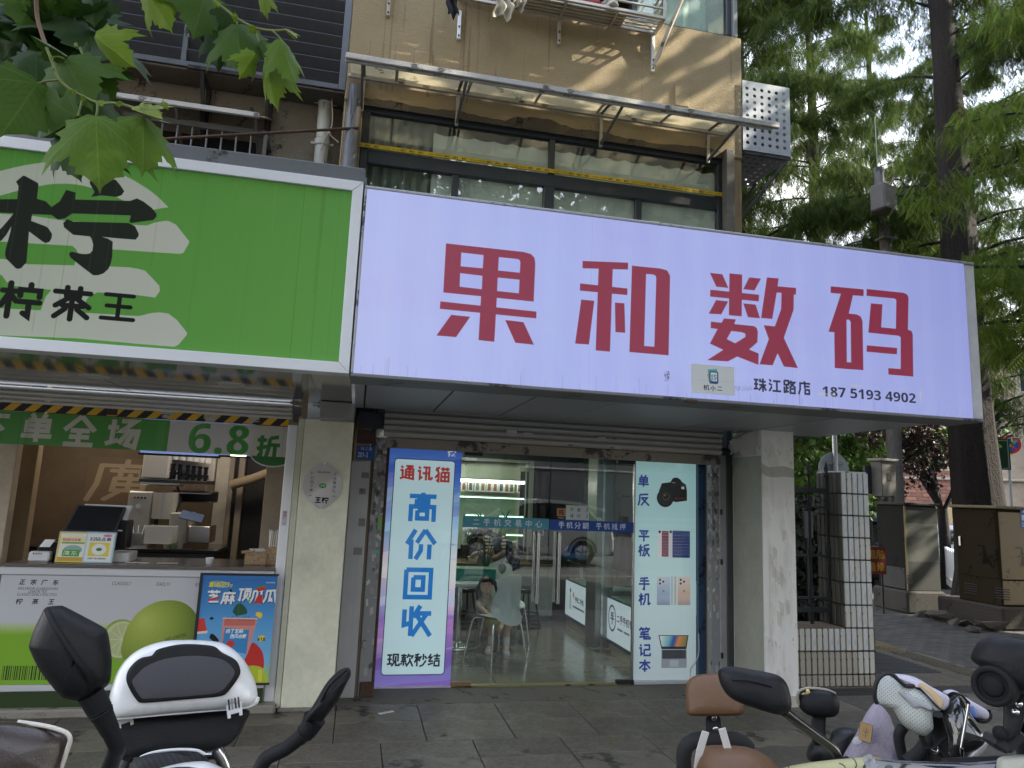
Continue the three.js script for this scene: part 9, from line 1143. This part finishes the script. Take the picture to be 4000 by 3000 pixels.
{
const c = at('S5',2000,900,1.35),s = thing('scooter','black scooter mirror and phone holder arm cut by the right edge, on a dark scooter','scooter',[c.x,0,c.z]);
form(s,'mirror','S5','1488,380 1495,300 1530,225 1580,165 1660,115 1760,95 1900,90 2050,108 2200,140 2330,240 2360,500 2330,760 2150,790 1980,760 1880,745 1800,660 1700,545 1600,470',1.35,[[.9,-.05],[1,-.02],[1,.0],[.95,.022],[.8,.038],[.5,.045],[.05,.046]],M.blackPlastic,{n: 90});const k = at('S5',1775,690,1.32),fr = frameAt(k,-.3,.1);part(s,'swivel_knob',[new THREE.CylinderGeometry(.034,.036,.03,28).rotateX(Math.PI / 2).applyMatrix4(fr),new THREE.TorusGeometry(.03,.006,8,28).translate(0,0,.016).applyMatrix4(fr),new THREE.SphereGeometry(.02,16,10).scale(1,1,.5).translate(0,0,.014).applyMatrix4(fr)],M.blackPlastic);
form(s,'arm','S5','1888,740 2130,740 2120,1000 2075,1220 1960,1320 1862,1300 1866,1050',1.36,slab(.02,.03),M.blackPlastic,{n: 60});part(s,'bracket',[bar(...A3('S5','1690,1290,1.37 1880,1420,1.37'),.034,.02,.004),bar(...A3('S5','1862,1425,1.37 2060,1225,1.37'),.034,.02,.004)],M.black);part(s,'thumb_screw',new THREE.SphereGeometry(.014,14,10),M.blackPlastic,at('S5',1835,1250,1.35));for (const [x,y] of [[2050,905],[2010,1000]]) part(s,'bolt',new THREE.SphereGeometry(.007,10,8),M.chrome,at('S5',x,y,1.335));part(s,'handlebar',tube(A3('S5','2070,1200,1.37 2150,1500,1.4 2200,1900,1.45 2500,2000,1.5'),.018,20,8),M.black);chassis(s,c.x + .25,c.z - .35,c.z + .75,.78,M.blackGloss);
}
// ---------- the plane branch hanging in from the upper left ----------
{
const tree = scene.getObjectByName('plane_tree'),R = rng(101);
const half = [[.0,.0],[.09,-.07],[.22,-.05],[.36,-.12],[.36,.01],[.5,.02],[.42,.13],[.44,.2],[.56,.22],[.7,.36],[.62,.40],[.7,.54],[.52,.5],[.42,.55],[.31,.50],[.33,.62],[.25,.66],[.27,.74],[.17,.80],[.1,.9],[.03,1.0],[0,1.08]],out = [...half,...half.slice(1,-1).reverse().map(([x,y]) => [-x,y])];
const vt = canvasTex(512,512,(x,w,h) => {const X = (a) => (a + .8) / 1.6 * w,Y = (b) => h - (b + .2) / 1.4 * h;x.fillStyle = '#e4e8dc';x.fillRect(0,0,w,h);const q = rng(4);for (let i = 0;i < 500;i++) {x.globalAlpha = .06;x.fillStyle = q() < .5 ? '#9fb48c' : '#fff';x.beginPath();x.arc(q() * w,q() * h,2 + q() * 10,0,7);x.fill();} x.globalAlpha = 1;x.lineCap = 'round';const vein = (a,b,c,d,ww,col) => {x.strokeStyle = col;x.lineWidth = ww;x.beginPath();x.moveTo(X(a),Y(b));x.lineTo(X(c),Y(d));x.stroke();};const mains = [[0,0,0,1.02],[0,.02,.66,.5],[0,.02,-.66,.5],[0,.01,.46,.02],[0,.01,-.46,.02]];for (const m of mains) {const dx = m[2] - m[0],dy = m[3] - m[1];for (let i = 1;i < 8;i++) {const t = i / 8,px = m[0] + dx * t,py = m[1] + dy * t,L = .26 * (1 - t) + .05,a = Math.atan2(dy,dx);for (const s of [-1,1]) {vein(px,py,px + Math.cos(a + s * .75) * L,py + Math.sin(a + s * .75) * L,5,'#b9c4a8');vein(px,py,px + Math.cos(a + s * .75) * L,py + Math.sin(a + s * .75) * L,1.6,'#fdfff2');}}} for (const m of mains) vein(...m,6,'#ffffff');});
const cols = [[.165,.29,.034],[.10,.195,.032],[.045,.10,.022],[.26,.39,.036],[.38,.46,.1]],lm = cols.map((c) => phys(c,.62,{specularIntensity: .22,transmission: .48,thickness: 0,side: THREE.DoubleSide,map: vt,bumpMap: (() => {const b = vt.clone();b.colorSpace = THREE.NoColorSpace;b.needsUpdate = true;return b;})(),bumpScale: .0015,sheen: .1}));
const mk = (fold,droop,wave,seed) => {const q = rng(seed),ph = q() * 6,rings = 7,n = out.length * 2,pos = [],uv = [],idx = [],O = [];for (let i = 0;i < out.length;i++) {const a = out[i],b = out[(i + 1) % out.length];O.push(a,[(a[0] + b[0]) / 2 * .99,(a[1] + b[1]) / 2]);} const c = [0,.12];const put = (x,y) => {const r = Math.hypot(x,y - .05),z = -fold * Math.abs(x) * .8 - droop * r * r * .55 + wave * (Math.sin(x * 8 + ph) * Math.sin(y * 7 + ph) * r);const yy = y - droop * .12 * y * y;pos.push(x * (1 - .3 * fold * Math.abs(x)),yy,z);uv.push((x + .8) / 1.6,(y + .2) / 1.4);};put(...c);for (let r = 1;r <= rings;r++) for (const o of O) {const t = r / rings;put(c[0] + (o[0] - c[0]) * t,c[1] + (o[1] - c[1]) * t);} for (let i = 0;i < n;i++) idx.push(0,1 + i,1 + (i + 1) % n);for (let r = 0;r + 1 < rings;r++) for (let i = 0;i < n;i++) {const a = 1 + r * n + i,b = 1 + r * n + (i + 1) % n;idx.push(a,a + n,b,b,a + n,b + n);} const g = new THREE.BufferGeometry();g.setAttribute('position',new THREE.Float32BufferAttribute(pos,3));g.setAttribute('uv',new THREE.Float32BufferAttribute(uv,2));g.setIndex(idx);g.computeVertexNormals();return g;};
const gs = [mk(.25,.35,.05,1),mk(.5,.5,.06,2),mk(.15,.25,.08,3),mk(.8,.6,.05,4),mk(1.3,.4,.05,5)];
// crop, base, tip, depth at base and tip, width, form, colour, turn
const L = (c,bx,by,tx,ty,d0,d1,w,f,k,turn = 0,tw = 0) => {const b = at(c,bx,by,d0),t = at(c,tx,ty,d1),y = t.clone().sub(b),len = y.length() / 1.02;y.normalize();let z = EYE.clone().sub(b).normalize();const x = new THREE.Vector3().crossVectors(y,z).normalize();z = new THREE.Vector3().crossVectors(x,y);const m = new THREE.Matrix4().makeBasis(x,y,z).multiply(new THREE.Matrix4().makeRotationY(turn)),q = new THREE.Quaternion().setFromRotationMatrix(m),o = part(tree,'leaf',gs[f],lm[k],b,q);o.scale.set(len * w,len,len);return o;};
L('S7',350,770,20,1230,1.6,1.52,1.25,2,1,.1);L('S7',890,1078,900,1650,1.5,1.42,1.0,1,0,.1);L('S7',1327,1090,1352,1520,1.58,1.5,.88,1,0,-.25);L('S7',560,1250,690,1640,1.62,1.58,.8,0,2,.5);L('S7',600,545,790,930,1.62,1.55,.95,0,1,.15);L('S7',610,520,285,312,1.6,1.55,.55,4,1,.3);L('S7',335,480,330,760,1.68,1.62,1.0,0,2,.2);L('S7',872,822,960,1200,1.7,1.64,.8,0,2,-.5);L('S7',724,1072,295,1390,1.56,1.6,.65,3,1,-.2);L('S7',880,330,1150,600,1.75,1.7,.7,1,3,.5);L('S7',815,640,830,330,1.72,1.72,.5,3,2,.2);
L('S7',1215,1010,1455,1105,1.55,1.52,.45,4,4,.3);L('S7',1508,980,1555,960,1.55,1.54,1.0,2,4);L('S7',1300,965,1330,985,1.55,1.54,.9,2,4);L('S7',690,400,720,430,1.7,1.7,.8,2,4);L('S7',930,930,940,985,1.55,1.54,.8,2,3);L('S7',1060,1090,1100,1290,1.6,1.56,1.0,1,1,.5);L('S7',1040,1440,1085,1600,1.52,1.5,.35,4,2,.4);L('S7',965,1520,940,1680,1.5,1.49,.4,4,2,.4);
const dark = [[500,-60,420,240],[700,60,600,330],[240,60,120,380],[760,-80,690,170],[400,130,330,420],[620,250,700,480],[860,60,940,370],[180,330,60,560],[560,380,480,640],[820,200,880,420],[300,-40,210,200],[640,600,700,820],[470,900,420,1090],[560,780,610,1010],[120,420,-40,620],[900,650,1000,920],[430,560,380,860],[740,430,800,640],[340,250,460,430],[150,60,-20,240],[580,60,540,300],[450,320,560,560],[260,180,300,460],[720,240,640,520],[860,-40,840,210],[380,-60,480,170],[90,200,190,420]];dark.forEach((p,i) => L('S7',...p,1.8 + R() * .25,1.76 + R() * .25,.75 + R() * .4,i % 3,i % 5 === 0 ? 1 : 2,(R() - .5) * 1.2));  // dark leaf colour stands for the shade in the upper cluster
L('A',1462,152,1480,400,1.75,1.68,1.0,1,1,.15);L('A',1270,-60,1215,195,1.8,1.72,.95,0,1,-.2);L('A',1640,350,1660,605,1.72,1.66,.6,3,3,.4);L('A',1732,246,1838,475,1.7,1.64,.6,1,0,-.5);L('A',1330,160,1330,412,1.8,1.76,.7,0,2,.4);L('A',1575,330,1500,475,1.72,1.68,.7,1,3,-.3);L('A',1590,255,1640,380,1.74,1.72,.6,3,1,.5);L('A',900,-70,1020,155,1.74,1.7,.7,1,3,.2);L('A',1040,-60,1062,95,1.8,1.78,.8,0,3,.1);L('A',1600,-80,1627,82,1.72,1.7,.5,3,3,.3);L('A',1760,180,1828,230,1.7,1.69,.4,4,4);L('A',1200,80,1240,245,1.82,1.8,.8,0,2,.3);L('A',1400,40,1370,170,1.8,1.78,.9,0,2);L('A',1345,10,1350,40,1.7,1.7,.8,2,4);
const tw = mat([.16,.19,.06],.7),wd = mat([.13,.075,.04],.85);
part(tree,'twig',[tube(A3('S7','330,-200,1.75 345,150,1.72 390,320,1.68 450,480,1.62',1.6),.005,20,6)],wd);part(tree,'twig',[tube(A3('S7','430,440 480,560 540,720 640,820 760,890 900,950 1090,960 1240,1000',1.58),.0035,40,6),tube(A3('S7','540,740 440,748 350,772',1.58),.0025,10,5),tube(A3('S7','905,955 900,1030 890,1080',1.53),.0025,10,5),tube(A3('S7','760,930 740,1010 724,1075',1.56),.0025,10,5),tube(A3('S7','480,530 540,525 600,545',1.6),.0025,10,5),tube(A3('S7','740,440 790,560 870,690 880,820',1.68),.003,16,5),tube(A3('S7','1240,1000 1300,1040 1327,1090',1.57),.0022,10,5),tube(A3('S7','1300,960 1420,955 1508,978',1.56),.0016,10,5)],tw);
part(tree,'twig',[tube(A3('A','1280,-80 1320,0 1400,65 1460,112 1570,170 1680,190 1770,185',1.72),.0032,40,6),tube(A3('A','1460,112 1464,155',1.74),.0024,6,5),tube(A3('A','1570,170 1590,230 1600,260',1.72),.0022,8,5),tube(A3('A','1680,190 1720,225 1735,248',1.71),.0022,8,5)],tw);
for (const [c,x,y,d] of [['S7',470,525,1.57],['S7',495,640,1.57],['S7',575,745,1.57],['S7',670,835,1.57],['S7',775,895,1.57],['S7',1090,945,1.57],['S7',865,680,1.67],['A',1462,110,1.71],['A',1572,168,1.71],['A',1345,20,1.71]]) for (let i = 0;i < 3;i++) L(c,x,y,x + (R() - .5) * 90,y + (R() - .3) * 70,d,d,.9,2,3);
const a = at('S7',330,-200,1.75);part(tree,'bough',tube([a,a.clone().add(V(-.15,.6,.5)),a.clone().add(V(-.8,1.3,1.6)),V(-3.3,4.4,1.5)],.02,30,8),wd);
}
// ---------- small litter on the paving ----------
{
const p = onY('N',330,290,.004),q = onY('N',2050,280,.004);
single('paper_scrap','torn white paper scrap on the paving in front of the blue banner','paper',cbox(.12,.004,.035,.001).clone().rotateY(.5).translate(p.x,.005,p.z),mat([.55,.56,.52],.9));
single('twig','small dry twig on the paving in front of the white product banner','twig',[tube([V(q.x,.006,q.z + .12),V(q.x + .02,.012,q.z),V(q.x + .05,.006,q.z - .13)],.004,10,5),tube([V(q.x + .02,.01,q.z),V(q.x - .03,.006,q.z - .06)],.003,6,5)],M.wood);
const lm = [mat([.14,.09,.03],.9,{side: THREE.DoubleSide}),mat([.16,.15,.04],.9,{side: THREE.DoubleSide})];
[[240,330,'brown leaf lying left of the paper scrap'],[700,420,'curled brown leaf in the middle of the paving'],[1180,520,'yellowish leaf lying nearest the bottom edge'],[1720,480,'dark leaf lying before the tan scooter backrest'],[1420,210,'small leaf near the threshold of the right door']].forEach(([u,v,l],i) => {const a = onY('N',u,v,.006);single('fallen_leaf',l,'leaf',leafGeo.clone().rotateX(-Math.PI / 2 + .12).rotateY(i * 1.9).scale(.055,.055,.055).translate(a.x,.012,a.z),lm[i % 2],'fallen leaves on the paving');});
}
renderer.render(scene,camera);
